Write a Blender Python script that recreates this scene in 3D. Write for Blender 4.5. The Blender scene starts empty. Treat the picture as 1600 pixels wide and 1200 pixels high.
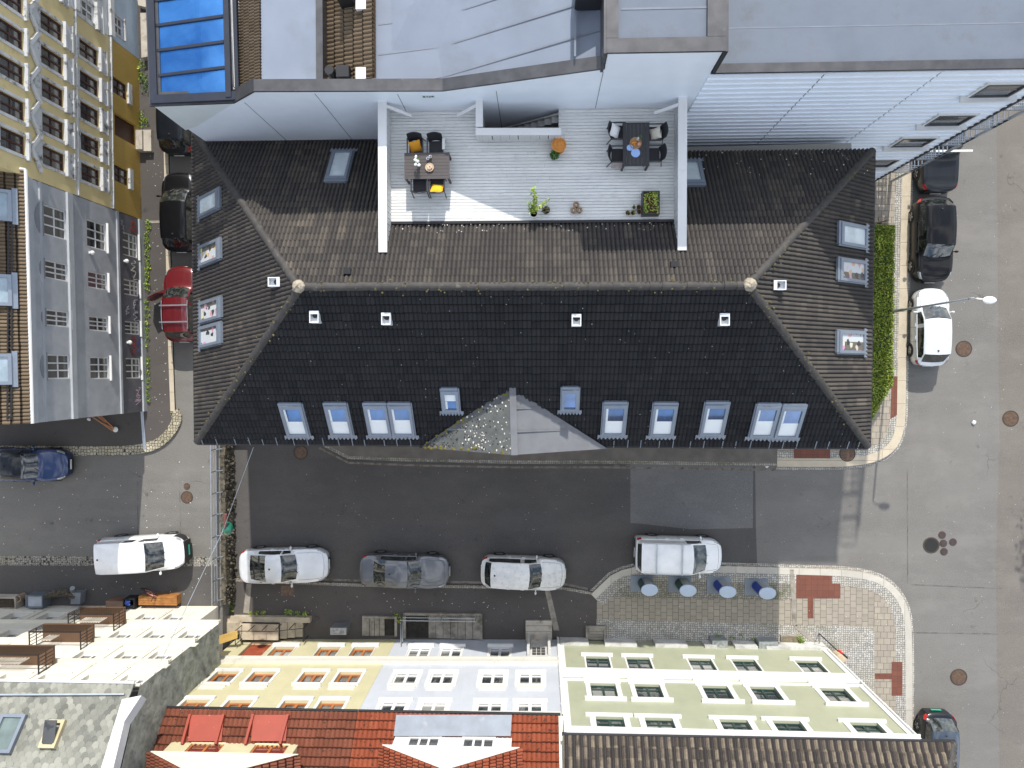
import bpy, bmesh, math, random
from mathutils import Vector, Matrix
random.seed(11)
R = random.Random(5)
S = bpy.context.scene
COL = S.collection
V = Vector
UPZ = V((0, 0, 1))

# ------------------------------------------------------------------ camera model
H = 38.0
F = 1109.0
_n = V((42, 23, -F)).normalized()
Q = _n.rotation_difference(V((0, 0, -1)))
CAM = V((0, 0, H))

def ray(px, py):
    return Q @ V((px - 800, 600 - py, -F))

def P(px, py, z=0.0):
    r = ray(px, py)
    return CAM + r * ((z - H) / r.z)

def onplane(px, py, p0, nn):
    r = ray(px, py)
    return CAM + r * ((p0 - CAM).dot(nn) / r.dot(nn))

cd = bpy.data.cameras.new('camera')
cam = bpy.data.objects.new('camera', cd)
COL.objects.link(cam)
cam.location = CAM
cam.rotation_mode = 'QUATERNION'
cam.rotation_quaternion = Q
cd.sensor_width = 36
cd.lens = 36 * F / 1600
cd.clip_end = 2000
S.camera = cam

# ------------------------------------------------------------------ light
EL, AZ = math.radians(35.5), math.radians(4.5)
sd = V((math.sin(AZ) * math.cos(EL), math.cos(AZ) * math.cos(EL), math.sin(EL)))
sl = bpy.data.lights.new('sun', 'SUN')
sl.energy = 4.0
sl.angle = math.radians(0.6)
sl.color = (1, .95, .87)
so = bpy.data.objects.new('sun', sl)
COL.objects.link(so)
so.rotation_mode = 'QUATERNION'
so.rotation_quaternion = sd.to_track_quat('Z', 'Y')
so.location = (0, 0, 60)
W = bpy.data.worlds.new('World')
S.world = W
W.use_nodes = True
nt = W.node_tree
bg = nt.nodes['Background']
sk = nt.nodes.new('ShaderNodeTexSky')
sk.sky_type = 'NISHITA'
sk.sun_disc = False
sk.sun_elevation = EL
sk.sun_rotation = AZ
tcw = nt.nodes.new('ShaderNodeTexCoord')
nw = nt.nodes.new('ShaderNodeTexNoise')
nw.inputs['Scale'].default_value = 4.6
nw.inputs['Detail'].default_value = 7
nw.inputs['Roughness'].default_value = .58
mpw = nt.nodes.new('ShaderNodeMapping'); mpw.inputs['Location'].default_value = (.35, .9, .1)
nt.links.new(tcw.outputs['Generated'], mpw.inputs['Vector']); nt.links.new(mpw.outputs[0], nw.inputs['Vector'])
rw = nt.nodes.new('ShaderNodeMapRange')
rw.inputs['From Min'].default_value = .43
rw.inputs['From Max'].default_value = .62
nt.links.new(nw.outputs['Fac'], rw.inputs['Value'])
mw = nt.nodes.new('ShaderNodeMixRGB')
mw.inputs['Color2'].default_value = (9, 9.3, 9.8, 1)
nt.links.new(rw.outputs[0], mw.inputs['Fac'])
nt.links.new(sk.outputs[0], mw.inputs['Color1'])
nt.links.new(mw.outputs[0], bg.inputs['Color'])
bg.inputs['Strength'].default_value = .145
S.view_settings.view_transform = 'Standard'
S.view_settings.look = 'None'
S.view_settings.exposure = 0.5
S.view_settings.gamma = 1

# ------------------------------------------------------------------ objects
def wm(o):
    m = o.matrix_parent_inverse @ o.matrix_basis
    return wm(o.parent) @ m if o.parent else o.matrix_basis.copy()

def tag(o, label=None, cat=None, group=None, kind=None):
    if label: o['label'] = label
    if cat: o['category'] = cat
    if group: o['group'] = group
    if kind: o['kind'] = kind
    return o

def thing(name, label, cat, loc=(0, 0, 0), rz=0.0, group=None):
    o = bpy.data.objects.new(name, None)
    o.empty_display_size = .3
    COL.objects.link(o)
    o.location = loc
    o.rotation_euler = (0, 0, rz)
    return tag(o, label, cat, group)

def dup(o, parent=None, mtx=None):
    c = o.copy()
    COL.objects.link(c)
    inv = o.matrix_parent_inverse.copy(); mb = o.matrix_basis.copy()
    if parent is not None: c.parent = parent
    c.matrix_parent_inverse = inv
    c.matrix_basis = mtx if mtx is not None else mb
    for ch in list(o.children):
        dup(ch, c)
    return c

class MB:
    def __init__(s):
        s.v = []; s.f = []; s.mi = []; s.uv = []; s.cur = 0; s.tid = None
    def add(s, vs, fs):
        o = len(s.v)
        s.v += [V(v) for v in vs]
        for f in fs:
            s.f.append([i + o for i in f]); s.mi.append(s.cur); s.uv.append(s.tid)
        return s
    def poly(s, *pts):
        return s.add(pts, [list(range(len(pts)))])
    def obox(s, o, a, b, c):
        o, a, b, c = V(o), V(a), V(b), V(c)
        if a.cross(b).dot(c) < 0: a, b = b, a
        vs = [o, o + a, o + a + b, o + b, o + c, o + a + c, o + a + b + c, o + b + c]
        return s.add(vs, [(0, 3, 2, 1), (4, 5, 6, 7), (0, 1, 5, 4), (1, 2, 6, 5), (2, 3, 7, 6), (3, 0, 4, 7)])
    def box(s, x0, x1, y0, y1, z0, z1):
        return s.obox((x0, y0, z0), (x1 - x0, 0, 0), (0, y1 - y0, 0), (0, 0, z1 - z0))
    def prism(s, pts, z0, z1):
        """vertical prism over xy polygon; z0,z1 numbers or per-point lists"""
        n = len(pts)
        z0 = z0 if isinstance(z0, (list, tuple)) else [z0] * n
        z1 = z1 if isinstance(z1, (list, tuple)) else [z1] * n
        ar = sum(pts[i][0] * pts[(i + 1) % n][1] - pts[(i + 1) % n][0] * pts[i][1] for i in range(n))
        if ar < 0:
            pts = pts[::-1]; z0 = z0[::-1]; z1 = z1[::-1]
        vs = [(p[0], p[1], z) for p, z in zip(pts, z0)] + [(p[0], p[1], z) for p, z in zip(pts, z1)]
        fs = [list(range(n - 1, -1, -1)), list(range(n, 2 * n))]
        fs += [(i, (i + 1) % n, n + (i + 1) % n, n + i) for i in range(n)]
        return s.add(vs, fs)
    def extr(s, pts, off):
        """planar polygon pts extruded by off"""
        n = len(pts); off = V(off); pts = [V(p) for p in pts]
        vs = pts + [p + off for p in pts]
        nn = V((0, 0, 0))
        for i in range(n): nn += (pts[i] - pts[0]).cross(pts[(i + 1) % n] - pts[0])
        fs = [list(range(n)), list(range(2 * n - 1, n - 1, -1))] + [((i + 1) % n, i, n + i, n + (i + 1) % n) for i in range(n)]
        if nn.dot(off) > 0: fs = [list(f)[::-1] for f in fs]
        return s.add(vs, fs)
    def tube(s, pts, r, n=8, cap=True):
        pts = [V(p) for p in pts]
        rs = r if isinstance(r, (list, tuple)) else [r] * len(pts)
        vs = []; k = len(pts)
        for i, p in enumerate(pts):
            d = (pts[min(i + 1, k - 1)] - pts[max(i - 1, 0)]).normalized()
            a = d.cross(UPZ if abs(d.z) < .95 else V((1, 0, 0))).normalized(); b = d.cross(a)
            for j in range(n):
                t = 2 * math.pi * j / n
                vs.append(p + (a * math.cos(t) + b * math.sin(t)) * rs[i])
        fs = [(i * n + j, i * n + (j + 1) % n, (i + 1) * n + (j + 1) % n, (i + 1) * n + j) for i in range(k - 1) for j in range(n)]
        if cap: fs += [list(range(n - 1, -1, -1)), list(range((k - 1) * n, k * n))]
        return s.add(vs, fs)
    def bar(s, a, b, w, h, up=UPZ):
        """rectangular bar from a to b, width w, height h, centred"""
        a, b = V(a), V(b); d = b - a
        x = d.cross(up)
        if x.length < 1e-5: x = d.cross(V((1, 0, 0)))
        x = x.normalized() * w; y = x.cross(d).normalized() * h
        return s.obox(a - x / 2 - y / 2, d, x, y)
    def lathe(s, c, prof, n=16, sx=1, sy=1):
        c = V(c); vs = []; k = len(prof)
        for r, z in prof:
            for j in range(n):
                t = 2 * math.pi * j / n
                vs.append(c + V((math.cos(t) * r * sx, math.sin(t) * r * sy, z)))
        fs = [(i * n + j, i * n + (j + 1) % n, (i + 1) * n + (j + 1) % n, (i + 1) * n + j) for i in range(k - 1) for j in range(n)]
        fs += [list(range(n - 1, -1, -1)), list(range((k - 1) * n, k * n))]
        return s.add(vs, fs)
    def blob(s, c, r, n=10, m=6, sz=1.0, jit=0.0):
        c = V(c); vs = []
        for i in range(m + 1):
            ph = math.pi * i / m
            for j in range(n):
                t = 2 * math.pi * j / n
                q = r * (1 + R.uniform(-jit, jit))
                vs.append(c + V((math.cos(t) * math.sin(ph) * q, math.sin(t) * math.sin(ph) * q, -math.cos(ph) * q * sz)))
        fs = [(i * n + j, i * n + (j + 1) % n, (i + 1) * n + (j + 1) % n, (i + 1) * n + j) for i in range(m) for j in range(n)]
        return s.add(vs, fs)
    def leaves(s, c, rad, n, size, rnd=R, sq=(1, 1, 1)):
        c = V(c)
        for _ in range(n):
            while True:
                p = V((rnd.uniform(-1, 1), rnd.uniform(-1, 1), rnd.uniform(-1, 1)))
                if p.length < 1: break
            p = V((p.x * sq[0], p.y * sq[1], p.z * sq[2])) * rad
            s.leaf(c + p, size * rnd.uniform(.6, 1.3), rnd)
        return s
    def leaf(s, p, sz, rnd=R):
        n = V((rnd.gauss(0, 1), rnd.gauss(0, 1), rnd.gauss(.8, .9))).normalized()
        a = n.orthogonal().normalized(); a.rotate(Matrix.Rotation(rnd.uniform(0, 6.28), 3, n)); b = n.cross(a)
        s.tid = (rnd.random(), rnd.random())
        s.add([p - a * sz * .5, p + b * sz * .28, p + a * sz * .5, p - b * sz * .28], [(0, 1, 2, 3)])
        s.tid = None
    def build(s, name, mat, parent=None, smooth=False, local=False, merge=False, auto=None):
        mats = mat if isinstance(mat, (list, tuple)) else [mat]
        if local:
            c = V((0, 0, 0))
        else:
            xs = [v.x for v in s.v]; ys = [v.y for v in s.v]; zs = [v.z for v in s.v]
            c = V(((min(xs) + max(xs)) / 2, (min(ys) + max(ys)) / 2, min(zs)))
        me = bpy.data.meshes.new(name)
        me.from_pydata([v - c for v in s.v], [], s.f)
        for m in mats: me.materials.append(m)
        if len(mats) > 1: me.polygons.foreach_set('material_index', s.mi)
        if any(u is not None for u in s.uv):
            l = me.uv_layers.new(name='tile_uv')
            for p, u in zip(me.polygons, s.uv):
                u = u or (0, 0)
                for li in p.loop_indices: l.data[li].uv = u
        if smooth: me.polygons.foreach_set('use_smooth', [True] * len(me.polygons))
        me.update()
        if merge:
            b = bmesh.new(); b.from_mesh(me); bmesh.ops.remove_doubles(b, verts=b.verts, dist=1e-4); b.to_mesh(me); b.free()
        if auto is not None:
            me.set_sharp_from_angle(angle=math.radians(auto))
        o = bpy.data.objects.new(name, me)
        COL.objects.link(o)
        if parent is not None:
            o.parent = parent
            if not local:
                o.matrix_parent_inverse = wm(parent).inverted()
        o.location = c
        return o

# ------------------------------------------------------------------ materials
def nodes(name):
    m = bpy.data.materials.new(name); m.use_nodes = True
    t = m.node_tree
    return m, t, t.nodes['Principled BSDF']

def lnk(t, a, b): t.links.new(a, b)

def nd(t, kind, **kw):
    n = t.nodes.new('ShaderNode' + kind)
    for k, v in kw.items():
        if k in n.inputs: n.inputs[k].default_value = v
        else: setattr(n, k, v)
    return n

def pos(t, scale=(1, 1, 1), rot=(0, 0, 0), obj=False):
    if obj:
        g = nd(t, 'TexCoord').outputs['Object']
    else:
        g = nd(t, 'NewGeometry').outputs['Position']
    mp = nd(t, 'Mapping'); mp.inputs['Scale'].default_value = scale; mp.inputs['Rotation'].default_value = rot
    lnk(t, g, mp.inputs['Vector'])
    return mp.outputs[0]

def math_(t, op, a, b=None, c=None):
    n = nd(t, 'Math', operation=op)
    for i, x in enumerate((a, b, c)):
        if x is None: continue
        if isinstance(x, (int, float)): n.inputs[i].default_value = x
        else: lnk(t, x, n.inputs[i])
    return n.outputs[0]

def mix(t, fac, a, b, mode='MIX'):
    n = nd(t, 'MixRGB', blend_type=mode)
    for i, x in zip(('Fac', 'Color1', 'Color2'), (fac, a, b)):
        if isinstance(x, (int, float)): n.inputs[i].default_value = x
        elif isinstance(x, tuple): n.inputs[i].default_value = (*x[:3], 1)
        else: lnk(t, x, n.inputs[i])
    return n.outputs[0]

def noise(t, vec, scale, detail=4, rough=.55):
    n = nd(t, 'TexNoise'); n.inputs['Scale'].default_value = scale; n.inputs['Detail'].default_value = detail
    n.inputs['Roughness'].default_value = rough
    lnk(t, vec, n.inputs['Vector'])
    return n.outputs['Fac']

def ramp(t, fac, a, b):
    n = nd(t, 'MapRange'); n.inputs['From Min'].default_value = a; n.inputs['From Max'].default_value = b
    lnk(t, fac, n.inputs['Value'])
    return n.outputs[0]

def bump(t, p, h, strength=.3, dist=.02):
    b = nd(t, 'Bump'); b.inputs['Strength'].default_value = strength; b.inputs['Distance'].default_value = dist
    lnk(t, h, b.inputs['Height']); lnk(t, b.outputs[0], p.inputs['Normal'])

def sc(c, k): return tuple(min(1, x * k) for x in c)

MC = {}
def mat(name, col, rough=.7, metal=0.0, var=.12, scale=1.5, bmp=0.0, bscale=30, coat=0.0, spec=.5, dirt=None, dirt_at=(.58, .72), dscale=1.2):
    if name in MC: return MC[name]
    m, t, p = nodes(name)
    v = pos(t)
    f = noise(t, v, scale, 5)
    c = mix(t, ramp(t, f, .3, .7), sc(col, 1 - var), sc(col, 1 + var))
    if dirt:
        d = ramp(t, noise(t, v, dscale, 8, .65), *dirt_at)
        c = mix(t, d, c, dirt)
    lnk(t, c, p.inputs['Base Color'])
    p.inputs['Roughness'].default_value = rough
    p.inputs['Metallic'].default_value = metal
    p.inputs['Coat Weight'].default_value = coat
    p.inputs['Coat Roughness'].default_value = .03
    p.inputs['Specular IOR Level'].default_value = spec
    if bmp: bump(t, p, noise(t, v, bscale, 3), bmp, .01)
    MC[name] = m
    return m

def asphalt(name, col, grain=.35, stain=.28):
    m, t, p = nodes(name); v = pos(t)
    big = ramp(t, noise(t, v, .13, 6, .6), .3, .72)
    mid = ramp(t, noise(t, v, .9, 6, .65), .25, .75)
    c = mix(t, big, sc(col, 1 - stain * .7), sc(col, 1 + stain * .5))
    c = mix(t, math_(t, 'MULTIPLY', mid, .55), c, sc(col, 1 - stain))
    g = noise(t, v, 26, 3, .8)
    c = mix(t, math_(t, 'MULTIPLY', ramp(t, g, .5, .66), grain * 1.8), c, sc(col, 1.75))
    c = mix(t, math_(t, 'MULTIPLY', ramp(t, g, .48, .34), grain * 1.6), c, sc(col, .5))
    # tyre-worn streaks, oil drips
    w = ramp(t, noise(t, pos(t, (.05, .8, 1)), 1.0, 5, .6), .42, .72)
    c = mix(t, math_(t, 'MULTIPLY', w, .3), c, sc(col, 1.3))
    pt_ = ramp(t, noise(t, pos(t, (.5, 1, 1), (0, 0, .3)), .55, 7, .7), .5, .62)
    c = mix(t, math_(t, 'MULTIPLY', pt_, .28), c, sc(col, 1.45))
    o = ramp(t, noise(t, v, 1.6, 4, .6), .66, .74)
    c = mix(t, math_(t, 'MULTIPLY', o, .6), c, sc(col, .4))
    vo = nd(t, 'TexVoronoi', feature='DISTANCE_TO_EDGE'); vo.inputs['Scale'].default_value = .2
    nz = nd(t, 'TexNoise'); nz.inputs['Scale'].default_value = 1.3; nz.inputs['Detail'].default_value = 5
    lnk(t, v, nz.inputs['Vector'])
    av = nd(t, 'VectorMath', operation='ADD'); lnk(t, v, av.inputs[0]); lnk(t, nz.outputs['Color'], av.inputs[1])
    lnk(t, av.outputs[0], vo.inputs['Vector'])
    cr = ramp(t, vo.outputs['Distance'], .0045, .0015)
    cr = math_(t, 'MULTIPLY', cr, ramp(t, noise(t, v, .23, 2), .57, .65))
    c = mix(t, math_(t, 'MULTIPLY', cr, .6), c, sc(col, .35))
    lnk(t, c, p.inputs['Base Color'])
    p.inputs['Roughness'].default_value = .88
    bump(t, p, g, .35, .01)
    return m

def cobble(name, cols, scale=8.5, gap=(.03, .028, .022), stretch=(1, 1, 1), rot=0.0, moss=None, gapw=.09):
    m, t, p = nodes(name); v = pos(t, stretch, (0, 0, rot))
    a = nd(t, 'TexVoronoi'); a.inputs['Scale'].default_value = scale; a.inputs['Randomness'].default_value = .45
    e = nd(t, 'TexVoronoi', feature='DISTANCE_TO_EDGE'); e.inputs['Scale'].default_value = scale; e.inputs['Randomness'].default_value = .45
    lnk(t, v, a.inputs['Vector']); lnk(t, v, e.inputs['Vector'])
    h = nd(t, 'SeparateColor'); lnk(t, a.outputs['Color'], h.inputs[0])
    c = mix(t, h.outputs[0], cols[0], cols[1])
    c = mix(t, ramp(t, noise(t, v, .7, 5), .4, .7), c, mix(t, .5, c, cols[2]))
    if moss: c = mix(t, math_(t, 'MULTIPLY', ramp(t, noise(t, v, .5, 6, .7), .52, .68), .7), c, moss)
    ed = ramp(t, e.outputs['Distance'], gapw * .4, gapw)
    c = mix(t, ed, gap, c)
    lnk(t, c, p.inputs['Base Color']); p.inputs['Roughness'].default_value = .85
    bump(t, p, ed, .6, .02)
    return m

def paver(name, c1, c2, w=.34, hgt=.34, rot=0.0, off=.5, gap=(.06, .055, .045), mort=.012):
    m, t, p = nodes(name); v = pos(t, (1, 1, 1), (0, 0, rot))
    b = nd(t, 'TexBrick', offset=off); lnk(t, v, b.inputs['Vector'])
    b.inputs['Scale'].default_value = 1; b.inputs['Brick Width'].default_value = w; b.inputs['Row Height'].default_value = hgt
    b.inputs['Mortar Size'].default_value = mort; b.inputs['Mortar Smooth'].default_value = .3
    b.inputs['Color1'].default_value = (*c1, 1); b.inputs['Color2'].default_value = (*c2, 1); b.inputs['Mortar'].default_value = (*gap, 1)
    c = mix(t, math_(t, 'MULTIPLY', ramp(t, noise(t, v, 2.2, 7, .7), .4, .75), .5), b.outputs['Color'], sc(c1, .6))
    c = mix(t, math_(t, 'MULTIPLY', ramp(t, noise(t, v, 45, 2, .7), .5, .7), .35), c, sc(c2, 1.5))
    lnk(t, c, p.inputs['Base Color']); p.inputs['Roughness'].default_value = .85
    bump(t, p, b.outputs['Fac'], -.5, .01)
    return m

def clap(name, col, pitch=.13, stain=(.35, .33, .28), amt=.5, vert=None, rough=.6):
    """painted boards: horizontal (by z) or vertical (by the axis in vert)"""
    m, t, p = nodes(name)
    g = nd(t, 'NewGeometry').outputs['Position']
    s = nd(t, 'SeparateXYZ'); lnk(t, g, s.inputs[0])
    ax = s.outputs['Z'] if vert is None else s.outputs[vert]
    fr = math_(t, 'FRACT', math_(t, 'DIVIDE', ax, pitch))
    ln = ramp(t, fr, .1, .0)
    v = pos(t)
    c = mix(t, ramp(t, noise(t, v, 1.1, 5), .3, .7), sc(col, .93), sc(col, 1.05))
    st = ramp(t, noise(t, pos(t, (2.2, 2.2, .3)), 1.6, 8, .7), .48, .78)
    c = mix(t, math_(t, 'MULTIPLY', st, amt), c, stain)
    c = mix(t, math_(t, 'MULTIPLY', ln, .35), c, sc(col, .45))
    lnk(t, c, p.inputs['Base Color']); p.inputs['Roughness'].default_value = rough
    bump(t, p, fr, .5, .02)
    return m

def tilemat(name, c1, c2, moss=None, spots=.0, rough=.75, streak=None):
    m, t, p = nodes(name)
    uv = nd(t, 'UVMap', uv_map='tile_uv').outputs[0]
    wn = nd(t, 'TexWhiteNoise'); lnk(t, uv, wn.inputs['Vector'])
    v = pos(t)
    c = mix(t, wn.outputs['Value'], c1, c2)
    c = mix(t, math_(t, 'MULTIPLY', ramp(t, noise(t, v, .5, 6, .6), .4, .7), .35), c, sc(c2, 1.2))
    if streak:
        w2 = nd(t, 'TexWhiteNoise'); su = nd(t, 'SeparateXYZ'); lnk(t, uv, su.inputs[0])
        cb = nd(t, 'CombineXYZ'); lnk(t, su.outputs[0], cb.inputs[0]); lnk(t, cb.outputs[0], w2.inputs['Vector'])
        k = math_(t, 'MULTIPLY', ramp(t, w2.outputs['Value'], .2, .9), ramp(t, noise(t, v, .45, 4), .3, .7))
        c = mix(t, math_(t, 'MULTIPLY', k, ramp(t, wn.outputs['Value'], .05, .95)), c, streak)
    f = ramp(t, noise(t, v, 22, 4, .7), .55, .75)
    c = mix(t, math_(t, 'MULTIPLY', f, .35), c, sc(c1, 2.2))
    s2 = nd(t, 'SeparateXYZ'); lnk(t, uv, s2.inputs[0])
    c = mix(t, math_(t, 'GREATER_THAN', math_(t, 'FRACT', s2.outputs[1]), .6), c, sc(c1, .35))
    if moss:
        ms = ramp(t, noise(t, v, 7.5, 6, .72), .64 - spots, .68 - spots)
        c = mix(t, ms, c, moss)
    lnk(t, c, p.inputs['Base Color']); p.inputs['Roughness'].default_value = rough
    p.inputs['Specular IOR Level'].default_value = .18
    bump(t, p, noise(t, v, 60, 3), .25, .006)
    return m

def stripemat(name, dark, light):
    m, t, p = nodes(name); uv = nd(t, 'UVMap', uv_map='tile_uv').outputs[0]
    su = nd(t, 'SeparateXYZ'); lnk(t, uv, su.inputs[0]); par = math_(t, 'GREATER_THAN', math_(t, 'FRACT', math_(t, 'MULTIPLY', su.outputs[0], .5)), .5)
    wn = nd(t, 'TexWhiteNoise'); lnk(t, uv, wn.inputs['Vector'])
    k = math_(t, 'MULTIPLY', par, ramp(t, wn.outputs['Value'], -.1, .8))
    v = pos(t); k = math_(t, 'MULTIPLY', k, ramp(t, noise(t, v, 3, 5, .7), .2, .55))
    c = mix(t, k, mix(t, wn.outputs['Value'], sc(dark, .8), sc(dark, 1.3)), light)
    lnk(t, c, p.inputs['Base Color']); p.inputs['Roughness'].default_value = .75; p.inputs['Specular IOR Level'].default_value = .2
    return m

def leafmat(name, c1, c2, c3=None):
    m, t, p = nodes(name)
    wn = nd(t, 'TexWhiteNoise'); lnk(t, nd(t, 'UVMap', uv_map='tile_uv').outputs[0], wn.inputs['Vector'])
    c = mix(t, wn.outputs['Value'], c1, c2)
    if c3: c = mix(t, ramp(t, wn.outputs['Value'], .9, .93), c, c3)
    lnk(t, c, p.inputs['Base Color']); p.inputs['Roughness'].default_value = .55
    p.inputs['Subsurface Weight'].default_value = 0
    return m

def glassmat(name, c1=(.02, .025, .03), c2=(.3, .3, .28), lo=.5, metal=.35, tint=(.35, .45, .6)):
    """window pane: dark room, sometimes a pale curtain, with a mirror-like coat"""
    m, t, p = nodes(name)
    oi = nd(t, 'ObjectInfo').outputs['Random']
    v = pos(t)
    tc = nd(t, 'TexCoord').outputs['Object']
    s = nd(t, 'SeparateXYZ'); lnk(t, tc, s.inputs[0])
    cut = math_(t, 'GREATER_THAN', s.outputs['Y'], math_(t, 'MULTIPLY_ADD', oi, 1.6, .15))
    nz = ramp(t, noise(t, pos(t, (1, 1, .3)), 2.5, 3), .5 if lo else .6, .56)
    f = math_(t, 'MAXIMUM', math_(t, 'MULTIPLY', cut, .8), math_(t, 'MULTIPLY', nz, .35))
    c = mix(t, f, c1, c2)
    lnk(t, c, p.inputs['Base Color']); p.inputs['Roughness'].default_value = .25
    p.inputs['Coat Weight'].default_value = 1; p.inputs['Coat Roughness'].default_value = .02; p.inputs['Coat IOR'].default_value = 1.55
    return m
# ------------------------------------------------------------------ palette
ROAD = asphalt('asphalt_road', (.158, .151, .14))
ROAD_D = asphalt('asphalt_street', (.08, .075, .072), stain=.4)
ROAD_P = asphalt('asphalt_patch', (.135, .132, .13), stain=.15)
WALK = asphalt('asphalt_pavement', (.075, .067, .062), grain=.22)
COB = cobble('cobble', ((.2, .19, .17), (.36, .34, .3), (.3, .27, .2)), 8.5, moss=(.09, .1, .03))
COB_L = cobble('cobble_pale', ((.3, .29, .27), (.5, .48, .44), (.4, .37, .3)), 8.5, moss=(.2, .2, .14))
COB_B = cobble('cobble_band', ((.3, .27, .2), (.5, .46, .36), (.42, .36, .24)), 6.2, moss=(.2, .18, .1), gapw=.11)
PAV = paver('paver', (.33, .29, .235), (.27, .24, .195), .36, .31, math.radians(90))
PAV2 = paver('paver_row', (.345, .305, .245), (.285, .25, .205), .34, .33)
KERB = paver('granite_kerb', (.5, .47, .41), (.42, .395, .35), 1.1, 9.0, 0, gap=(.15, .14, .12))
KERB_V = paver('granite_kerb_run', (.52, .45, .34), (.45, .39, .3), 1.2, 9.0, math.radians(90), gap=(.15, .13, .1))
STONE = mat('old_stone', (.26, .235, .2), .85, var=.25, scale=3, bmp=.4, bscale=14, dirt=(.08, .075, .05), dirt_at=(.5, .7))
RED = paver('red_slab', (.17, .06, .038), (.135, .048, .032), .3, .3, 0, 0, gap=(.1, .04, .03))
CONC = mat('concrete', (.42, .38, .32), .85, var=.15, bmp=.3, dirt=(.16, .13, .08), dirt_at=(.52, .72), dscale=2)
MOSSW = mat('mossy_wall', (.1, .085, .06), .9, var=.5, scale=5, bmp=.9, bscale=8, dirt=(.03, .028, .022), dirt_at=(.45, .6), dscale=4)
IRON = mat('rust_iron', (.12, .075, .05), .6, .3, var=.3, scale=8, bmp=.5, bscale=60)
BLACK = mat('black_metal', (.02, .02, .022), .45, .2)
STEEL = mat('galvanised', (.42, .45, .48), .35, .75, var=.15)
ALU = mat('grey_alu', (.2, .23, .27), .4, .5, var=.1)
WHITE = mat('white_paint', (.64, .64, .63), .45, var=.04, dirt=(.5, .49, .46), dirt_at=(.66, .85))
CREAMW = mat('cream_render', (.6, .57, .48), .7, var=.05, dirt=(.42, .38, .3), dirt_at=(.62, .85), dscale=1.5)
DARKFL = mat('dark_flashing', (.085, .085, .09), .42, .55, var=.22, scale=2, dirt=(.2, .2, .2), dirt_at=(.66, .8))
TILE = tilemat('weathered_sunlit_tile', (.042, .039, .038), (.055, .05, .047), streak=(.135, .115, .093))  # tan streaks for weathering and sun on the rolls; base lightened for sunlit slopes
TILE_N = tilemat('shaded_slope_tile', (.014, .0145, .0165), (.026, .026, .0275))  # same tiles, base darkened to paint in the shade on the street slope
RIDGE = mat('ridge_tile', (.042, .0385, .036), .75, var=.25, scale=4, bmp=.3, dirt=(.16, .14, .11), dirt_at=(.6, .75), dscale=3)
TILE_BR = tilemat('brown_tile', (.1, .074, .047), (.16, .12, .08), moss=(.05, .045, .03), spots=.0)
TILE_RED = tilemat('red_tile', (.17, .042, .02), (.24, .063, .03), moss=(.03, .022, .018), spots=.06)
TILE_RBR = tilemat('red_brown_tile', (.11, .036, .021), (.165, .055, .032), moss=(.035, .026, .02), spots=.05)
TILE_ST = stripemat('striped_tile', (.035, .03, .029), (.2, .165, .12))
SLATE = tilemat('scale_slate', (.085, .088, .078), (.27, .27, .235), moss=(.07, .068, .05), spots=-.03)
GLASS = glassmat('window_glass')
GLASS_D = glassmat('dark_glass', (.01, .012, .014), (.1, .1, .095), 0)
HEDGE = leafmat('hedge_leaf', (.085, .145, .01), (.27, .35, .03), (.3, .24, .06))
WEED = leafmat('weed_leaf', (.1, .2, .02), (.22, .33, .04), (.5, .45, .03))
LEAF = leafmat('plant_leaf', (.04, .12, .02), (.11, .22, .05))

# ------------------------------------------------------------------ ground
def xy(p): return (p.x, p.y)
def pp(pts, z=0.0): return [P(a, b, z) for a, b in pts]
def struct(o): o['kind'] = 'structure'; return o

g = MB(); g.poly((-260, -260, 0), (260, -260, 0), (260, 260, 0), (-260, 260, 0))
struct(g.build('ground', ROAD))
ZL = 1.0
# the side street between the houses
g = MB(); g.poly(*[V((p.x, p.y, .004)) for p in pp([(350, 600), (1180, 600), (1180, 740), (1181, 826), (1184, 905), (1184, 1100), (350, 1100)])])
struct(g.build('street', ROAD_D))
g = MB(); g.poly(*[V((p.x, p.y, .008)) for p in pp([(985, 724), (1177, 726), (1176, 825), (1080, 827), (1000, 818), (985, 817)])])
struct(g.build('road_patch', ROAD_P))
g = MB(); g.poly(*[V((p.x, p.y, .004)) for p in pp([(1553, -200), (1900, -200), (1900, 1400), (1566, 1400), (1556, 900), (1562, 700)])])
struct(g.build('road_edge', asphalt('asphalt_worn', (.15, .135, .118))))
# raised left street behind the retaining wall
XW = -16.62
g = MB(); g.prism([(-260, 260), (-13.7, 260), (-13.7, -3.0), (XW - .24, -3.0), (XW - .24, -70), (-260, -70)], -.5, ZL)
struct(g.build('upper_street', ROAD))
g = MB(); g.poly(*[V((p.x, p.y, ZL + .004)) for p in pp([(-400, 868), (340, 870), (341, 1100), (-400, 1100)], ZL)])
struct(g.build('forecourt', ROAD_D))
g = MB(); g.poly(*[V((p.x, p.y, ZL + .008)) for p in pp([(-400, 867), (342, 870), (342, 885), (-400, 881)], ZL)])
struct(g.build('cobble_strip', COB))

def offset(path, w):
    """offset an open xy polyline by w to its left"""
    out = []
    for i, p in enumerate(path):
        a = path[max(i - 1, 0)]; b = path[min(i + 1, len(path) - 1)]
        d = V((b[0] - a[0], b[1] - a[1])).normalized()
        out.append((p[0] - d.y * w, p[1] + d.x * w))
    return out

def smooth(path, n=3):
    for _ in range(n):
        q = [path[0]]
        for a, b in zip(path, path[1:]):
            q += [(a[0] * .75 + b[0] * .25, a[1] * .75 + b[1] * .25), (a[0] * .25 + b[0] * .75, a[1] * .25 + b[1] * .75)]
        path = q + [path[-1]]
    return path

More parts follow.
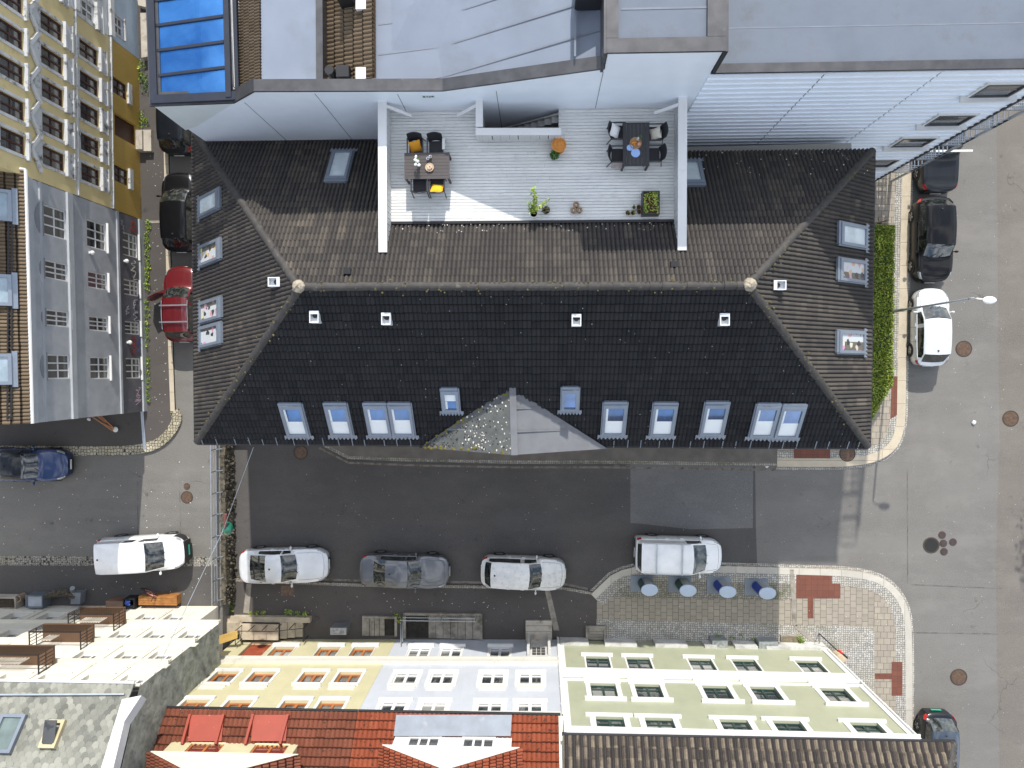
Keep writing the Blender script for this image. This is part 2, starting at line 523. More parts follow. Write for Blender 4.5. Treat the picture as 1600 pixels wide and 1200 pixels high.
def strip(name, path, w0, w1, z0, z1, m):
    a = offset(path, w0); b = offset(path, w1); mb = MB()
    for i in range(len(path) - 1):
        q = [a[i], a[i + 1], b[i + 1], b[i]]
        mb.prism(q, z0, z1)
    return struct(mb.build(name, m, merge=True))

def sheet(name, pts, z, m):
    mb = MB(); mb.poly(*[V((p[0], p[1], z)) for p in pts])
    return struct(mb.build(name, m))

ZP = .13
# pavement island in front of the green house
isl = smooth([xy(P(a, b, 0)) for a, b in [(923, 927), (971, 881), (1100, 882), (1240, 886), (1340, 889), (1392, 906), (1421, 950), (1424, 1010), (1424, 1120), (1424, 1330)]], 2)
isl = isl[::-1]          # so that 'left' is the pavement side
isl2 = isl[::-1]
g = MB(); g.prism(isl2 + [xy(P(1200, 1330)), xy(P(932, 1330)), xy(P(932, 928))], 0, ZP)
struct(g.build('pavement', PAV))
strip('gutter_setts', isl2, .0, .14, .0, .012, COB_L)
strip('kerb', isl2, -.02, -.36, -.1, ZP + .012, KERB)
strip('paving_setts', isl2, -.36, -.86, ZP - .05, ZP + .006, COB_L)
def zp(pts): return [xy(p) for p in pp(pts, ZP)]
sheet('cobbles', zp([(962, 894), (1240, 899), (1240, 938), (930, 932), (935, 918)]), ZP + .004, COB)
sheet('cobbles', zp([(932, 968), (1050, 971), (1366, 980), (1366, 1330), (932, 1330)]), ZP + .004, COB_L)
sheet('paving', zp([(1366, 940), (1400, 945), (1400, 1330), (1366, 1330)]), ZP + .004, PAV2)
sheet('tactile_slabs', zp([(1244, 897), (1300, 897), (1300, 912), (1313, 912), (1313, 935), (1271, 935), (1271, 966), (1262, 966), (1262, 935), (1244, 935)]), ZP + .01, RED)
sheet('tactile_slabs', zp([(1393, 1034), (1410, 1034), (1410, 1087), (1393, 1087), (1393, 1061), (1367, 1061), (1367, 1052), (1393, 1052)]), ZP + .01, RED)
g = MB()
for a, b in (((1237, 890), (1242, 978)), ((1242, 978), (1292, 1018))):
    A, B = P(*a, ZP + .01), P(*b, ZP + .01); g.bar(A, B, .2, .03)
struct(g.build('drain_channel', STONE))
# asphalt pavement in front of the yellow and blue houses
g = MB(); g.prism([xy(P(a, b, 0)) for a, b in [(361, 905), (450, 909), (560, 913), (880, 918), (923, 927), (932, 928), (932, 1300), (361, 1300)]], 0, ZP - .004)
struct(g.build('pavement', WALK))
lo = [xy(P(a, b)) for a, b in [(361, 903), (450, 907), (560, 911), (880, 916), (925, 924)]]
strip('kerb_setts', lo, 0, -.15, -.1, ZP + .006, COB)
for i, pts in enumerate(([(385, 912), (393, 912), (389, 958), (380, 958)], [(851, 921), (859, 921), (874, 985), (865, 985)])):
    sheet('stone_channel', zp(pts), ZP + .006, STONE)
sheet('paving_slab', zp([(439, 915), (459, 915), (459, 931), (439, 931)]), ZP + .006, mat('rusty_slab', (.13, .085, .06), .8, var=.4, scale=9))
# pavement round the dark-roofed building
up = [xy(P(a, b)) for a, b in [(500, 694), (545, 717), (650, 721), (800, 724), (950, 724), (1213, 728)]]
g = MB(); g.prism(up + [xy(P(1213, 660)), xy(P(480, 660))], 0, ZP - .002); struct(g.build('pavement', mat('pale_asphalt', (.14, .125, .11), .9, var=.2, bmp=.3)))
strip('kerb_setts', up, .0, .17, -.1, ZP + .004, COB)
uo = smooth([xy(P(a, b)) for a, b in [(1213, 729), (1340, 730), (1392, 712), (1413, 675), (1414, 600), (1417, 450), (1421, 300), (1424, 200), (1424, -300)]], 2)
g = MB(); g.prism(uo + [xy(P(1290, -300)), xy(P(1290, 640)), xy(P(1213, 640))], 0, ZP); struct(g.build('pavement', PAV2))
strip('gutter_setts', uo, 0, -.16, 0, .012, COB_L)
strip('kerb', uo, .02, .46, -.1, ZP + .012, KERB_V)
strip('paving_setts', uo, .46, .80, ZP - .05, ZP + .006, COB_L)
sheet('tactile_slabs', zp([(1393, 588), (1403, 588), (1402, 648), (1391, 655)]), ZP + .01, RED)
sheet('tactile_slabs', zp([(1240, 697), (1297, 697), (1297, 716), (1240, 716)]), ZP + .01, RED)
# pavement along the grey and yellow houses
lp = [xy(P(a, b, ZL)) for a, b in [(264, -300), (264, 200), (268, 400), (272, 560), (275, 642)]]
lc = smooth([xy(P(a, b, ZL)) for a, b in [(276, 640), (284, 655), (262, 690), (225, 706), (150, 708), (0, 706), (-400, 700)]], 2)
g = MB(); g.prism(lp + lc[1:] + [xy(P(-400, 500, ZL)), xy(P(150, 500, ZL)), xy(P(150, -300, ZL))], ZL - .2, ZL + .12)
struct(g.build('pavement', WALK))
strip('kerb', lp, 0, -.24, ZL - .2, ZL + .126, KERB_V)
strip('kerb_setts', lc, .14, -.36, ZL - .2, ZL + .128, COB_B)
g = MB()
A, B = P(222, 643, ZL + .13), P(226, 702, ZL + .13); g.bar(A, B, .16, .02)
struct(g.build('drain_channel', STEEL))
g = MB(); A, B = P(232, 347, ZL + .13), P(266, 346, ZL + .13); g.bar(A, B, .14, .02); struct(g.build('drain_channel', STONE))
for pts, z in (([(1417.4, 735), (1418.2, 735), (1419, 912), (1418, 912)], .012), ([(1425, 913), (1566, 919), (1566, 920), (1425, 914)], .012), ([(1425, 988), (1562, 990), (1562, 991), (1425, 989)], .012), ([(214, 752), (215.5, 752), (216.5, 868), (215, 868)], ZL + .012), ([(280, 745), (281, 745), (283, 870), (282, 870)], ZL + .012), ([(960, 726), (985, 726), (985, 728), (960, 728)], .014)):
    sheet('asphalt_seam', [xy(p) for p in pp(pts, z)], z, mat('bitumen_seam', (.1, .094, .086), .85, var=.35, scale=3, dirt=(.16, .15, .138), dirt_at=(.45, .55), dscale=1.5))
DIRT = mat('gutter_dirt', (.12, .095, .07), .95, var=.5, scale=5, dirt=(.19, .17, .15), dirt_at=(.42, .56), dscale=3)
strip('gutter_grit', [xy(P(a, b)) for a, b in [(500, 698), (545, 721), (650, 725), (800, 728), (950, 728), (1213, 732)]], -.02, -.13, .006, .0105, DIRT)
strip('gutter_grit', [xy(P(a, b)) for a, b in [(361, 901), (450, 905), (560, 909), (880, 914), (918, 922)]], 0, .12, .006, .0105, DIRT)
# low strip of bare earth and stone at the foot of the left houses
# litter and petals
g = MB()
def fleck(px, py, z, s):
    p = P(px, py, z); a = R.uniform(0, 6.28); d = V((math.cos(a), math.sin(a), 0)) * s; e = V((-d.y, d.x, 0)) * .6
    g.add([p - d, p - e, p + d + V((0, 0, s * .3)), p + e], [(0, 1, 2, 3)])
for _ in range(170): fleck(R.uniform(1425, 1600), R.uniform(190, 1190), .012, R.uniform(.008, .024))
for _ in range(160): fleck(R.uniform(470, 1420), R.uniform(735, 880), .016, R.uniform(.008, .022))
for _ in range(70): fleck(R.gauss(248, 9), R.uniform(240, 690), ZL + .13, R.uniform(.012, .036))
for _ in range(150): fleck(R.uniform(5, 335), R.uniform(720, 940), ZL + .014, R.uniform(.012, .04))
for _ in range(80): fleck(R.uniform(380, 920), R.uniform(925, 985), ZP + .012, R.uniform(.012, .035))
for _ in range(60): fleck(R.uniform(940, 1400), R.uniform(930, 1000), ZP + .016, R.uniform(.01, .03))
tag(g.build('fallen_petals', mat('petal', (.75, .73, .68), .7)), 'white blossom petals and scraps scattered over the asphalt', 'petals', kind='stuff')
# ------------------------------------------------------------------ roof tiles
def clip(mb_obj, planes):
    me = mb_obj.data; b = bmesh.new(); b.from_mesh(me)
    for co, no in planes:
        bmesh.ops.bisect_plane(b, geom=b.verts[:] + b.edges[:] + b.faces[:], plane_co=co, plane_no=no, clear_outer=True, dist=1e-5)
    b.to_mesh(me); b.free()

def frame(poly, udir):
    """plane frame of a 3d polygon; udir = direction of the eave"""
    p = [V(q) for q in poly]
    n = V((0, 0, 0))
    for i in range(1, len(p) - 1): n += (p[i] - p[0]).cross(p[i + 1] - p[0])
    n.normalize()
    if n.z < 0: n = -n
    u = V(udir); u = (u - n * u.dot(n)).normalized()
    v = n.cross(u)
    if v.z < 0: u = -u; v = n.cross(u)
    return p[0], u, v, n

def tiles(name, poly, udir, m, parent, tw=.3, ch=.34, amp=.06, lip=.075, prof=None, jit=.009, extra=None, holes=None):
    prof = prof or [(0, -.35), (.05, .2), (.16, 1), (.31, .85), (.46, .1), (.5, -.35), (.55, .2), (.66, 1), (.81, .85), (.96, .1), (1, -.35)]
    o, u, v, n = frame(poly, udir)
    q = [((p - o).dot(u), (p - o).dot(v)) for p in map(V, poly)]
    u0, u1 = min(a for a, _ in q), max(a for a, _ in q); v0, v1 = min(b for _, b in q), max(b for _, b in q)
    ni = int((u1 - u0) / tw) + 2; nk = int((v1 - v0) / ch) + 2
    k_ = len(q); ar = sum(q[i][0] * q[(i + 1) % k_][1] - q[(i + 1) % k_][0] * q[i][1] for i in range(k_))
    sg = 1 if ar > 0 else -1
    def inside(a, b, pad):
        for i in range(k_):
            x0, y0 = q[i]; x1, y1 = q[(i + 1) % k_]; L = math.hypot(x1 - x0, y1 - y0)
            if L > 1e-6 and sg * ((x1 - x0) * (b - y0) - (y1 - y0) * (a - x0)) / L < -pad: return False
        return True
    mb = MB()
    mb.poly(*[V(p) - n * .01 for p in poly])
    if len(frame(poly, udir)) and (mb.v[1] - mb.v[0]).cross(mb.v[2] - mb.v[1]).dot(n) < 0: mb.f[0] = mb.f[0][::-1]
    for k in range(nk):
        for i in range(ni):
            uu, vv = u0 + i * tw, v0 + k * ch
            if not inside(uu + tw / 2, vv + ch / 2, max(tw, ch) * .8): continue
            if holes and any(a - .02 < uu + tw / 2 < b + .02 and c - .02 < vv + ch / 2 < d + .02 for a, b, c, d in holes): continue
            mb.tid = (i + .5, k + .5)
            j = R.uniform(-jit, jit); tl = R.uniform(-jit, jit)
            lo, hi = [], []
            for f, h in prof:
                b = o + u * (uu + f * tw * .995) + v * (vv + j)
                lo.append(b + n * (h * amp + lip + tl))
                hi.append(b + v * (ch * 1.06) + n * (h * amp * .9 + .004))
            sk = [p - n * (lip + .01) - v * .125 for p in lo]
            m_ = len(prof); base = len(mb.v)
            vs = lo + hi + sk
            mb.add(vs, [(a, a + 1, m_ + a + 1, m_ + a) for a in range(m_ - 1)])
            mb.tid = (i + .5, k + .75)
            mb.add(lo + sk, [(m_ + a, m_ + a + 1, a + 1, a) for a in range(m_ - 1)])
    mb.tid = None
    ob = mb.build(name, m, parent)
    # clip to the outline
    c = V(ob.location)
    pl = []
    for i in range(k_):
        a, b = V(poly[i]) - c, V(poly[(i + 1) % k_]) - c
        e = (b - a).cross(n) * sg
        if e.length > 1e-6: pl.append((a, e.normalized()))
    clip(ob, pl)
    return ob

def ridge(name, a, b, m, parent, r=.14, seg=.42, lift=.02):
    a, b = V(a), V(b); d = b - a; L = d.length; d.normalize()
    x = d.cross(UPZ).normalized(); y = x.cross(d)
    k = max(1, int(L / seg)); mb = MB()
    for i in range(k):
        mb.tid = (i + .5, 0); lift = .02 + R.uniform(-.015, .02); a = a + x * R.uniform(-.006, .006)
        p, q = a + d * (L * i / k), a + d * (L * (i + 1.08) / k)
        vs = []
        for pt, rr in ((p, r * 1.08), (q, r * .93)):
            for j in range(9):
                t = math.pi * j / 8
                vs.append(pt + x * math.cos(t) * rr + y * (math.sin(t) * rr * .9 + lift - .03))
        mb.add(vs, [(j, j + 1, 10 + j, 9 + j) for j in range(8)] + [tuple(range(8, -1, -1))])
    return mb.build(name, m, parent, smooth=False)

# ------------------------------------------------------------------ dark-roofed corner building
DH = thing('corner_building', 'long dark tiled hip roof building with a roof terrace in the middle of the block', 'building', (0, 0, 0))
ZR, ZE = 13.0, 8.5
rL, rR = P(468, 448, ZR), P(1170, 445, ZR)
mid = (P(308, 690, ZE) + P(1356, 697, ZE)) / 2
nb = (rR - rL).cross(mid - rL).normalized()
if nb.z < 0: nb = -nb
BL, BR = onplane(308, 690, rL, nb), onplane(1356, 697, rL, nb)
ntp = (rR - rL).cross(P(1363, 236, ZE) - rL).normalized()
if ntp.z < 0: ntp = -ntp
TR = onplane(1363, 236, rL, ntp)
TL = onplane(303, 205, rL, ntp)
GL = onplane(340, 222, rL, ntp)          # gutter line, left
NB_, NT_ = nb, ntp
ud = (rR - rL)
# deck
ZD = 11.15
deck_pts = [(605, 172), (1061, 169), (1057, 342), (604, 346)]
dk = [P(a, b, ZD) for a, b in deck_pts]
PW = (dk[0].y + dk[1].y) / 2             # facade plane y of the white building
T1, T2 = V((dk[0].x, 0, 0)), V((dk[1].x, 0, 0))
def on_top(x, y):                         # point on the top slope
    return V((x, y, rL.z - (ntp.x * (x - rL.x) + ntp.y * (y - rL.y)) / ntp.z))
YF = P(800, 345, ZD).y                    # deck front edge
tl2 = V((on_top(TL.x, PW - 1.0)))
xa, xb = dk[0].x + .1, dk[1].x - .1
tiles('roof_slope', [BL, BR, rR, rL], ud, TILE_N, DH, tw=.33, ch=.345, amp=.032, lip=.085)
tiles('roof_slope', [TL, rL, BL], BL - TL, TILE, DH, tw=.33, ch=.345)
tiles('roof_slope', [BR, TR, rR], TR - BR, TILE, DH, tw=.33, ch=.345)
def topf(t): return rL.lerp(rR, t)
ta, tb = (xa - rL.x) / (rR.x - rL.x), (xb - rL.x) / (rR.x - rL.x)
GA = onplane(352, 222, rL, ntp); GB = on_top(xa, GA.y)
def lerp_to_y(a, b, y):
    t = (y - a.y) / (b.y - a.y); return a.lerp(b, t)
hipL = lerp_to_y(rL, TL, GA.y)
tiles('roof_slope', [hipL, GB, topf(ta), rL], ud, TILE, DH, tw=.33, ch=.37)
tiles('roof_slope', [on_top(xa, YF), on_top(xb, YF), topf(tb), topf(ta)], ud, TILE, DH, tw=.33, ch=.37)
tiles('roof_slope', [on_top(xb, TR.y), TR, rR, topf(tb)], ud, TILE, DH, tw=.33, ch=.37)
for a, b in ((rL, rR), (TL, rL), (BL, rL), (BR, rR), (TR, rR)): ridge('ridge_tiles', a, b, RIDGE, DH, .15)
g = MB()
for p in (rL, rR): g.blob(p + V((0, 0, .1)), .24, 10, 6, .8, .12)
g.build('ridge_cap', mat('mortar_cap', (.3, .26, .2), .9, var=.35, scale=7, bmp=.6, bscale=20, dirt=(.06, .05, .04)), DH)
# flat gutter behind the left part
g = MB(); zg = GA.z + .02
g.poly(V((TL.x + .3, GA.y + .0, zg)), V((xa, GA.y, zg)), V((xa, PW, zg)), V((TL.x + .1, PW, zg)))
g.obox(V((hipL.x, GA.y - .04, zg)), V((xa - hipL.x, 0, 0)), V((0, .08, 0)), V((0, 0, .1)))
g.build('box_gutter', mat('wet_felt', (.022, .022, .024), .5, var=.4, scale=2, dirt=(.07, .07, .06), dirt_at=(.58, .75)), DH)
g = MB(); rr = random.Random(31)      # droppings and blown debris
for _ in range(110):
    x = rr.uniform(hipL.x + .5, xa - .2); g.blob(V((x, rr.uniform(GA.y + .05, PW - .1), zg + .005)), rr.uniform(.008, .035), 6, 3, .4, .3)
for _ in range(60): x = rr.uniform(xb + .2, TR.x - .4); g.blob(on_top(x, rr.uniform(TR.y + .0, TR.y - 1.2)) + V((0, 0, .12)), rr.uniform(.008, .03), 6, 3, .4, .3)
for _ in range(70): x = rr.uniform(xa, xb); g.blob(on_top(x, YF - rr.uniform(.12, .5)) + V((0, 0, .12)), rr.uniform(.008, .03), 6, 3, .4, .3)
for _ in range(160):
    a, b = rr.random(), rr.random(); p = BL.lerp(BR, a).lerp(rL.lerp(rR, a), b); g.blob(p + V((0, 0, .13)), rr.uniform(.006, .018), 5, 3, .4, .3)
g.build('bird_droppings', mat('dropping', (.6, .58, .54), .9), DH)['kind'] = 'stuff'
g = MB()
for a, b, n_ in ((BR, rR, 90), (rR, TR, 60), (BL, rL, 70), (rL, rR, 120)):
    for _ in range(n_): p = a.lerp(b, rr.random()); g.blob(p + V((rr.gauss(0, .12), rr.gauss(0, .12), .1)), rr.uniform(.015, .05), 6, 4, .5, .3)
g.build('ridge_moss', mat('ridge_moss', (.1, .085, .03), .95, var=.4, scale=8), DH)['kind'] = 'stuff'
# walls
g = MB()
ins = .45
wl = [(BL.x + ins, BL.y + ins), (BR.x - ins, BR.y + ins), (TR.x - ins, PW - .3), (TL.x + ins, PW - .3)]
g.prism(wl, 0, [ZE - .3, ZE - .3, TR.z - .9, TL.z - .9])
g.build('wall', clap('grey_render_wall', (.4, .39, .36), .6, amt=.3), DH)
# eaves gutter and snow hooks
g = MB()
dn = V((0, -1, 0))
for a, b, o in ((BL, BR, V((0, -.08, -.04))), (BL, TL, V((-.08, 0, -.04))), (BR, TR, V((.08, 0, -.04)))):
    g.tube([a + o, b + o], .075, 8)
g.build('gutter', BLACK, DH)
g = MB()
for i in range(44):
    if 15 < i < 27: continue
    p = BL.lerp(BR, (i + .5 + R.uniform(-.2, .2)) / 44)
    g.bar(p + V((0, -.12, .02)), p + V((0, .22, .26)), .035, .035)
g.build('gutter_hook', ALU, DH)['kind'] = 'stuff'
# little street gable
gz = onplane(797, 606, rL, nb).z
ga = onplane(797, 604, rL, nb); gf = P(800, 711, gz)
gl, gr = P(656, 699, ZE + .12), P(949, 701, ZE + .12)
FELT_M = mat('mossy_felt', (.095, .1, .097), .9, var=.2, scale=3, bmp=.4, dirt=(.3, .3, .27), dirt_at=(.62, .68), dscale=9)
FELT = mat('grey_felt', (.15, .155, .165), .85, var=.14, scale=1.2, bmp=.5, bscale=50, dirt=(.12, .12, .125), dirt_at=(.6, .75))
g = MB(); g.extr([ga, gl, gf], (0, 0, -.1)); g.build('gable_roof', FELT_M, DH)['label'] = 'mossy lichen-spotted felt slope'
g = MB(); g.extr([ga, gf, gr], (0, 0, -.1)); g.build('gable_roof', FELT, DH)['label'] = 'clean grey felt slope'
g = MB(); g.extr([gl + V((.5, .25, -.2)), gf + V((0, .25, -.2)), gr + V((-.5, .25, -.2))], (0, .3, 0))
g.extr([V((gl.x + .5, gf.y + .35, 0)), V((gr.x - .5, gf.y + .35, 0)), gr + V((-.5, .3, -.2)), gl + V((.5, .3, -.2))], (0, 1.2, 0))
g.build('gable_front', mat('gable_render', (.35, .34, .31), .8), DH)
g = MB(); g.bar(ga + V((.1, 0, .02)), gf + V((.1, 0, .02)), .26, .05)
for f in (.32, .66):
    for s, e in ((-1, gl), (1, gr)):
        a = ga.lerp(gf, f) + V((.1, 0, .012)); b = ga.lerp(e, f) + V((0, 0, .012)); b.y = a.y + (.0)
        t = (a.y - ga.y) / (e.y - ga.y)
        b = ga.lerp(e, min(1, t)) + V((0, 0, .012)); g.bar(a, b, .05, .012)
g.build('gable_flashing', FELT, DH)
def on_gab(fu, fv):       # point of the mossy slope
    return ga.lerp(gl, fu).lerp(gf.lerp(gl, fu), fv)
g = MB(); g2 = MB(); g3 = MB()
for _ in range(520):
    a, b = R.random() ** .8, R.random()
    p = on_gab(a, b) if b > 0 else ga
    k = R.random()
    s = R.uniform(.012, .05)
    edge = min(1, abs(b - 0) + .0)
    if k < .3 and (b < .12 or b > .86): g3.blob(p + V((0, 0, .0)), s * 1.6, 6, 4, .4, .3)
    elif k < .5: g2.blob(p, s * .8, 6, 4, .5, .3)
    elif a < .35 + .2 * R.random(): g.blob(p, s, 6, 4, .3, .3)
g.build('lichen', mat('lichen', (.55, .53, .47), .9), DH)['kind'] = 'stuff'
g2.build('moss_spots', mat('dark_moss', (.03, .03, .025), .95), DH)['kind'] = 'stuff'
g3.build('moss', mat('gold_moss', (.16, .13, .02), .95), DH)['kind'] = 'stuff'

# ---- skylights: local X along the eave, Y up the slope, Z out of it
SKY_FR = mat('skylight_frame', (.23, .265, .315), .38, .45, var=.08)
APRON = mat('lead_apron', (.24, .27, .32), .45, .5, var=.18, scale=6)
def skyglass(name, c):
    m, t, p = nodes(name); tc = pos(t, obj=True)
    f = ramp(t, noise(t, tc, 1.6, 5), .38, .72)
    oi = nd(t, 'ObjectInfo').outputs['Random']
    c_ = mix(t, f, sc(c, .75), sc(c, 1.35))
    lnk(t, mix(t, math_(t, 'MULTIPLY', oi, .5), c_, (.1, .1, .12)), p.inputs['Base Color'])
    p.inputs['Roughness'].default_value = .06; p.inputs['Metallic'].default_value = .55
    p.inputs['Coat Weight'].default_value = 1; p.inputs['Coat IOR'].default_value = 1.7; p.inputs['Coat Roughness'].default_value = .02
    return m
SG_B = skyglass('skylight_pane_blue', (.1, .2, .42))
SG_P = mat('skylight_pane_painted_sky', (.56, .63, .65), .12, 0, var=.14, scale=2, coat=1)  # sky reflection painted in as a pale base colour
BLIND = mat('blind', (.75, .78, .78), .6, var=.03, coat=.6)
m, t, p = nodes('warm_room'); tc = pos(t, obj=True)
oi = nd(t, 'ObjectInfo').outputs['Random']; ad = nd(t, 'VectorMath', operation='ADD'); lnk(t, tc, ad.inputs[0]); cb_ = nd(t, 'CombineXYZ')
for k_ in range(3): lnk(t, math_(t, 'MULTIPLY', oi, 17. + 7 * k_), cb_.inputs[k_])
lnk(t, cb_.outputs[0], ad.inputs[1]); vo = nd(t, 'TexVoronoi'); vo.inputs['Scale'].default_value = 5.5; lnk(t, ad.outputs[0], vo.inputs['Vector'])
sx_ = nd(t, 'SeparateXYZ'); lnk(t, tc, sx_.inputs[0]); hs_ = nd(t, 'SeparateColor'); lnk(t, vo.outputs['Color'], hs_.inputs[0])
c = mix(t, math_(t, 'LESS_THAN', sx_.outputs['X'], math_(t, 'MULTIPLY_ADD', oi, .4, -.3)), (.5, .53, .54), (.12, .1, .08))
c = mix(t, math_(t, 'GREATER_THAN', hs_.outputs[0], .84), c, mix(t, .6, vo.outputs['Color'], (.35, .3, .2)))
c = mix(t, math_(t, 'LESS_THAN', hs_.outputs[1], .12), c, (.03, .03, .035))
lnk(t, c, p.inputs['Base Color']); p.inputs['Roughness'].default_value = .4; p.inputs['Coat Weight'].default_value = 1; p.inputs['Coat Roughness'].default_value = .02
WARM = m

def skylight(w, l, kind):
    """kind: blind (lower half covered), open (sky reflection painted pale), room (lit interior), blue"""
    fw = .11
    g = MB()
    for x0, x1, y0, y1 in ((-w / 2, -w / 2 + fw, -l / 2, l / 2), (w / 2 - fw, w / 2, -l / 2, l / 2), (-w / 2 + fw, w / 2 - fw, -l / 2, -l / 2 + fw), (-w / 2 + fw, w / 2 - fw, l / 2 - fw * 1.5, l / 2)):
        g.box(x0, x1, y0, y1, -.05, .14)
    g.box(-w / 2 - .05, -w / 2 - .002, -l / 2 - .04, l / 2 + .1, .0, .075); g.box(w / 2 + .002, w / 2 + .05, -l / 2 - .04, l / 2 + .1, .0, .075)
    g.box(-w / 2 + .01, w / 2 - .01, l / 2 + .002, l / 2 + .14, .0, .1)
    f = g.build('skylight', SKY_FR, DH, local=True)
    g = MB(); yb = -l / 2 + fw + .04
    spl = l * R.choice((-.03, -.06, .02, -.02)) if kind.startswith('blind') and kind != 'blind_top' else (0 if kind == 'blind_top' else None)
    lo, hi = -l / 2 + fw, l / 2 - fw * 1.5
    ww = w / 2 - fw
    if kind.startswith('blind'):
        if kind != 'blind_top': gy0, gy1, by0, by1 = spl, hi, lo, spl
        else: gy0, gy1, by0, by1 = lo, spl, spl, hi
        h = MB(); h.box(-ww, ww, by0, by1, .06, .075); h.build('blind', BLIND, f, local=True)
        g.box(-ww, ww, gy0, gy1, .06, .078)
        h = MB(); h.box(-ww + .002, -ww + .09, gy0 + .01, gy1 - .01, .0785, .084); h.build('reveal', BLIND, f, local=True)
    else: g.box(-ww, ww, lo, hi, .06, .078)
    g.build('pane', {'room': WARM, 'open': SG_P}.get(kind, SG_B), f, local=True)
    # corrugated lead apron below
    g = MB(); n = 15; aw = w + .3; vs = []
    for i in range(n * 3 + 1):
        x = -aw / 2 + aw * i / (n * 3); h = .03 + .02 * math.cos(i * 2 * math.pi / 6)
        y = -l / 2 - .2 - .03 * math.cos(i * 2 * math.pi / 6)
        vs += [(x, -l / 2 - .005, .06), (x, y, h + .03)]
    g.add(vs, [(2 * i, 2 * i + 1, 2 * i + 3, 2 * i + 2) for i in range(n * 3)])
    g.build('apron', APRON, f, local=True)
    return f

def slope_m(p, u, v, n): return Matrix(((u.x, v.x, n.x, p.x), (u.y, v.y, n.y, p.y), (u.z, v.z, n.z, p.z), (0, 0, 0, 1)))
cache = {}
def put_sky(quad, plane_n, udir, kind, w=None, l=None):
    x0, y0, x1, y1 = quad
    c = onplane((x0 + x1) / 2, (y0 + y1) / 2, rL if plane_n is not NR else rR, plane_n)
    _, u, v, n = frame([c, c + V(udir), c + V(udir).cross(plane_n)], udir)
    key = (round(w, 2), round(l, 2), kind)
    m = slope_m(c + n * .1, u, v, n)
    if key in cache: dup(cache[key], DH, m)
    else:
        cache[key] = skylight(w, l, kind); cache[key].matrix_basis = m
NL = (rL - TL).cross(BL - TL).normalized(); NL = NL if NL.z > 0 else -NL
NR = (rR - TR).cross(BR - TR).normalized(); NR = NR if NR.z > 0 else -NR
for i_, q in enumerate(((441, 622, 483, 685), (511, 622, 551, 684), (571, 622, 612, 684), (608, 622, 649, 684), (1018, 622, 1053, 684), (942, 622, 976, 682), (1095, 622, 1134, 682), (1173, 625, 1213, 684), (1212, 627, 1252, 685))):
    put_sky(q, NB_, ud, 'blind%d' % (i_ % 4), .92, 1.62)
put_sky((692, 603, 717, 642), NB_, ud, 'blind_top', .66, 1.05)
put_sky((878, 601, 903, 641), NB_, ud, 'blue', .66, 1.05)
ll = BL - TL
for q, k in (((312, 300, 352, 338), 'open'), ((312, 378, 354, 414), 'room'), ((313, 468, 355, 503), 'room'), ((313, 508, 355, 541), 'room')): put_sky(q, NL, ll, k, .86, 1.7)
rr_ = TR - BR
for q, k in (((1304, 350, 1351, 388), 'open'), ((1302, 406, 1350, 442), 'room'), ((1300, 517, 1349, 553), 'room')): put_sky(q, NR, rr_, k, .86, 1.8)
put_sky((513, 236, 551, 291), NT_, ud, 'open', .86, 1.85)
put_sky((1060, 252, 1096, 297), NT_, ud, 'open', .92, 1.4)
# bits seen inside the rooms are left to the panes; roof vents
VENT = mat('vent_white', (.62, .64, .66), .4, var=.06)
def vent(p, n, dirv, white=True):
    x = dirv.cross(UPZ).normalized()
    g = MB(); w, l, h = (.34, .44, .34) if white else (.26, .2, .26)
    o = p - x * w / 2 - dirv * l / 2 - V((0, 0, .3))
    t = .035
    if white:
        g.obox(o, x * w, dirv * t, V((0, 0, h + .3))); g.obox(o + dirv * (l - .12), x * w, dirv * .12, V((0, 0, h + .3)))
        g.obox(o + dirv * t, x * t, dirv * (l - .12 - t), V((0, 0, h + .3))); g.obox(o + dirv * t + x * (w - t), x * t, dirv * (l - .12 - t), V((0, 0, h + .3)))
        g.obox(o + dirv * t + x * t, x * (w - 2 * t), dirv * (l - .12 - t), V((0, 0, h + .12)))
    else: g.obox(o, x * w, dirv * l, V((0, 0, h + .3)))
    f = g.build('roof_vent', VENT if white else BLACK, DH)
    if white:
        g = MB(); c = p + V((0, 0, .14)); g.lathe(c + dirv * .05, [(.09, 0), (.09, .1), (.06, .1)], 12)
        g.build('vent_pipe', BLACK, f)
for px, py in ((495, 496), (606, 499), (900, 501), (1129, 500)): vent(onplane(px, py, rL, NB_), NB_, V((0, 1, 0)))
vent(onplane(433, 442, rL, NL), NL, V((1, 0, 0))); vent(onplane(1214, 447, rR, NR), NR, V((-1, 0, 0)))
for px, py in ((545, 425), (1052, 414)): vent(onplane(px, py, rL, NT_), NT_, V((0, -1, 0)), False)

# ------------------------------------------------------------------ roof terrace (part of the building)
m, t, p = nodes('deck_board'); wn = nd(t, 'TexWhiteNoise'); lnk(t, nd(t, 'UVMap', uv_map='tile_uv').outputs[0], wn.inputs['Vector'])
c = mix(t, wn.outputs['Value'], (.64, .645, .625), (.75, .755, .73)); vv = pos(t, (1.2, 14, 1))
c = mix(t, math_(t, 'MULTIPLY', ramp(t, noise(t, vv, 2.5, 6, .7), .5, .7), .45), c, (.24, .25, .25))
c = mix(t, math_(t, 'MULTIPLY', ramp(t, noise(t, pos(t), .7, 5), .45, .7), .3), c, (.5, .5, .48))
lnk(t, c, p.inputs['Base Color']); p.inputs['Roughness'].default_value = .7
DECKM = m
hx0, hx1, hy = P(748, 190, ZD).x, P(873, 190, ZD).x, P(800, 199, ZD).y     # stairwell hole
x0, x1 = dk[0].x, dk[1].x
g = MB(); bw = .118; y = YF
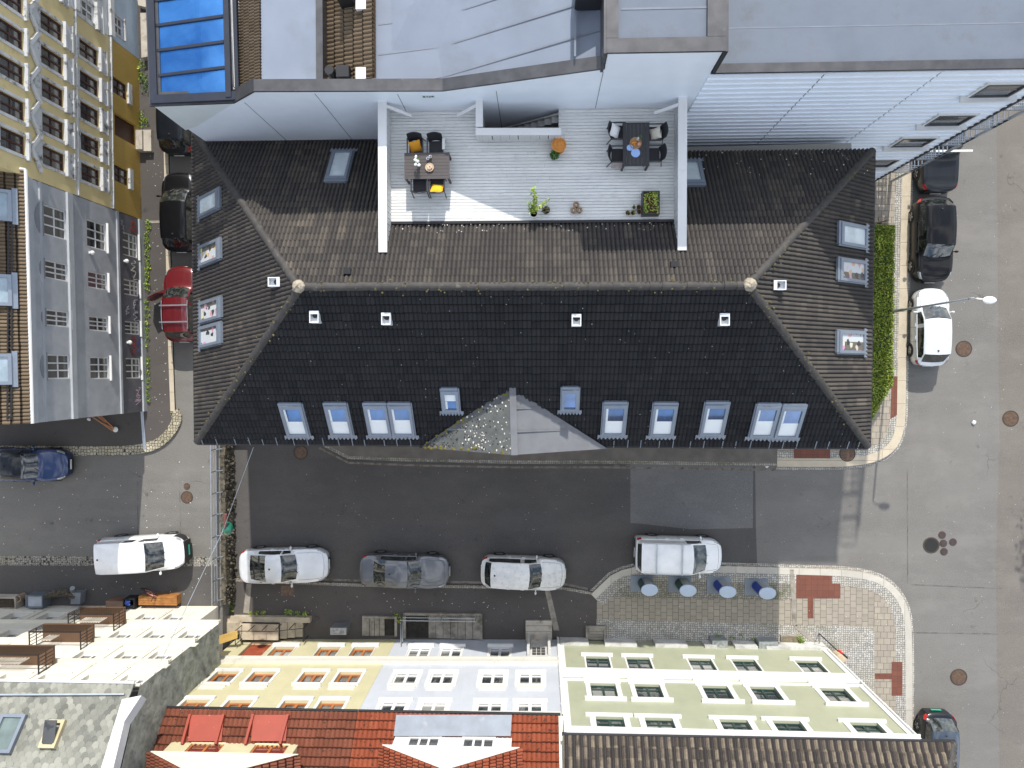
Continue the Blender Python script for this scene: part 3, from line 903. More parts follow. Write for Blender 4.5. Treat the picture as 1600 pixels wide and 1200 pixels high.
while y < PW - .02:
    y1 = min(y + bw - .013, PW - .005); row = [(x0, x1)] if y + bw < hy else [(x0, hx0), (hx1, x1)]
    for a, b in row:
        cut = sorted([a, b] + [R.uniform(a + .8, b - .8) for _ in range(3 if b - a > 6 else 1) if b - a > 2])
        for i in range(len(cut) - 1):
            g.tid = (R.random(), R.random()); g.box(cut[i], cut[i + 1] - .004, y, y1, ZD - .03, ZD + R.uniform(-.003, .003))
    y += bw
g.build('terrace_deck', DECKM, DH)
g = MB(); g.tid = None
g.box(x0 - .2, hx0, YF + .02, PW - .02, ZD - .5, ZD - .05); g.box(hx1, x1 + .2, YF + .02, PW - .02, ZD - .5, ZD - .05); g.box(hx0, hx1, YF + .02, hy, ZD - .5, ZD - .05)
g.box(x0, x1, YF - .1, YF - .002, ZD - .5, ZD + .07)
g.build('deck_edge', BLACK, DH)
ZW = ZD + .92
def parapet(name, a, b, inner, h=ZW, thick=.24, cap=.32):
    """wall from a to b (xy), boards on both faces, flat cap"""
    a, b = V((a[0], a[1], 0)), V((b[0], b[1], 0)); d = (b - a).normalized(); s = V((-d.y, d.x, 0)) * (1 if inner > 0 else -1)
    g = MB(); L = (b - a).length
    g.obox(a - s * thick / 2 + V((0, 0, ZD - 1.2)), d * L, s * (thick - .03), V((0, 0, h - ZD + 1.2)))
    n = int(L / .11)
    for i in range(n):
        o = a + d * (L * i / n) + s * (thick / 2 - .028) + V((0, 0, ZD + .03)); g.obox(o, d * (L / n - (.035 if i % 2 else .012)), s * .028, V((0, 0, h - ZD - .05)))
    w = g.build(name, WHITE, DH)
    g = MB(); g.obox(a - s * cap / 2 + V((0, 0, h + .002)), d * L, s * cap, V((0, 0, .04))); g.build('cap', WHITE, w)
    return w
yE = P(800, 393, ZW).y
xl, xr = P(598, 280, ZW).x, P(1066, 280, ZW).x
parapet('terrace_wall', (xl, yE), (xl, PW + .0), -1)
parapet('terrace_wall', (xr, yE), (xr, PW + .0), 1)
sA, sB, sC = P(749, 165, ZW), P(749, 206, ZW), P(877, 206, ZW)
parapet('stair_parapet', (sB.x, sB.y + .17), (sB.x, PW + .0), -1, cap=.26, thick=.16)
parapet('stair_parapet', (sB.x - .13, sB.y), (sC.x, sC.y), -1, cap=.26, thick=.16)
g = MB()
for i in range(16):
    x = sB.x + .45 + (sC.x - sB.x - .6) * i / 15; g.box(x - .015, x + .015, sB.y - .089, sB.y - .07, ZD + .3, ZD + .72)
g.build('slot', mat('slot_dark', (.05, .055, .06), .8), DH)['kind'] = 'stuff'
g = MB()
for a, b in (((603, 166), (642, 181)), ((747, 164), (715, 181)), ((1060, 164), (1023, 177))):
    A = P(*a, ZW); B = P(*b, ZD + .45); g.bar(A, B, .11, .09)
g.build('brace', WHITE, DH)
# stairs down along the facade
g = MB(); n = 9; y0_, y1_ = hy + .06, PW - .03
for i in range(n):
    xx = hx1 - (i + 1) * .26; g.box(xx, xx + .27, y0_ + .15, y1_ - .2, ZD - (i + 1) * .19 - .04, ZD - (i + 1) * .19)
    g.box(xx + .255, xx + .27, y0_ + .15, y1_ - .2, ZD - (i + 1) * .19, ZD - i * .19 - .04)
g.obox((hx1, y1_ - .2, ZD - .25), (-n * .26, 0, -n * .19), (0, .06, 0), (0, 0, .32))
g.box(hx0, hx1, y0_, y1_, ZD - 2.3, ZD - 2.2)
g.build('stairs', mat('grey_stair', (.3, .3, .29), .8, var=.15), DH)
# ------------------------------------------------------------------ facades and windows
class Fac:
    def __init__(s, A, B, out, z0=0.0):
        s.A = V((A.x, A.y, 0)); s.N = (V((-(B - A).y, (B - A).x, 0))).normalized()
        if s.N.dot(V(out)) < 0: s.N = -s.N
        s.U = s.N.cross(UPZ); s.z0 = z0
        s.N = -(s.U.cross(UPZ)) if False else s.N
        s.U = UPZ.cross(s.N) * -1
    def uv(s, px, py):
        p = onplane(px, py, s.A, s.N); return (p - s.A).dot(s.U), p.z
    def pt(s, u, z, d=0.0): return s.A + s.U * u + s.N * d + V((0, 0, z))
    def box(s, mb, u0, u1, z0, z1, d0, d1): return mb.obox(s.pt(u0, z0, d0), s.U * (u1 - u0), s.N * (d1 - d0), V((0, 0, z1 - z0)))
    def M(s, u, z, d=0.0):
        p = s.pt(u, z, d); a, b = -s.U, s.N          # local x, y=up, z=out  (right handed)
        return Matrix(((a.x, 0, b.x, p.x), (a.y, 0, b.y, p.y), (0, 1, 0, p.z), (0, 0, 0, 1)))
    def wall(s, mb, u0, u1, z0, z1, holes, depth=.16):
        us = sorted({u0, u1, *[h[0] for h in holes], *[h[1] for h in holes]}); zs = sorted({z0, z1, *[h[2] for h in holes], *[h[3] for h in holes]})
        us = [u for u in us if u0 - 1e-6 <= u <= u1 + 1e-6]; zs = [z for z in zs if z0 - 1e-6 <= z <= z1 + 1e-6]
        def q(a, b, c, d):
            vs = [V(a), V(b), V(c), V(d)]
            mb.poly(*vs)
        for a, b in zip(us, us[1:]):
            for c, d in zip(zs, zs[1:]):
                um, zm = (a + b) / 2, (c + d) / 2
                if any(h[0] < um < h[1] and h[2] < zm < h[3] for h in holes): continue
                q(s.pt(a, c), s.pt(a, d), s.pt(b, d), s.pt(b, c))
        for a, b, c, d in holes:
            for (x0, y0), (x1, y1) in (((a, c), (b, c)), ((b, c), (b, d)), ((b, d), (a, d)), ((a, d), (a, c))):
                q(s.pt(x0, y0), s.pt(x0, y0, -depth), s.pt(x1, y1, -depth), s.pt(x1, y1))

def window(house, w, h, frame, casing, cols=2, rows=1, fw=.06, cas=.13, sill=(.2, .1, .16), crown=None, pediment=None, panel=None, rec=.12, glass=None, mull=.06, proud=.035, transom=None, ctop=None):
    """local: x along, y up (0 = sill), z out. part 'window' = casing; children frame, pane"""
    g = MB(); ct = cas if ctop is None else ctop
    if cas:
        g.box(-w / 2 - cas, -w / 2, -.002, h + ct, 0, proud); g.box(w / 2, w / 2 + cas, -.002, h + ct, 0, proud); g.box(-w / 2, w / 2, h, h + ct, 0, proud)
    if sill: a, t, d = sill; g.box(-w / 2 - a, w / 2 + a, -t, -.002, 0, d)
    if crown: a, t, d = crown; g.box(-w / 2 - a, w / 2 + a, h + cas, h + cas + t, 0, d)
    if panel: g.box(-w / 2 - cas, w / 2 + cas, -panel, -.1, 0, .06); g.box(-w / 2 - cas - .06, w / 2 + cas + .06, -panel - .09, -panel, 0, .14)
    if pediment:
        y0 = h + cas + (crown[1] if crown else 0); a = w / 2 + cas + .18
        g.extr([(-a, y0, 0), (a, y0, 0), (0, y0 + pediment, 0)], (0, 0, .08))
        for s_ in (-1, 1): g.bar((s_ * (a + .1), y0 - .03, .09), (0, y0 + pediment + .03, .09), .16, .1, V((0, 0, 1)))
    if not g.v: g.box(-w / 2, w / 2, -.03, 0, -rec, .01)
    c = g.build('window', casing, house, local=True)
    g = MB(); z0, z1 = -rec, -rec + .07
    g.box(-w / 2, -w / 2 + fw, 0, h, z0, z1); g.box(w / 2 - fw, w / 2, 0, h, z0, z1)
    g.box(-w / 2 + fw, w / 2 - fw, 0, fw, z0, z1); g.box(-w / 2 + fw, w / 2 - fw, h - fw, h, z0, z1)
    iw = w - 2 * fw
    for i in range(1, cols):
        x = -w / 2 + fw + iw * i / cols; g.box(x - mull / 2, x + mull / 2, fw, h - fw, z0 + .002, z1 - .004)
    for i in range(1, rows):
        y = fw + (h - 2 * fw) * i / rows; g.box(-w / 2 + fw, w / 2 - fw, y - .022, y + .022, z0 + .004, z1 - .012)
    if transom:
        y = h * transom; g.box(-w / 2 + fw, w / 2 - fw, y - .035, y + .035, z0 + .003, z1 - .008)
    g.build('frame', frame, c, local=True)
    g = MB(); g.box(-w / 2 + .01, w / 2 - .01, .01, h - .01, -rec - .02, -rec + .02); g.build('pane', glass or GLASS, c, local=True)
    return c

def windows(house, fac, spots, **kw):
    """spots: (u centre, z sill). first is the prototype"""
    proto = window(house, **kw)
    for i, (u, z) in enumerate(spots):
        m = fac.M(u, z); inv = Matrix.Translation(-house.location)
        if i == 0: proto.matrix_parent_inverse = inv; proto.matrix_basis = m
        else: dup(proto, house, m)
    return proto

def hole(u, z, w, h): return (u - w / 2, u + w / 2, z, z + h)

def sidewalls(g, fac, u0, u1, z0, z1, depth):
    a, b, c, d = fac.pt(u0, 0), fac.pt(u1, 0), fac.pt(u1, 0, -depth), fac.pt(u0, 0, -depth)
    for p, q in ((b, c), (c, d), (d, a)):
        g.poly(p + V((0, 0, z0)), q + V((0, 0, z0)), q + V((0, 0, z1)), p + V((0, 0, z1)))

# ------------------------------------------------------------------ bottom row: yellow, blue and green houses
DP = 9.5
# ---- green
f = Fac(P(873, 998, 0), P(1283, 1006, 0), (0, 1, 0))
GH = thing('green_house', 'pale green wooden house with white window surrounds and dark green frames on the corner', 'house', f.pt(f.uv(1080, 1002)[0], 0))
uL, uR = f.uv(874, 1000)[0], f.uv(1283, 1008)[0]
zt = f.uv(1100, 1152)[1] - .05
gu = [f.uv(x, 1136)[0] for x in (955, 1033, 1151, 1234, 1354)]
gz = [f.uv(1000, y)[1] for y in (1027, 1069, 1121)]
gw, gh_ = 1.16, 1.4
holes = [hole(u, z, gw, gh_) for u in gu for z in gz]
bz = [(f.uv(935, 1012)[0] * 1.0)]
GREEN = clap('green_boards', (.335, .35, .25), .125, amt=.28, stain=(.27, .28, .2))
uu0, uu1 = min(uL, uR), max(uL, uR)
g = MB(); f.wall(g, uu0, uu1, 0, zt, holes, .2); sidewalls(g, f, uu0, uu1, 0, zt, DP); g.build('wall', GREEN, GH)
WGREEN = mat('green_frame', (.012, .035, .03), .4)
r1 = [(u, gz[0]) for u in gu]; r2 = [(u, gz[1]) for u in gu]; r3 = [(u, gz[2]) for u in gu]
kw = dict(w=gw, h=gh_, frame=WGREEN, casing=WHITE, cols=2, fw=.07, mull=.1, rec=.18, transom=.26)
windows(GH, f, r1, cas=.08, sill=(.22, .1, .16), proud=.02, **kw)
windows(GH, f, r2, cas=.22, sill=(.26, .1, .08), crown=(.34, .1, .16), panel=.42, **kw)
windows(GH, f, r3, cas=.24, ctop=.03, sill=(.4, .12, .12), proud=.04, **kw)
g = MB(); z1 = f.uv(1000, 1047)[1]; z2 = f.uv(1000, 1060)[1]
f.box(g, uu0 - .02, uu1 + .03, z1, z2, 0, .06); f.box(g, uu0 - .05, uu1 + .08, z2 - .08, z2, .06, .13)
z3 = f.uv(1000, 1064)[1]; f.box(g, uu0 - .02, uu1 + .02, z3, z3 + .12, 0, .07)
for u in (uu0 + .11, uu1 - .11): f.box(g, u - .11, u + .11, .3, z1, 0, .05); f.box(g, u - .11, u + .11, z3 + .12, zt, 0, .05)
g.build('trim_band', WHITE, GH)
g = MB(); zb = f.uv(1000, 1011)[1]
cuts = [(875, 919), (944, 993), (1021, 1070), (1096, 1114), (1142, 1176), (1189, 1280)]
PLM = mat('white_plinth', (.5, .5, .48), .7, dirt=(.25, .24, .2), dirt_at=(.5, .75))
for a, b in cuts:
    g = MB(); ua, ub = f.uv(a, 1004)[0], f.uv(b, 1004)[0]; f.box(g, min(ua, ub), max(ua, ub), 0, zb, 0, .14); g.build('plinth', PLM, GH)
PLM0 = (mat('white_plinth', (.5, .5, .48), .7, dirt=(.25, .24, .2), dirt_at=(.5, .75)))
def pipe(fac, px, py, z0, z1, par, m=STEEL, d=.09):
    u = fac.uv(px, py)[0]; g = MB(); g.tube([fac.pt(u, z0, d), fac.pt(u, z1, d)], .05, 8)
    for i in range(5): g.tube([fac.pt(u, z0 + (z1 - z0) * (i + .5) / 5 - .03, d), fac.pt(u, z0 + (z1 - z0) * (i + .5) / 5 + .03, d)], .062, 8)
    return g.build('downpipe', m, par)
pipe(f, 872.5, 1000, .1, zt, GH, WHITE)
pipe(f, 1284, 1008, .1, zt, GH, WHITE)
# roof: striped tiles, hip at the right end
ez = f.uv(1100, 1152)[1]
ea, eb = P(880, 1153, ez), P(1490, 1157, ez); ea.y = eb.y = (ea.y + eb.y) / 2
rs = .72; rn = 5.0
ea2, eb2 = ea + V((0, -rn, rn * rs)), eb + V((-rn * .62, -rn, rn * rs))
tiles('roof_slope', [ea, eb, eb2, ea2], (1, 0, 0), TILE_ST, GH, tw=.15, ch=.42, amp=.06, jit=.008, prof=[(0, 0), (.25, .9), (.55, 1), (.8, .4), (1, 0)])
ec = eb + V((0, -2 * rn, 0)); tiles('roof_slope', [ec, eb, eb2], (0, 1, 0), TILE_ST, GH, tw=.3, ch=.38)
tiles('roof_slope', [ea + V((0, -2 * rn, 0)), ec, eb2, ea2], (1, 0, 0), TILE_ST, GH, tw=.6, ch=.8)
ridge('ridge_tiles', eb, eb2, RIDGE, GH, .14); ridge('ridge_tiles', ea2, eb2, RIDGE, GH, .14)
g = MB(); g.tube([ea + V((-.05, .05, -.03)), eb + V((.06, .05, -.03))], .07, 8); g.tube([eb + V((.05, 0, -.03)), eb + V((.05, -8, -.03))], .07, 8)
g.build('gutter', BLACK, GH)
g = MB(); g.extr([f.pt(uu0, zt + .03), f.pt(uu1, zt + .03), f.pt(uu1, zt + .03, .3), f.pt(uu0, zt + .03, .3)], (0, 0, -.05)); g.build('soffit', WHITE, GH)

# ---- yellow and blue share one facade line
f = Fac(P(372, 997, 0), P(873, 998, 0), (0, 1, 0)); fy = f
uyl, uyb, ubr = f.uv(372, 996)[0], f.uv(620, 998)[0], f.uv(872, 998)[0]
zt = f.uv(600, 1117)[1]
YH = thing('yellow_house', 'pale yellow wooden house with orange-brown window frames and a red tiled roof', 'house', f.pt((uyl + uyb) / 2, 0))
BH = thing('blue_house', 'pale blue wooden house with white windows, next to the yellow one', 'house', f.pt((uyb + ubr) / 2, 0))
YEL = clap('yellow_boards', (.5, .47, .3), .15, amt=.3, stain=(.4, .36, .24))
BLU = clap('pale_blue_boards', (.47, .5, .55), .14, amt=.3, stain=(.36, .38, .41))
zr1, zr2, zr3 = f.uv(600, 1011)[1], f.uv(600, 1050)[1], f.uv(600, 1095)[1]
ww, wh, wh3 = 1.12, 1.27, 1.12
WOODF = mat('orange_wood', (.36, .12, .035), .45, var=.2)
y1 = [f.uv(x, 1018)[0] for x in (440, 512, 566)]
y2 = [f.uv(x, 1059)[0] for x in (348, 407, 487, 544)]
y3 = [f.uv(x, 1104)[0] for x in (300, 369, 458, 516)]
door_u = f.uv(396, 1018)[0]
hs = [hole(u, z, ww, wh if z < zr3 else wh3) for us, z in ((y1, zr1), (y2, zr2), (y3, zr3)) for u in us] + [(door_u - .62, door_u + .62, .55, zr1 + wh)]
def lo_hi(a, b): return (min(a, b), max(a, b))
a, b = lo_hi(uyl, uyb)
g = MB(); f.wall(g, a, b, 0, zt, hs, .22); sidewalls(g, f, a, b, 0, zt, DP); g.build('wall', YEL, YH)
kw = dict(w=ww, h=wh, frame=WOODF, casing=WHITE, cols=2, fw=.1, mull=.12, rec=.2)
windows(YH, f, [(u, zr1) for u in y1], cas=.04, sill=(.16, .2, .16), **kw)
windows(YH, f, [(u, zr2) for u in y2], cas=.13, sill=(.14, .1, .12), crown=(.12, .1, .12), **kw)
windows(YH, f, [(u, zr3) for u in y3], cas=.13, ctop=.03, sill=(.13, .22, .1), **{**kw, 'h': wh3})
g = MB(); f.box(g, door_u - .6, door_u + .6, .55, zr1 + wh - .05, -.2, -.14)
for i in range(4): f.box(g, door_u - .5, door_u + .5, .7 + i * .75, 1.3 + i * .75, -.14, -.12)
d = g.build('door', mat('red_door', (.28, .06, .03), .5, var=.2), YH)
g = MB(); f.box(g, door_u + .42, door_u + .5, 1.6, 1.64, -.12, -.05); g.build('handle', STEEL, d)
def bands(par, a, b, hs, name='trim_band'):
    g = MB()
    z1, z2 = f.uv(600, 1028)[1], f.uv(600, 1038)[1]
    f.box(g, a, b, z1, z2, 0, .05); f.box(g, a, b, z2 - .08, z2, .05, .18); f.box(g, a, b, z1, z1 + .08, .05, .1)
    z5 = f.uv(600, 1074)[1]
    for u in hs: f.box(g, u - .64, u + .64, z5 - .02, z5 + .08, 0, .1); f.box(g, u - .6, u + .6, z5 + .08, z5 + .28, 0, .025)
    f.box(g, a, b, zt - .3, zt - .02, 0, .06)
    return g.build(name, mat('aged_white', (.54, .53, .48), .5, var=.05, dirt=(.42, .38, .3), dirt_at=(.6, .8), dscale=1.6), par)
bands(YH, a, b, y3)
b1 = [f.uv(x, 1018)[0] for x in (655, 705, 781)]; b2 = [f.uv(x, 1059)[0] for x in (634, 691, 770, 829)]; b3 = [f.uv(x, 1105)[0] for x in (614, 677, 765, 828)]
pu = f.uv(842, 1018)[0]
hs = [hole(u, z, ww, wh if z < zr3 else wh3) for us, z in ((b1, zr1), (b2, zr2), (b3, zr3)) for u in us]
a, b = lo_hi(uyb, ubr); a += .0; b -= .004
if uyb < ubr: a, b = uyb + .006, ubr - .06
g = MB(); f.wall(g, a, b, 0, zt, hs, .22); sidewalls(g, f, a, b, 0, zt, DP); g.build('wall', BLU, BH)
kw = dict(w=ww, h=wh, frame=WHITE, casing=WHITE, cols=2, fw=.08, mull=.14, rec=.1, transom=.24)
windows(BH, f, [(u, zr1) for u in b1], cas=.05, sill=(.12, .16, .16), **kw)
windows(BH, f, [(u, zr2) for u in b2], cas=.17, sill=(.17, .1, .1), crown=(.14, .1, .12), **kw)
windows(BH, f, [(u, zr3) for u in b3], cas=.17, ctop=.03, sill=(.2, .12, .1), **{**kw, 'h': wh3})
bands(BH, a, b, b3)
# porch of the blue house
g = MB(); f.box(g, pu - .62, pu + .62, .1, zr1 + wh, .002, .05); f.box(g, pu - .6, pu - .46, .1, zr1 + wh, .05, .5); f.box(g, pu + .46, pu + .6, .1, zr1 + wh, .05, .5)
g.build('porch', mat('porch_grey', (.5, .5, .48), .6), BH)
g = MB(); f.box(g, pu - .44, pu + .44, .3, 2.5, .05, .09); dd = g.build('door', mat('grey_door', (.55, .54, .52), .5), BH)
g = MB()
for i in range(3):
    for j in range(3): f.box(g, pu - .34 + i * .23, pu - .14 + i * .23, 1.45 + j * .34, 1.74 + j * .34, .09, .1)
g.build('pane', GLASS_D, dd)
g = MB()
for i in range(3): f.box(g, pu - .7, pu + .7, ZP - .05, .5 - i * .12, .051 + (0 if i == 0 else .5 + i * .26 - .258), .55 + i * .26)
g.build('doorstep', CONC, BH)
pipe(f, 871, 998, .1, zt, BH, WHITE, .12)
# red roofs
ez = zt + .06; EY = f.pt(0, 0, .22).y
def xz(px, py, z=None): return P(px, py, ez if z is None else z)
xl0, xm, xr0 = P(187, 1118, ez).x, P(559, 1118, ez).x, P(876, 1118, ez).x
rs = .95; rn = 4.8
def rp(x, d): return V((x, EY - d, ez + d * rs))
ntR = V((0, rs, 1)).normalized()
def onroof(px, py): return onplane(px, py, rp(0, 0), ntR)
tiles('roof_slope', [rp(xl0, 0), rp(xm, 0), rp(xm, rn), rp(xl0, rn)], (1, 0, 0), TILE_RBR, YH, tw=.4, ch=.36, amp=.045)
tiles('roof_slope', [rp(xm + .02, 0), rp(xr0, 0), rp(xr0, rn), rp(xm + .02, rn)], (1, 0, 0), TILE_RED, BH, tw=.4, ch=.36, amp=.045)
for par, a, b in ((YH, xl0, xm), (BH, xm + .02, xr0)):
    g = MB(); g.poly(rp(a, rn), rp(b, rn), V((b, EY - 2 * rn, ez)), V((a, EY - 2 * rn, ez))); g.build('roof_back', TILE_RBR, par)
    g = MB(); g.tube([rp(a, 0) + V((0, .07, -.04)), rp(b - .01, 0) + V((0, .07, -.04))], .06, 8)
    g.build('gutter', BLACK, par)
REDP = mat('red_sheet', (.25, .034, .015), .6, var=.1, dirt=(.6, .4, .36), dirt_at=(.66, .74), dscale=5)
DZ = V((0, 0, 1))
def dormer(par, pxa, pxb, pyb, wins, wallm, framem, casem, roofm, gabm, kwin, hgt=1.45):
    """front wall standing on the roof at screen row pyb, gable roof above"""
    A, B = onroof(pxa, pyb), onroof(pxb, pyb); y = (A.y + B.y) / 2; zb = ez + (EY - y) * rs
    ff = Fac(V((A.x, y, 0)), V((B.x, y, 0)), (0, 1, 0))
    us = sorted([ff.uv(pxa, pyb)[0], ff.uv(pxb, pyb)[0]])
    wu = [ff.uv(px, pyb + 6)[0] for px in wins]
    w, h = kwin['w'], kwin['h']
    g = MB(); ff.wall(g, us[0], us[1], zb - .1, zb + hgt, [hole(u, zb + .12, w, h) for u in wu], .14)
    dd = hgt / rs
    for u in us: g.poly(ff.pt(u, zb - .1), ff.pt(u, zb + hgt), ff.pt(u, zb + hgt, -dd), ff.pt(u, zb - .1, -.0))
    ap = (us[1] - us[0]) / 2 * .62; um = (us[0] + us[1]) / 2
    D = g.build('dormer', wallm, par)
    for i, u in enumerate(wu):
        m_ = ff.M(u, zb + .12)
        if i == 0:
            pr = window(D, framem and w, h, framem, casem, **{k: v for k, v in kwin.items() if k not in 'wh'})
            pr.parent = par; pr.matrix_parent_inverse = Matrix.Translation(-par.location); pr.matrix_basis = m_
        else: dup(pr, par, m_)
    g = MB(); o = .09; g.extr([ff.pt(us[0] - .3, zb + hgt, o), ff.pt(us[1] + .3, zb + hgt, o), ff.pt(um, zb + hgt + ap + .12, o)], -ff.N * .1)
    ff.box(g, us[0] - .34, us[1] + .34, zb + hgt - .06, zb + hgt + .04, .0, .14)
    g.build('gable', gabm, D)
    pk = ff.pt(um, zb + hgt + ap + .2, .16)
    for s_ in (0, 1):
        e = ff.pt(us[s_] + (-.42 if s_ == 0 else .42), zb + hgt + .0, .16)
        L = (zb + hgt + ap - zb) / rs + 1.2
        q = [e, pk, pk - ff.N * L, e - ff.N * (L - ap / rs)]
        tiles('dormer_roof', q, ff.N, roofm, par, tw=.26, ch=.3, amp=.04)
    return ff, zb, us
dormer(YH, 268, 468, 1160, (322, 424), YEL, WOODF, mat('cream_case', (.75, .68, .45), .5), TILE_RBR, CREAMW, dict(w=1.4, h=.86, cols=2, fw=.07, mull=.09, cas=0, sill=(.02, .04, .03), rec=.12, glass=mat('deep_red_pane', (.14, .03, .025), .15, coat=1)), hgt=1.08)  # yellow house dormer panes coloured deep red
dormer(BH, 618, 800, 1150, (663, 748), WHITE, WHITE, WHITE, TILE_RED, mat('stained_white', (.6, .6, .58), .6, dirt=(.3, .3, .28), dirt_at=(.56, .74), dscale=3), dict(w=1.28, h=.88, cols=3, fw=.06, mull=.09, cas=.0, sill=(.05, .05, .05), rec=.06, glass=GLASS_D), hgt=1.08)
def roof_sheet(name, par, pts, m, up=.06, th=.03):
    q = [onroof(*p) + ntR * (up + .07) for p in pts]; g = MB(); g.extr(q, -ntR * th); return g.build(name, m, par)
for x0_, x1_, k in ((300, 352, 0), (398, 452, 0)):
    roof_sheet('red_apron', YH, [(x0_, 1119), (x1_, 1119), (x1_ - 4, 1160), (x0_ - 4, 1160)], REDP, .1)
    g = MB()
    for x in (x0_, x1_):
        a_, b_ = onroof(x, 1119) + ntR * .16, onroof(x - 12, 1166) + ntR * .2; g.bar(a_, b_, .1, .22, ntR)
    g.build('red_cheek', REDP, YH)['kind'] = 'stuff'
roof_sheet('metal_apron', BH, [(620, 1119), (800, 1119), (798, 1152), (616, 1152)], mat('zinc_sheet', (.15, .175, .215), .55, .1, var=.15, dirt=(.25, .26, .28), dirt_at=(.6, .75), dscale=2), .1)
# verge and party-wall flashings
LEAD = mat('lead_flashing', (.34, .37, .42), .5, .2, var=.1)
g = MB(); a_ = rp(xr0 + .06, .0); g.bar(a_ + V((0, 0, .1)), rp(xr0 + .06, rn) + V((0, 0, .1)), .3, .4); g.build('party_wall', CREAMW, BH)
g = MB(); g.bar(rp(xl0 + .35, 1.0) + ntR * .12, rp(xl0 + .1, rn) + ntR * .12, .55, .1); g.bar(rp(xl0 + .2, 1.2) + ntR * .3, rp(xl0 + .05, rn) + ntR * .3, .3, .3); g.build('flashing', LEAD, YH)

# ------------------------------------------------------------------ cream house bottom left
f = Fac(P(0, 946, ZL), P(337, 947, ZL), (0, 1, 0))
CH = thing('cream_house', 'cream white apartment house with three brown iron balconies and a scale-slate roof', 'house', f.pt(f.uv(150, 950)[0], ZL))
zt = f.uv(150, 1072)[1]; u_r, u_c, u_l = f.uv(337, 950)[0], f.uv(215, 1075)[0], f.uv(-420, 950)[0]
CRM = mat('cream_wall', (.66, .63, .55), .65, var=.04, dirt=(.44, .4, .33), dirt_at=(.62, .85), dscale=1.0)
sgn = 1 if u_r > u_l else -1
cz = [f.uv(150, y)[1] for y in (958, 985, 1017, 1054)]
rowpx = [[(30, 960), (85, 960), (238, 960), (281, 960), (138, 960)], [(20, 990), (195, 990), (248, 990), (303, 990)], [(140, 1022), (205, 1022), (258, 1022)], [(15, 1061), (78, 1061), (148, 1061), (210, 1061)]]
cw, ch_ = 1.0, 1.3
spots = []
for (row, z) in zip(rowpx, cz): spots += [(f.uv(x, y)[0], z) for x, y in row]
ch4 = zt - cz[3] - .22
hs = [hole(u, z, cw, ch_ if z < cz[3] - .1 else ch4) for u, z in spots]
z_j = cz[0] + ch_ + .12
lo, hi = lo_hi(u_l, u_r); lo2, hi2 = lo_hi(u_l, u_c)
g = MB(); f.wall(g, lo, hi, ZL, z_j, [h for h in hs if h[3] < z_j], .3); f.wall(g, lo2, hi2, z_j, zt, [h for h in hs if h[2] > z_j], .3)
sidewalls(g, f, lo, hi, ZL, z_j, DP)
g.build('wall', CRM, CH)
g = MB(); e_ = u_c; g.poly(f.pt(e_, z_j), f.pt(e_, zt), f.pt(e_, zt + 2.5, -DP / 2), f.pt(e_, zt, -DP), f.pt(e_, z_j, -DP)); g.poly(f.pt(u_r, z_j), f.pt(e_, z_j), f.pt(e_, z_j, -DP), f.pt(u_r, z_j, -DP))
g.build('side_wall', mat('grey_green_render', (.27, .28, .24), .9, var=.35, scale=2.5, bmp=.9, bscale=6, dirt=(.12, .13, .1), dirt_at=(.5, .7), dscale=3), CH)['label'] = 'rough grey-green rendered side wall'
for hh_, sp_ in ((ch_, [s_ for s_ in spots if s_[1] < cz[3] - .1]), (ch4, [s_ for s_ in spots if s_[1] > cz[3] - .1])): windows(CH, f, sp_, w=cw, h=hh_, frame=WHITE, casing=CRM, cols=2, fw=.05, mull=.07, cas=.1, ctop=0, sill=(.1, .1, .06), rec=.24, proud=.02, glass=GLASS_D)
g = MB()
for y in (972, 1001, 1034):
    z = f.uv(150, y)[1]; f.box(g, lo2, hi2 if sgn > 0 else hi2, z - .12, z + .1, 0, .1); f.box(g, lo2, hi2, z + .1, z + .16, 0, .16)
for y, row in ((1005, rowpx[1]), (1038, rowpx[2])):
    for x, yy in row:
        u = f.uv(x, yy)[0]; z = f.uv(150, y)[1]; f.box(g, u - .85, u + .85, z, z + .35, 0, .035)
f.box(g, lo2, hi2, zt - .12, zt, 0, .07)
for k, row in enumerate(rowpx):
    us_ = sorted(f.uv(x, y)[0] for x, y in row)
    for p_, q_ in zip(us_, us_[1:]):
        if q_ - p_ > 3: continue
        z = cz[k] - (.4 if k == 3 else 0); um_ = (p_ + q_) / 2; f.box(g, um_ - .03, um_ + .03, z - .5, z + 1.5, 0, .05)
g.build('cornice', CREAMW, CH)
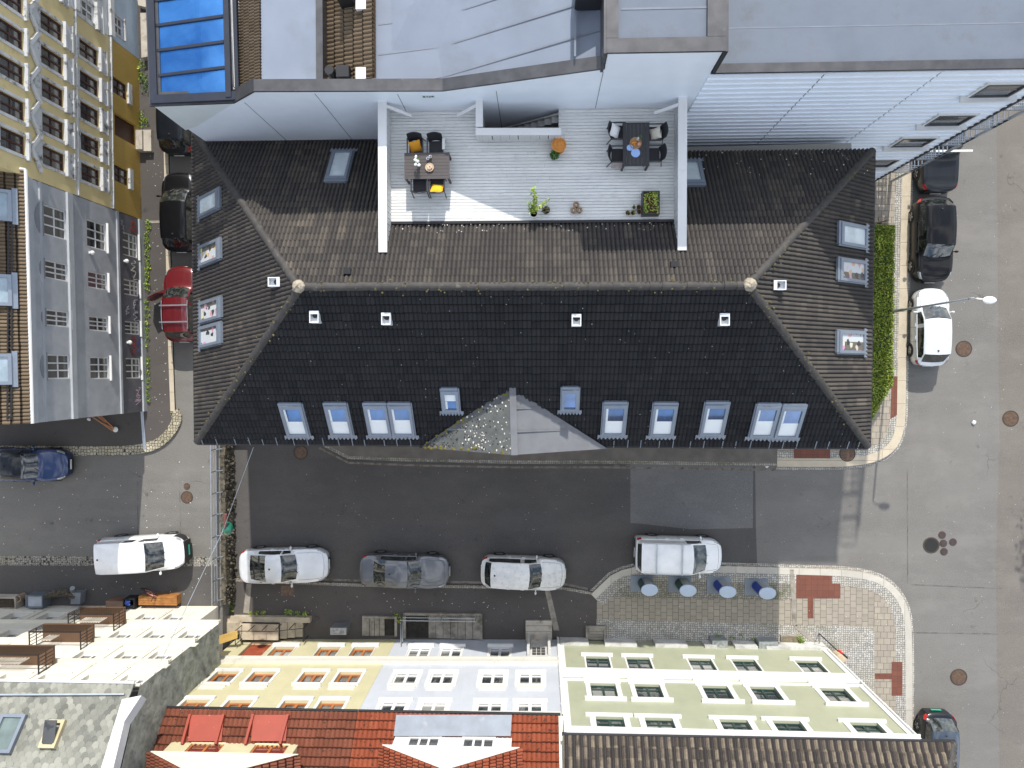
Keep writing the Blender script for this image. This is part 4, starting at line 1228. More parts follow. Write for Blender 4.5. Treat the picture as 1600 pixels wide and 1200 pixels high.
# balconies
BW = clap('brown_balcony', (.12, .065, .035), .12, vert='X', amt=.4, stain=(.05, .03, .02))
for (xa_, xb_, y, clo) in ((124, 195, 976, 0), (66, 146, 1004, 1), (-12, 84, 1040, 2)):
    u0, z = f.uv(xa_, y); u1, _ = f.uv(xb_, y); z -= .15
    u0, u1 = lo_hi(u0, u1); w = u1 - u0; dpt = .85
    g = MB(); f.box(g, u0, u1, z, z + .1, .01, dpt)
    B = g.build('balcony', BW, CH)
    g = MB(); n = int(w / .11)
    for i in range(n + 1): u = u0 + w * i / n; g.bar(f.pt(u, z + .1, dpt - .03), f.pt(u, z + 1.0, dpt - .03), .03, .016, V((1, 0, 0)))
    for u in (u0 + .02, u1 - .02):
        for j in range(5): g.bar(f.pt(u, z + .1, .05 + j * .15), f.pt(u, z + 1.0, .05 + j * .15), .022, .022, V((1, 0, 0)))
        g.bar(f.pt(u, z + 1.0, .0), f.pt(u, z + 1.0, dpt), .045, .04); g.bar(f.pt(u, z + .55, .0), f.pt(u, z + .55, dpt), .03, .03)
    f.box(g, u0, u1, z + .98, z + 1.03, dpt - .06, dpt)
    g.build('railing', mat('balcony_iron', (.03, .02, .015), .6, .2, var=.3, scale=8), B)
    g = MB()
    for k in range(9 if clo != 1 else 4):
        u = u0 + w * (.2 + .055 * k); f.box(g, u, u + .05, z + .3, z + .95, dpt * .45, dpt * .5)
    g.build('hanging_cloth', mat('laundry', (.62, .58, .5), .9, var=.2), B)['kind'] = 'stuff'
# slate roof
ez = zt + .08; EY2 = f.pt(0, 0, .25).y
def cp(x, d): return V((x, EY2 - d, ez + d * .85))
xe = P(210, 1073, ez).x; xw = P(-420, 1073, ez).x; ncr = V((0, .85, 1)).normalized()
def oncr(px, py): return onplane(px, py, cp(0, 0), ncr)
def slates(poly, par, w=.27, ch=.19):
    o, u, v, n = frame(poly, (1, 0, 0)); q = [((V(p) - o).dot(u), (V(p) - o).dot(v)) for p in poly]
    u0, u1 = min(a for a, _ in q), max(a for a, _ in q); v1 = max(b for _, b in q)
    mb = MB(); mb.poly(*[V(p) - n * .02 for p in poly])
    for k in range(-1, int(v1 / ch) + 1):
        for i in range(int((u1 - u0) / w) + 2):
            uu = u0 + (i + (.5 if k % 2 else 0)) * w; vv = k * ch; mb.tid = (i + .5, k + 1.5); j = R.uniform(-.02, .02); t_ = R.uniform(.012, .035)
            pts = [(-.5, 1.9), (-.5, .55), (-.36, .2), (-.16, .02), (.16, .02), (.36, .2), (.5, .55), (.5, 1.9)]
            mb.add([o + u * (uu + a * w * .97) + v * (vv + j + b * ch) + n * (t_ * (1 - b / 1.9) + .008) for a, b in pts], [tuple(range(8))])
    ob = mb.build('roof_slope', SLATE, par); c = V(ob.location); pl = []
    for i in range(len(poly)):
        a, b = V(poly[i]) - c, V(poly[(i + 1) % len(poly)]) - c; e = (b - a).cross(n)
        mid_ = sum((V(p) for p in poly), V()) / len(poly) - c
        if e.dot(mid_ - a) > 0: e = -e
        pl.append((a, e.normalized()))
    clip(ob, pl); return ob
slates([cp(xw, 0), cp(xe, 0), cp(xe - .2, 4.6), cp(xw, 4.6)], CH)
g = MB(); g.poly(cp(xw, 4.6), cp(xe - .2, 4.6), V((xe - .2, EY2 - 9.2, ez)), V((xw, EY2 - 9.2, ez))); g.build('roof_back', SLATE, CH)
g = MB(); g.tube([cp(xw, 0) + V((0, .06, 0)), cp(xe, 0) + V((0, .06, 0))], .06, 8); g.build('gutter', WHITE, CH)
g = MB(); A_, B_ = oncr(-300, 1088) + ncr * .08, oncr(196, 1086) + ncr * .08; g.bar(A_, B_, .06, .1, ncr); g.build('snow_guard', STEEL, CH)
g = MB()
q = [oncr(196, 1096), oncr(226, 1090), oncr(200, 1130), oncr(180, 1215), oncr(160, 1215)]
g.extr([p + ncr * .3 for p in q], -ncr * .5); g.build('verge', mat('white_verge', (.48, .49, .49), .7, var=.1), CH)
for quad, fm, kind in ((((4, 1118), (42, 1118), (20, 1178), (-14, 1178)), ALU, 0), (((79, 1126), (104, 1126), (90, 1172), (66, 1170)), mat('yellowed_frame', (.42, .36, .22), .6), 1)):
    q = [oncr(*p) for p in quad]; c = sum(q, V()) / 4; _, u, v, n = frame(q, (1, 0, 0))
    w = (q[1] - q[0]).length; l = (q[0] - q[3]).length
    g = MB(); fw = .12
    for x0_, x1_, y0_, y1_ in ((-w / 2, -w / 2 + fw, -l / 2, l / 2), (w / 2 - fw, w / 2, -l / 2, l / 2), (-w / 2 + fw, w / 2 - fw, -l / 2, -l / 2 + fw), (-w / 2 + fw, w / 2 - fw, l / 2 - fw, l / 2)): g.box(x0_, x1_, y0_, y1_, -.03, .16)
    sk_ = g.build('skylight', fm, CH, local=True); sk_.matrix_parent_inverse = Matrix.Translation(-CH.location); sk_.matrix_basis = slope_m(c + n * .05, u, v, n)
    g = MB()
    if kind: g.obox((-w / 2 + fw * .7, l / 2 - fw - .02, .1), (w - fw * 1.4, 0, 0), (0, -(l - 2 * fw), .38), (0, .02, .04))
    else: g.box(-w / 2 + fw, w / 2 - fw, -l / 2 + fw, l / 2 - fw, .05, .09)
    g.build('pane', skyglass('skylight_pane_green', (.14, .2, .17)) if not kind else GLASS_D, sk_, local=True)
# ------------------------------------------------------------------ white apartment building
f = Fac(V((0, PW, 0)), V((1, PW, 0)), (0, -1, 0)); fw_ = f
AP = thing('apartment_building', 'large white panelled apartment building with flat grey roofs and a blue glass roof light', 'building', (4, PW, 0))
def W3(px, py): return onplane(px, py, V((0, PW, 0)), V((0, 1, 0)))
PANEL = mat('white_panel', (.78, .83, .9), .4, var=.03, dirt=(.5, .52, .55), dirt_at=(.7, .9), dscale=.4)
PANEL_G = mat('tilt_tint_panel', (.66, .71, .71), .35, var=.03)  # flat panel; greenish tint stands in for the light on a tilted face
A0, A1, A2, A3, A4, A5, A6 = [W3(*q) for q in ((240, 165), (366, 160), (398, 142), (692, 141), (945, 106), (949, 82), (1130, 79))]
A7 = V((A6.x, PW, W3(1112, 113).z)); CX = W3(1363, 283).x; zR = A7.z
A8 = V((CX, PW, zR)); XS = A6.x
A5.x = A4.x
def up_poly(top, z0=0.0): return [V((top[0].x, PW, z0))] + top + [V((top[-1].x, PW, z0))]
BK = V((0, .35, 0))
g = MB()
g.extr(up_poly([A0, A1]), BK)
g.extr(up_poly([A1, A2]), BK); g.extr(up_poly([A2, A3]), BK); g.extr(up_poly([A3, A4]), BK); g.extr(up_poly([A5, A6]), BK)
g.box(A0.x, A0.x + .3, PW + .35, PW + 30, 0, A0.z - .1); g.box(CX - .3, CX, PW + .35, PW + 40, 0, zR - .1); g.box(A0.x + .3, CX - .3, PW + 29.6, PW + 30, 0, 12)
g.build('wall', PANEL, AP)
D1, E1 = W3(307, 197), W3(290, 203)
g = MB(); g.extr([A0 + V((.0, -.002, -.02)), A1 + V((0, -.002, -.02)), D1, E1], (0, -.012, 0)); g.build('side_panel', PANEL_G, AP)['label'] = 'wall panel under the glass roof, tinted greenish as if tilted'
# panel joints
g = MB(); JT = mat('panel_joint', (.2, .22, .25), .6)
for px, py in ((380, 158), (490, 144), (620, 145), (775, 140), (943, 110)):
    p = W3(px, py); zt_ = p.z - .12; g = MB(); g.box(p.x - .012, p.x + .012, PW - .006, PW + .01, 6, zt_); g.build('panel_joint', JT, AP)
# ribbed wall
xs = XS + .0; g = MB(); pitch = .405; z = zR - .06
jx = sorted([W3(1290, 113).x, W3(1470, 112).x]); segs = list(zip([xs] + [j + .02 for j in jx], [j - .02 for j in jx] + [CX]))
while z > .3:
    for s0, s1 in segs: g.obox((s0, PW, z - pitch), (s1 - s0, 0, 0), (0, -.03, 0), (0, 0, pitch - .06)); g.obox((s0, PW, z - .062), (s1 - s0, 0, 0), (0, -.07, 0), (0, 0, .06))
    z -= pitch
g.obox((xs, PW + .001, 0), (CX - xs, 0, 0), (0, .3, 0), (0, 0, zR - .05))
g.build('ribbed_wall', PANEL, AP)
g = MB()
for px, py in ((1290, 113), (1470, 112)):
    p = W3(px, py); g.box(p.x - .019, p.x + .019, PW - .012, PW, .3, zR - .1)
g.box(CX - .03, CX + .03, PW - .1, PW + .06, 0, zR)
g.build('corner_joint', BLACK, AP)
# windows near the corner
GRF_ = mat('window_grey', (.06, .065, .07), .4)
wz = [W3(px, py).z for px, py in ((1382, 252), (1432, 219), (1487, 184), (1562, 137))]
wu = f.uv(1562, 137)[0]
for i, z in enumerate(wz):
    if i == 0:
        pr = window(AP, 1.35, 1.1, GRF_, WHITE, cols=1, rows=1, fw=.07, cas=.1, sill=(.3, .1, .22), rec=-.02, proud=.07, glass=GLASS_D)
        pr.matrix_parent_inverse = Matrix.Translation(-AP.location); pr.matrix_basis = f.M(wu, z - .6, .03)
    else: dup(pr, AP, f.M(wu, z - .6, .03))
# flashings along the parapets
g = MB()
def flash(a, b, w=.42, h=.1, o=.05, m=g):
    a, b = V(a), V(b); d = b - a; x = V((0, 1, 0)); m.obox(a + V((0, -o, 0)), d, V((0, w, 0)), V((0, 0, h)))
flash(A0 + V((-.12, 0, 0)), A1, .5); flash(A1, A2, .46, .104); flash(A2, A3, .42, .1); flash(A3, A4, .42, .104); flash(A5 + V((-.05, 0, 0)), A6 + V((.06, 0, 0)), .44, .1); flash(A7, V((CX + .1, PW, zR)), .3, .1, .06)
for x, zt_, w_ in ((A5.x - .06, A5.z, .36), (A6.x - .5, A6.z, .56)): g.box(x, x + w_, PW + .4, PW + 16, zt_, zt_ + .098)
g.box(A6.x + .04, A6.x + .14, PW - .06, PW + 16, zR, A6.z + .08); g.box(A5.x - .14, A5.x - .04, PW - .06, PW + 16, A4.z - .2, A5.z + .08)
for s_, e_ in (((240, 165), (238, -300)),): a_ = P(236, 165, A0.z); b_ = P(226, -120, A0.z); g.obox(a_, b_ - a_, (.45, 0, 0), (0, 0, .12))
g.build('flashing', DARKFL, AP)
# black shadow-gap trim under the flashing
# flat roofs
ROOFM = mat('roof_membrane', (.18, .21, .265), .75, var=.1, scale=.5, dirt=(.14, .155, .18), dirt_at=(.55, .8), dscale=.35)
ROOFM2 = mat('roof_membrane_old', (.125, .15, .19), .75, var=.12, scale=.8, dirt=(.1, .11, .125), dirt_at=(.52, .75), dscale=.8)
def roof(name, quad, m, th=.12):
    g = MB(); g.extr([V(q) for q in quad], (0, 0, -th)); return g.build(name, m, AP)
def rq(px0, px1, py, z0, z1):     # strip between two screen columns, from the parapet northwards
    a, b = P(px0, py, z0), P(px1, py, z1)
    return [V((a.x, PW + .3, z0)), V((b.x, PW + .3, z1)), V((b.x, PW + 16, z1)), V((a.x, PW + 16, z0))]
roof('flat_roof', rq(408, 500, 123, 12.95, 12.95), ROOFM)
b4 = P(587, 110, 13.0)
roof('flat_roof', [V((b4.x, PW + .3, 13.0)), V((A3.x, PW + .3, 13.0)), V((A4.x, PW + .3, A4.z - .04)), V((A4.x, PW + 16, A4.z - .04)), V((b4.x, PW + 16, 13.0))], ROOFM)
roof('flat_roof', [V((A5.x, PW + .3, A5.z - .03)), V((A6.x, PW + .3, A5.z - .03)), V((A6.x, PW + 16, A5.z - .03)), V((A5.x, PW + 16, A5.z - .03))], ROOFM2)
roof('flat_roof', [V((A6.x + .14, PW + .2, zR + .01)), V((CX + .05, PW + .2, zR + .01)), V((CX + .05, PW + 40, zR + .01)), V((A6.x + .14, PW + 40, zR + .01))], ROOFM2)
g = MB()     # welded seams of the membrane
for k in range(6):
    y_ = PW + .5 + k * 1.05; g.bar((A3.x, y_, 13.008), (A4.x - .1, y_ + .75, A4.z - .034), .05, .008); g.bar((b4.x + .1, y_ - .25, 13.008), (A3.x, y_, 13.008), .05, .008)
for y in (1.0, 2.15, 3.3): g.box(A6.x + .2, CX, PW + .4 + y, PW + .44 + y, zR + .01, zR + .015)
g.box(A5.x + .4, A6.x - .5, PW + 1.3, PW + 1.36, A5.z - .03, A5.z - .018); 
a_ = P(897, 60, 14.6); g.box(a_.x, a_.x + .06, PW + .4, PW + 6, A4.z - .2, A4.z - .02)
g.build('membrane_seam', mat('seam', (.17, .19, .22), .8), AP)['kind'] = 'stuff'
# box on the roof edge, pipes
g = MB(); p = P(925, 4, 14.9); g.box(p.x - .55, p.x + .55, p.y - .1, p.y + 1.2, 14.6, 15.4); g.build('roof_hatch', BLACK, AP)
# tiled strips
t0, t1 = P(378, 60, 12.3), P(409, 60, 12.95)
tiles('tile_strip', [V((t0.x - .1, PW + .45, 12.1)), V((t1.x, PW + .45, 12.95)), V((t1.x, PW + 14, 12.95)), V((t0.x - .1, PW + 14, 12.1))], (0, -1, 0), TILE_BR, AP, tw=.22, ch=.36, amp=.05)
t0, t1 = P(508, 60, 12.6), P(587, 60, 13.1)
tiles('tile_strip', [V((t0.x, PW + .45, 12.3)), V((t1.x, PW + .45, 13.15)), V((t1.x, PW + 14, 13.15)), V((t0.x, PW + 14, 12.3))], (0, -1, 0), TILE_BR, AP, tw=.3, ch=.42, amp=.05)
g = MB(); x = P(503, 60, 12.6).x; g.box(x - .1, x + .14, PW + .4, PW + 14, 12.2, 12.98); x = P(365, 60, 12.3).x; g.box(x + .25, x + .38, PW + .45, PW + 14, 11.4, 12.1); g.build('valley', DARKFL, AP)
g = MB(); x = P(366, 60, 12.2).x; g.box(x - .08, x + .06, PW + .6, PW + 14, 12.05, 12.16); g.build('white_edge', WHITE, AP)
for px, py, kind in ((547, 2, 1), (566, 10, 2), (533, 117, 3), (566, 118, 2)):
    p = P(px, py, 12.9); g = MB()
    if kind == 1: g.box(p.x - .35, p.x + .2, p.y - .15, p.y + .8, 12.5, 13.5); g.build('roof_vent', BLACK, AP)
    elif kind == 2: g.box(p.x - .18, p.x + .18, p.y - .2, p.y + .2, 12.5, 13.12); g.build('roof_vent', WHITE, AP)
    else: g.tube([p + V((-.3, 0, -.4)), p + V((-.3, 0, .45))], .16, 12); g.box(p.x - .1, p.x + .35, p.y - .18, p.y + .22, 12.4, 13.2); g.build('roof_vent', BLACK, AP)
# glass roof
zg = A0.z + .06; ga0, ga1, gb0, gb1 = P(248, 151, zg), P(354, 145, zg + .25), P(240, -60, zg), P(347, -60, zg + .25)
m, t, p_ = nodes('blue_roof_glass')
tr = nd(t, 'BsdfTransparent'); tr.inputs[0].default_value = (.55, .75, .95, 1)
mx = nd(t, 'MixShader'); mx.inputs[0].default_value = .72
p_.inputs['Base Color'].default_value = (.1, .34, .75, 1); p_.inputs['Metallic'].default_value = .85; p_.inputs['Roughness'].default_value = .02
lnk(t, tr.outputs[0], mx.inputs[1]); lnk(t, p_.outputs[0], mx.inputs[2]); lnk(t, mx.outputs[0], t.nodes['Material Output'].inputs[0])
rows = [((248, 151), (354, 145)), ((249, 119), (353, 106)), ((247, 80), (351, 66)), ((245, 41), (350, 26)), ((243, 2), (349, -14)), ((241, -38), (348, -54)), ((240, -80), (347, -96))]
RW = [(P(*a, zg), P(*b, zg + .25)) for a, b in rows]
GRF = mat('anthracite_frame', (.035, .04, .055), .35, .4)
fr = MB()
fr.bar(RW[0][0] + V((-.25, -.14, .03)), RW[0][1] + V((.45, -.14, .03)), .3, .2)
for a, b in RW[1:]: fr.bar(a, b, .1, .16)
fr.bar(RW[0][0] + V((-.12, -.2, .04)), RW[-1][0] + V((-.12, 0, .04)), .26, .2); fr.bar(RW[0][1] + V((.12, -.2, .04)), RW[-1][1] + V((.12, 0, .04)), .2, .2)
fr.bar(RW[0][1] + V((.38, 0, -.1)), RW[-1][1] + V((.38, 0, -.1)), .14, .2)
GR = fr.build('glass_roof', GRF, AP)
for i in range(6):
    g = MB(); g.extr([RW[i][0], RW[i][1], RW[i + 1][1], RW[i + 1][0]], (0, 0, .02)); g.build('glass_pane', m, GR)
g = MB(); a_, b_ = RW[0][0], RW[-1][1]
g.box(a_.x, b_.x, a_.y, b_.y, 8.2, 8.3); g.build('atrium_floor', mat('atrium_floor', (.35, .38, .42), .6, var=.3, scale=1.2), GR)
g = MB()
for i in range(6):
    q = RW[i][0]; w_ = RW[i][1] - RW[i][0]
    g.bar(q + V((0, 0, -.8)), q + w_ * .45 + V((0, .6, -.8)), .16, .16); g.bar(q + w_ * .45 + V((0, 0, -.8)), q + w_ * .45 + V((0, 1.3, -.8)), .12, .16)
g.build('truss', mat('truss_blue', (.1, .16, .25), .5), GR)
# exit sign plate on the wall (illegible marks)
p = W3(669, 150); g = MB(); g.box(p.x - .22, p.x + .22, PW - .03, PW - .001, p.z - .1, p.z + .1); s_ = g.build('wall_sign', WHITE, AP)
g = MB()
for i, (a_, b_) in enumerate(((-.19, -.1), (-.06, .0), (.02, .1), (.12, .2))): g.box(p.x + a_, p.x + b_, PW - .034, PW - .031, p.z - .05 + .02 * (i % 2), p.z + .07 - .015 * (i % 3))
g.build('sign_marks', mat('sign_green', (.005, .09, .06), .5), s_)
# fire escape on the right-hand wall
FE = thing('fire_escape', 'zigzag galvanised steel fire escape on the right wall of the white building', 'fire escape', (CX + .7, PW + 3, 0))
zs = [.0, 2.2, 4.3, 6.4, 8.5, 10.6, 12.6]
def rail(g, a, b, h=1.0):
    a, b = V(a), V(b)
    for k in (.33, .66, 1): g.bar(a + V((0, 0, h * k)), b + V((0, 0, h * k)), .035, .035)
    n = max(1, int((b - a).length / .9))
    for i in range(n + 1): q = a.lerp(b, i / n); g.bar(q, q + V((0, 0, h)), .035, .035)
for i, z in enumerate(zs[1:]):
    w_ = .85; x0, x1 = CX + .12, CX + .12 + w_; near = i % 2 == 0
    y0, y1 = (PW - .05, PW + 1.2) if True else (0, 0)
    g = MB()
    for k in range(13): g.box(x0 + k * w_ / 12 - .012, x0 + k * w_ / 12 + .012, y0, y1, z - .04, z)
    g.box(x0, x1, y0 - .03, y0, z - .12, z + .04); g.box(x0, x1, y1, y1 + .03, z - .12, z + .04); g.box(x1, x1 + .03, y0, y1, z - .12, z + .04)
    g.build('landing', STEEL, FE)
    g = MB(); rail(g, (x0, y0, z), (x1, y0, z)); rail(g, (x1, y0, z), (x1, y1, z)); g.build('railing', STEEL, FE)
    zb = zs[i]; yb_ = y1 + 3.2; g = MB(); zm = (z + zb) / 2
    for k in range(11): t_ = (k + .5) / 11; [g.box(x0 + .44, x1, y1 + 3.2 * t_ - .12 + q_, y1 + 3.2 * t_ - .09 + q_, z - (z - zm) * t_ - .03, z - (z - zm) * t_) for q_ in (0, .1, .2)]
    for k in range(11): t_ = (k + .5) / 11; [g.box(x0, x0 + .42, y1 + 3.2 * (1 - t_) - .12 + q_, y1 + 3.2 * (1 - t_) - .09 + q_, zm - (zm - zb) * t_ - .03, zm - (zm - zb) * t_) for q_ in (0, .1, .2)]
    for xx in (x0 + .46, x1): g.bar((xx, y1, z - .05), (xx, yb_, zm - .05), .04, .18)
    for xx in (x0, x0 + .42): g.bar((xx, yb_, zm - .05), (xx, y1, zb - .05), .04, .18)
    g.bar((x1, y1, z + .9), (x1, yb_, zm + .9), .04, .04); g.bar((x0, yb_, zm + .9), (x0, y1, zb + .9), .04, .04)
    [g.box(x0 + .07 * k, x0 + .07 * k + .025, yb_, yb_ + 1.1, zm - .05, zm) for k in range(13)]
    g.build('stair_flight', STEEL, FE)
for y in (PW, PW + 1.2, PW + 5.4):
    g = MB(); g.bar((CX + 1.03, y, 0), (CX + 1.03, y, 12.9), .09, .09); g.build('post', STEEL, FE)

# ------------------------------------------------------------------ left side of the street: grey, yellow and pale blue houses
gA, gB = P(230, 640, ZL), P(223, 345, ZL)
f = Fac(gA, gB, (1, 0, 0)); fg = f
GY = thing('grey_house', 'grey rendered corner house with graffiti on its dark ground floor', 'house', f.pt(f.uv(227, 500)[0], ZL))
ze = f.uv(43, 500)[1]
uA, uB = f.uv(231, 642)[0], f.uv(223, 345)[0]; lo, hi = lo_hi(uA, uB)
GREY = mat('grey_render', (.335, .35, .37), .8, var=.12, scale=1.2, bmp=.4, bscale=9, dirt=(.4, .41, .42), dirt_at=(.5, .72), dscale=1.1)
GREYD = mat('dark_render', (.1, .1, .115), .8, var=.15, scale=2, dirt=(.17, .16, .17), dirt_at=(.52, .7), dscale=1.5)
rects = {3: [(66, 103, 322, 372), (69, 107, 407, 439), (73, 108, 483, 512), (75, 109, 552, 594)], 2: [(133, 165, 344, 390), (136, 168, 424, 453), (138, 170, 493, 519), (141, 172, 556, 594)], 1: [(189, 215, 363, 402), (192, 217, 436, 463), (194, 219, 501, 524), (196, 221, 558, 593)]}
sp = []; hs = []
for k in (3, 2, 1):
    zz = [f.uv((r[0] + r[1]) / 2, 500) for r in rects[k]]
    zlo = f.uv(rects[k][1][1], 450)[1]; zhi = f.uv(rects[k][1][0], 450)[1]
    for r in rects[k]:
        ua, ub = f.uv((r[0] + r[1]) / 2, r[2])[0], f.uv((r[0] + r[1]) / 2, r[3])[0]
        sp.append(((ua + ub) / 2, zlo, abs(ub - ua) - .1, zhi - zlo - .1))
hs = [hole(u, z, w, h) for u, z, w, h in sp]
zf = f.uv(187, 500)[1]
g = MB(); f.wall(g, lo, hi, zf, ze, [h for h in hs if h[2] > zf], .16); sidewalls(g, f, lo, hi, zf, ze, 9); g.build('wall', GREY, GY)
g = MB(); f.wall(g, lo, hi, ZL, zf, [h for h in hs if h[2] < zf], .16); sidewalls(g, f, lo, hi, ZL, zf, 9); g.build('ground_floor_wall', GREYD, GY)['label'] = 'dark grey ground-floor wall with graffiti'
for u, z, w, h in sp:
    wv = window(GY, w, h, WHITE, WHITE, cols=3, rows=2, fw=.06, mull=.055, cas=0, sill=(.08, .06, .1), rec=.12, glass=GLASS_D)
    wv.matrix_parent_inverse = Matrix.Translation(-GY.location); wv.matrix_basis = f.M(u, z)
g = MB(); zz = [f.uv(px, 500)[1] for px in (109, 114, 186, 67)]
f.box(g, lo, hi, zz[1] - .06, zz[0] + .06, 0, .1); f.box(g, lo, hi, zf - .04, zf + .12, 0, .07); f.box(g, lo, hi, zz[3] - .05, zz[3] + .07, 0, .06); f.box(g, lo, hi, ze - .3, ze, 0, .14); f.box(g, lo, hi, ZL + .1, ZL + .45, 0, .08)
g.build('cornice', mat('grey_cornice', (.36, .38, .4), .7, var=.1), GY)
g = MB()
for u, z, w, h in sp[:4]: 
    n = 12; c_ = z + h; g.extr([f.pt(u + math.cos(math.pi * i / n) * w * .56, c_ + .06 + math.sin(math.pi * i / n) * w * .4, .0) for i in range(n + 1)], f.N * .04)
g.build('arch_panel', mat('arch_grey', (.2, .21, .23), .85, var=.1), GY)['kind'] = 'stuff'
for px, py in ((141, 395), (195, 408), (200, 535)):
    u, z = f.uv(px, py); g = MB(); c_ = f.pt(u, z, .1); g.blob(c_, .11, 10, 6, .9); f.box(g, u - .05, u + .05, z - .12, z + .12, 0, .08); g.build('wall_lamp', WHITE, GY)
# graffiti scrawls
for (px, py, n, col, s_) in ((208, 355, 16, (.35, .04, .03), .4), (209, 423, 26, (.5, .5, .45), .55), (212, 486, 24, (.42, .4, .46), .6), (208, 540, 22, (.06, .25, .1), .5), (217, 540, 14, (.1, .09, .3), .5), (215, 618, 18, (.5, .36, .42), .45), (199, 486, 10, (.3, .3, .33), .25), (192, 353, 10, (.3, .3, .34), .3)):
    u, z = f.uv(px, py); g = MB(); a_ = 0; pts = []
    for i in range(n): pts.append(f.pt(u + s_ * (-1 + 2 * i / n) + R.uniform(-.18, .18) * s_, z + R.uniform(-.4, .4) * (.5 if s_ < .4 else .8), .012 + .0006 * i))
    for p, q in zip(pts, pts[1:]): g.bar(p, q, .008, .035, f.N) if False else g.bar(p, q, .035, .006, f.N)
    g.build('graffiti', mat('graffiti_%d' % px, col, .7, var=.2), GY)
# roof of the grey house
ex = f.pt(0, 0, .25).x; y_a, y_b = f.pt(lo, 0).y, f.pt(hi, 0).y; ylo, yhi = lo_hi(y_a, y_b); ylo -= .25
ang = f.U
def gp(t, d): p = f.pt(t, ze + .05 + d * .8, .04 - d); return p
tiles('roof_slope', [gp(lo - .2, 0), gp(hi, 0), gp(hi, 5), gp(lo - .2, 5)] if True else [], f.U, TILE_BR, GY, tw=.3, ch=.34, amp=.05)
g = MB(); g.poly(gp(lo - .2, 5), gp(hi, 5), f.pt(hi, ze, -9.8), f.pt(lo - .2, ze, -9.8)); g.build('roof_back', TILE_BR, GY)
g = MB(); g.tube([gp(lo - .25, 0) + f.N * .08, gp(hi, 0) + f.N * .08], .075, 8); q = gp(lo - .25, 0); g.tube([q + f.N * .08, gp(lo - .25, 2.2) ], .06, 8); g.build('gutter', WHITE, GY)
ng = (V((f.N.x * .8, f.N.y * .8, 1))).normalized()
for y in (320, 453, 577):
    c = onplane(-13, y, gp(0, 0), ng); _, u, v, n = frame([c, c + f.U, c + f.U.cross(ng)], f.U)
    w, l = 1.25, 1.3
    g = MB(); k_ = .13
    for x0_, x1_, y0_, y1_ in ((-w / 2, -w / 2 + k_, -l / 2, l / 2), (w / 2 - k_, w / 2, -l / 2, l / 2), (-w / 2 + k_, w / 2 - k_, -l / 2, -l / 2 + k_), (-w / 2 + k_, w / 2 - k_, l / 2 - k_, l / 2)): g.box(x0_, x1_, y0_, y1_, -.03, .16)
    g.box(-w / 2 - .1, w / 2 + .1, -l / 2 - .2, -l / 2 - .01, .04, .08)
    s_ = g.build('skylight', SKY_FR, GY, local=True); s_.matrix_parent_inverse = Matrix.Translation(-GY.location); s_.matrix_basis = slope_m(c + n * .08, u, v, n)
    g = MB(); g.box(-w / 2 + k_, w / 2 - k_, -l / 2 + k_, l / 2 - k_, .05, .09); g.build('pane', mat('skylight_pane_grey', (.24, .32, .38), .12, 0, var=.2, scale=2, coat=1), s_, local=True)
g = MB()
for t_ in (13, 19): 
    a_, b_ = onplane(t_, 300, gp(0, 0), ng), onplane(t_ - 2, 655, gp(0, 0), ng); g.bar(a_ + ng * .12, b_ + ng * .12, .05, .05, ng)
for i in range(40):
    y = 300 + i * 9; a_, b_ = onplane(12, y, gp(0, 0), ng), onplane(20, y, gp(0, 0), ng); g.bar(a_ + ng * .14, b_ + ng * .14, .03, .03, ng)
g.build('roof_ladder', BLACK, GY)
# ---- yellow house with pediments
yA, yB = P(222.5, 343, ZL), P(219, 96, ZL)
f = Fac(yA, yB, (1, 0, 0))
YL = thing('ochre_house', 'tall ochre yellow house with white pedimented windows and a boarded ground floor', 'house', f.pt(f.uv(221, 220)[0], ZL))
u0, u1 = f.uv(223, 344)[0], f.uv(219.5, 95)[0]; lo, hi = lo_hi(u0, u1)
ze = f.uv(-45, 150)[1] + 1.2
OCH = mat('ochre_render', (.64, .52, .26), .75, var=.07, scale=1.2, dirt=(.36, .28, .13), dirt_at=(.58, .8))
OCHB = clap('ochre_boards', (.5, .33, .08), .2, vert='Y', amt=.1)
BRF = mat('red_brown_frame', (.06, .022, .016), .5)
OLDW = mat('worn_white', (.5, .51, .51), .6, var=.06, dirt=(.13, .12, .11), dirt_at=(.54, .66), dscale=2.6)
zf1 = f.uv(173, 220)[1]
zr = {1: [f.uv(198, 140)[1], f.uv(176, 140)[1]], 2: [f.uv(154, 140)[1], f.uv(124, 140)[1]], 3: [f.uv(99, 140)[1], f.uv(64, 140)[1]], 4: [f.uv(38, 140)[1], f.uv(-2, 140)[1]]}
cu = [f.uv(141, y)[0] for y in (273, 227, 179, 132, 84)]
wd = abs(f.uv(141, 252)[0] - f.uv(141, 295)[0]) - .5
du = abs(cu[1] - cu[0])
g1u = [f.uv(187, y)[0] for y in (273, 138)]
hs = [hole(u, zr[k][0], wd, zr[k][1] - zr[k][0]) for k in (2, 3, 4) for u in cu]
g = MB(); f.wall(g, lo, hi, zf1, ze, hs, .18); sidewalls(g, f, lo, hi, zf1, ze, 9); g.build('wall', OCH, YL)
dor = f.uv(200, 205)[0]
g = MB(); f.wall(g, lo, hi, ZL, zf1, [hole(u, zr[1][0], wd, zr[1][1] - zr[1][0]) for u in g1u] + [(dor - .55, dor + .55, ZL + .4, zf1 - .35)], .2); sidewalls(g, f, lo, hi, ZL, zf1, 9); g.build('boarded_ground_floor', OCHB, YL)
kw = dict(w=wd, frame=BRF, casing=OLDW, cols=2, rows=2, fw=.07, mull=.07, rec=.14, glass=GLASS_D)
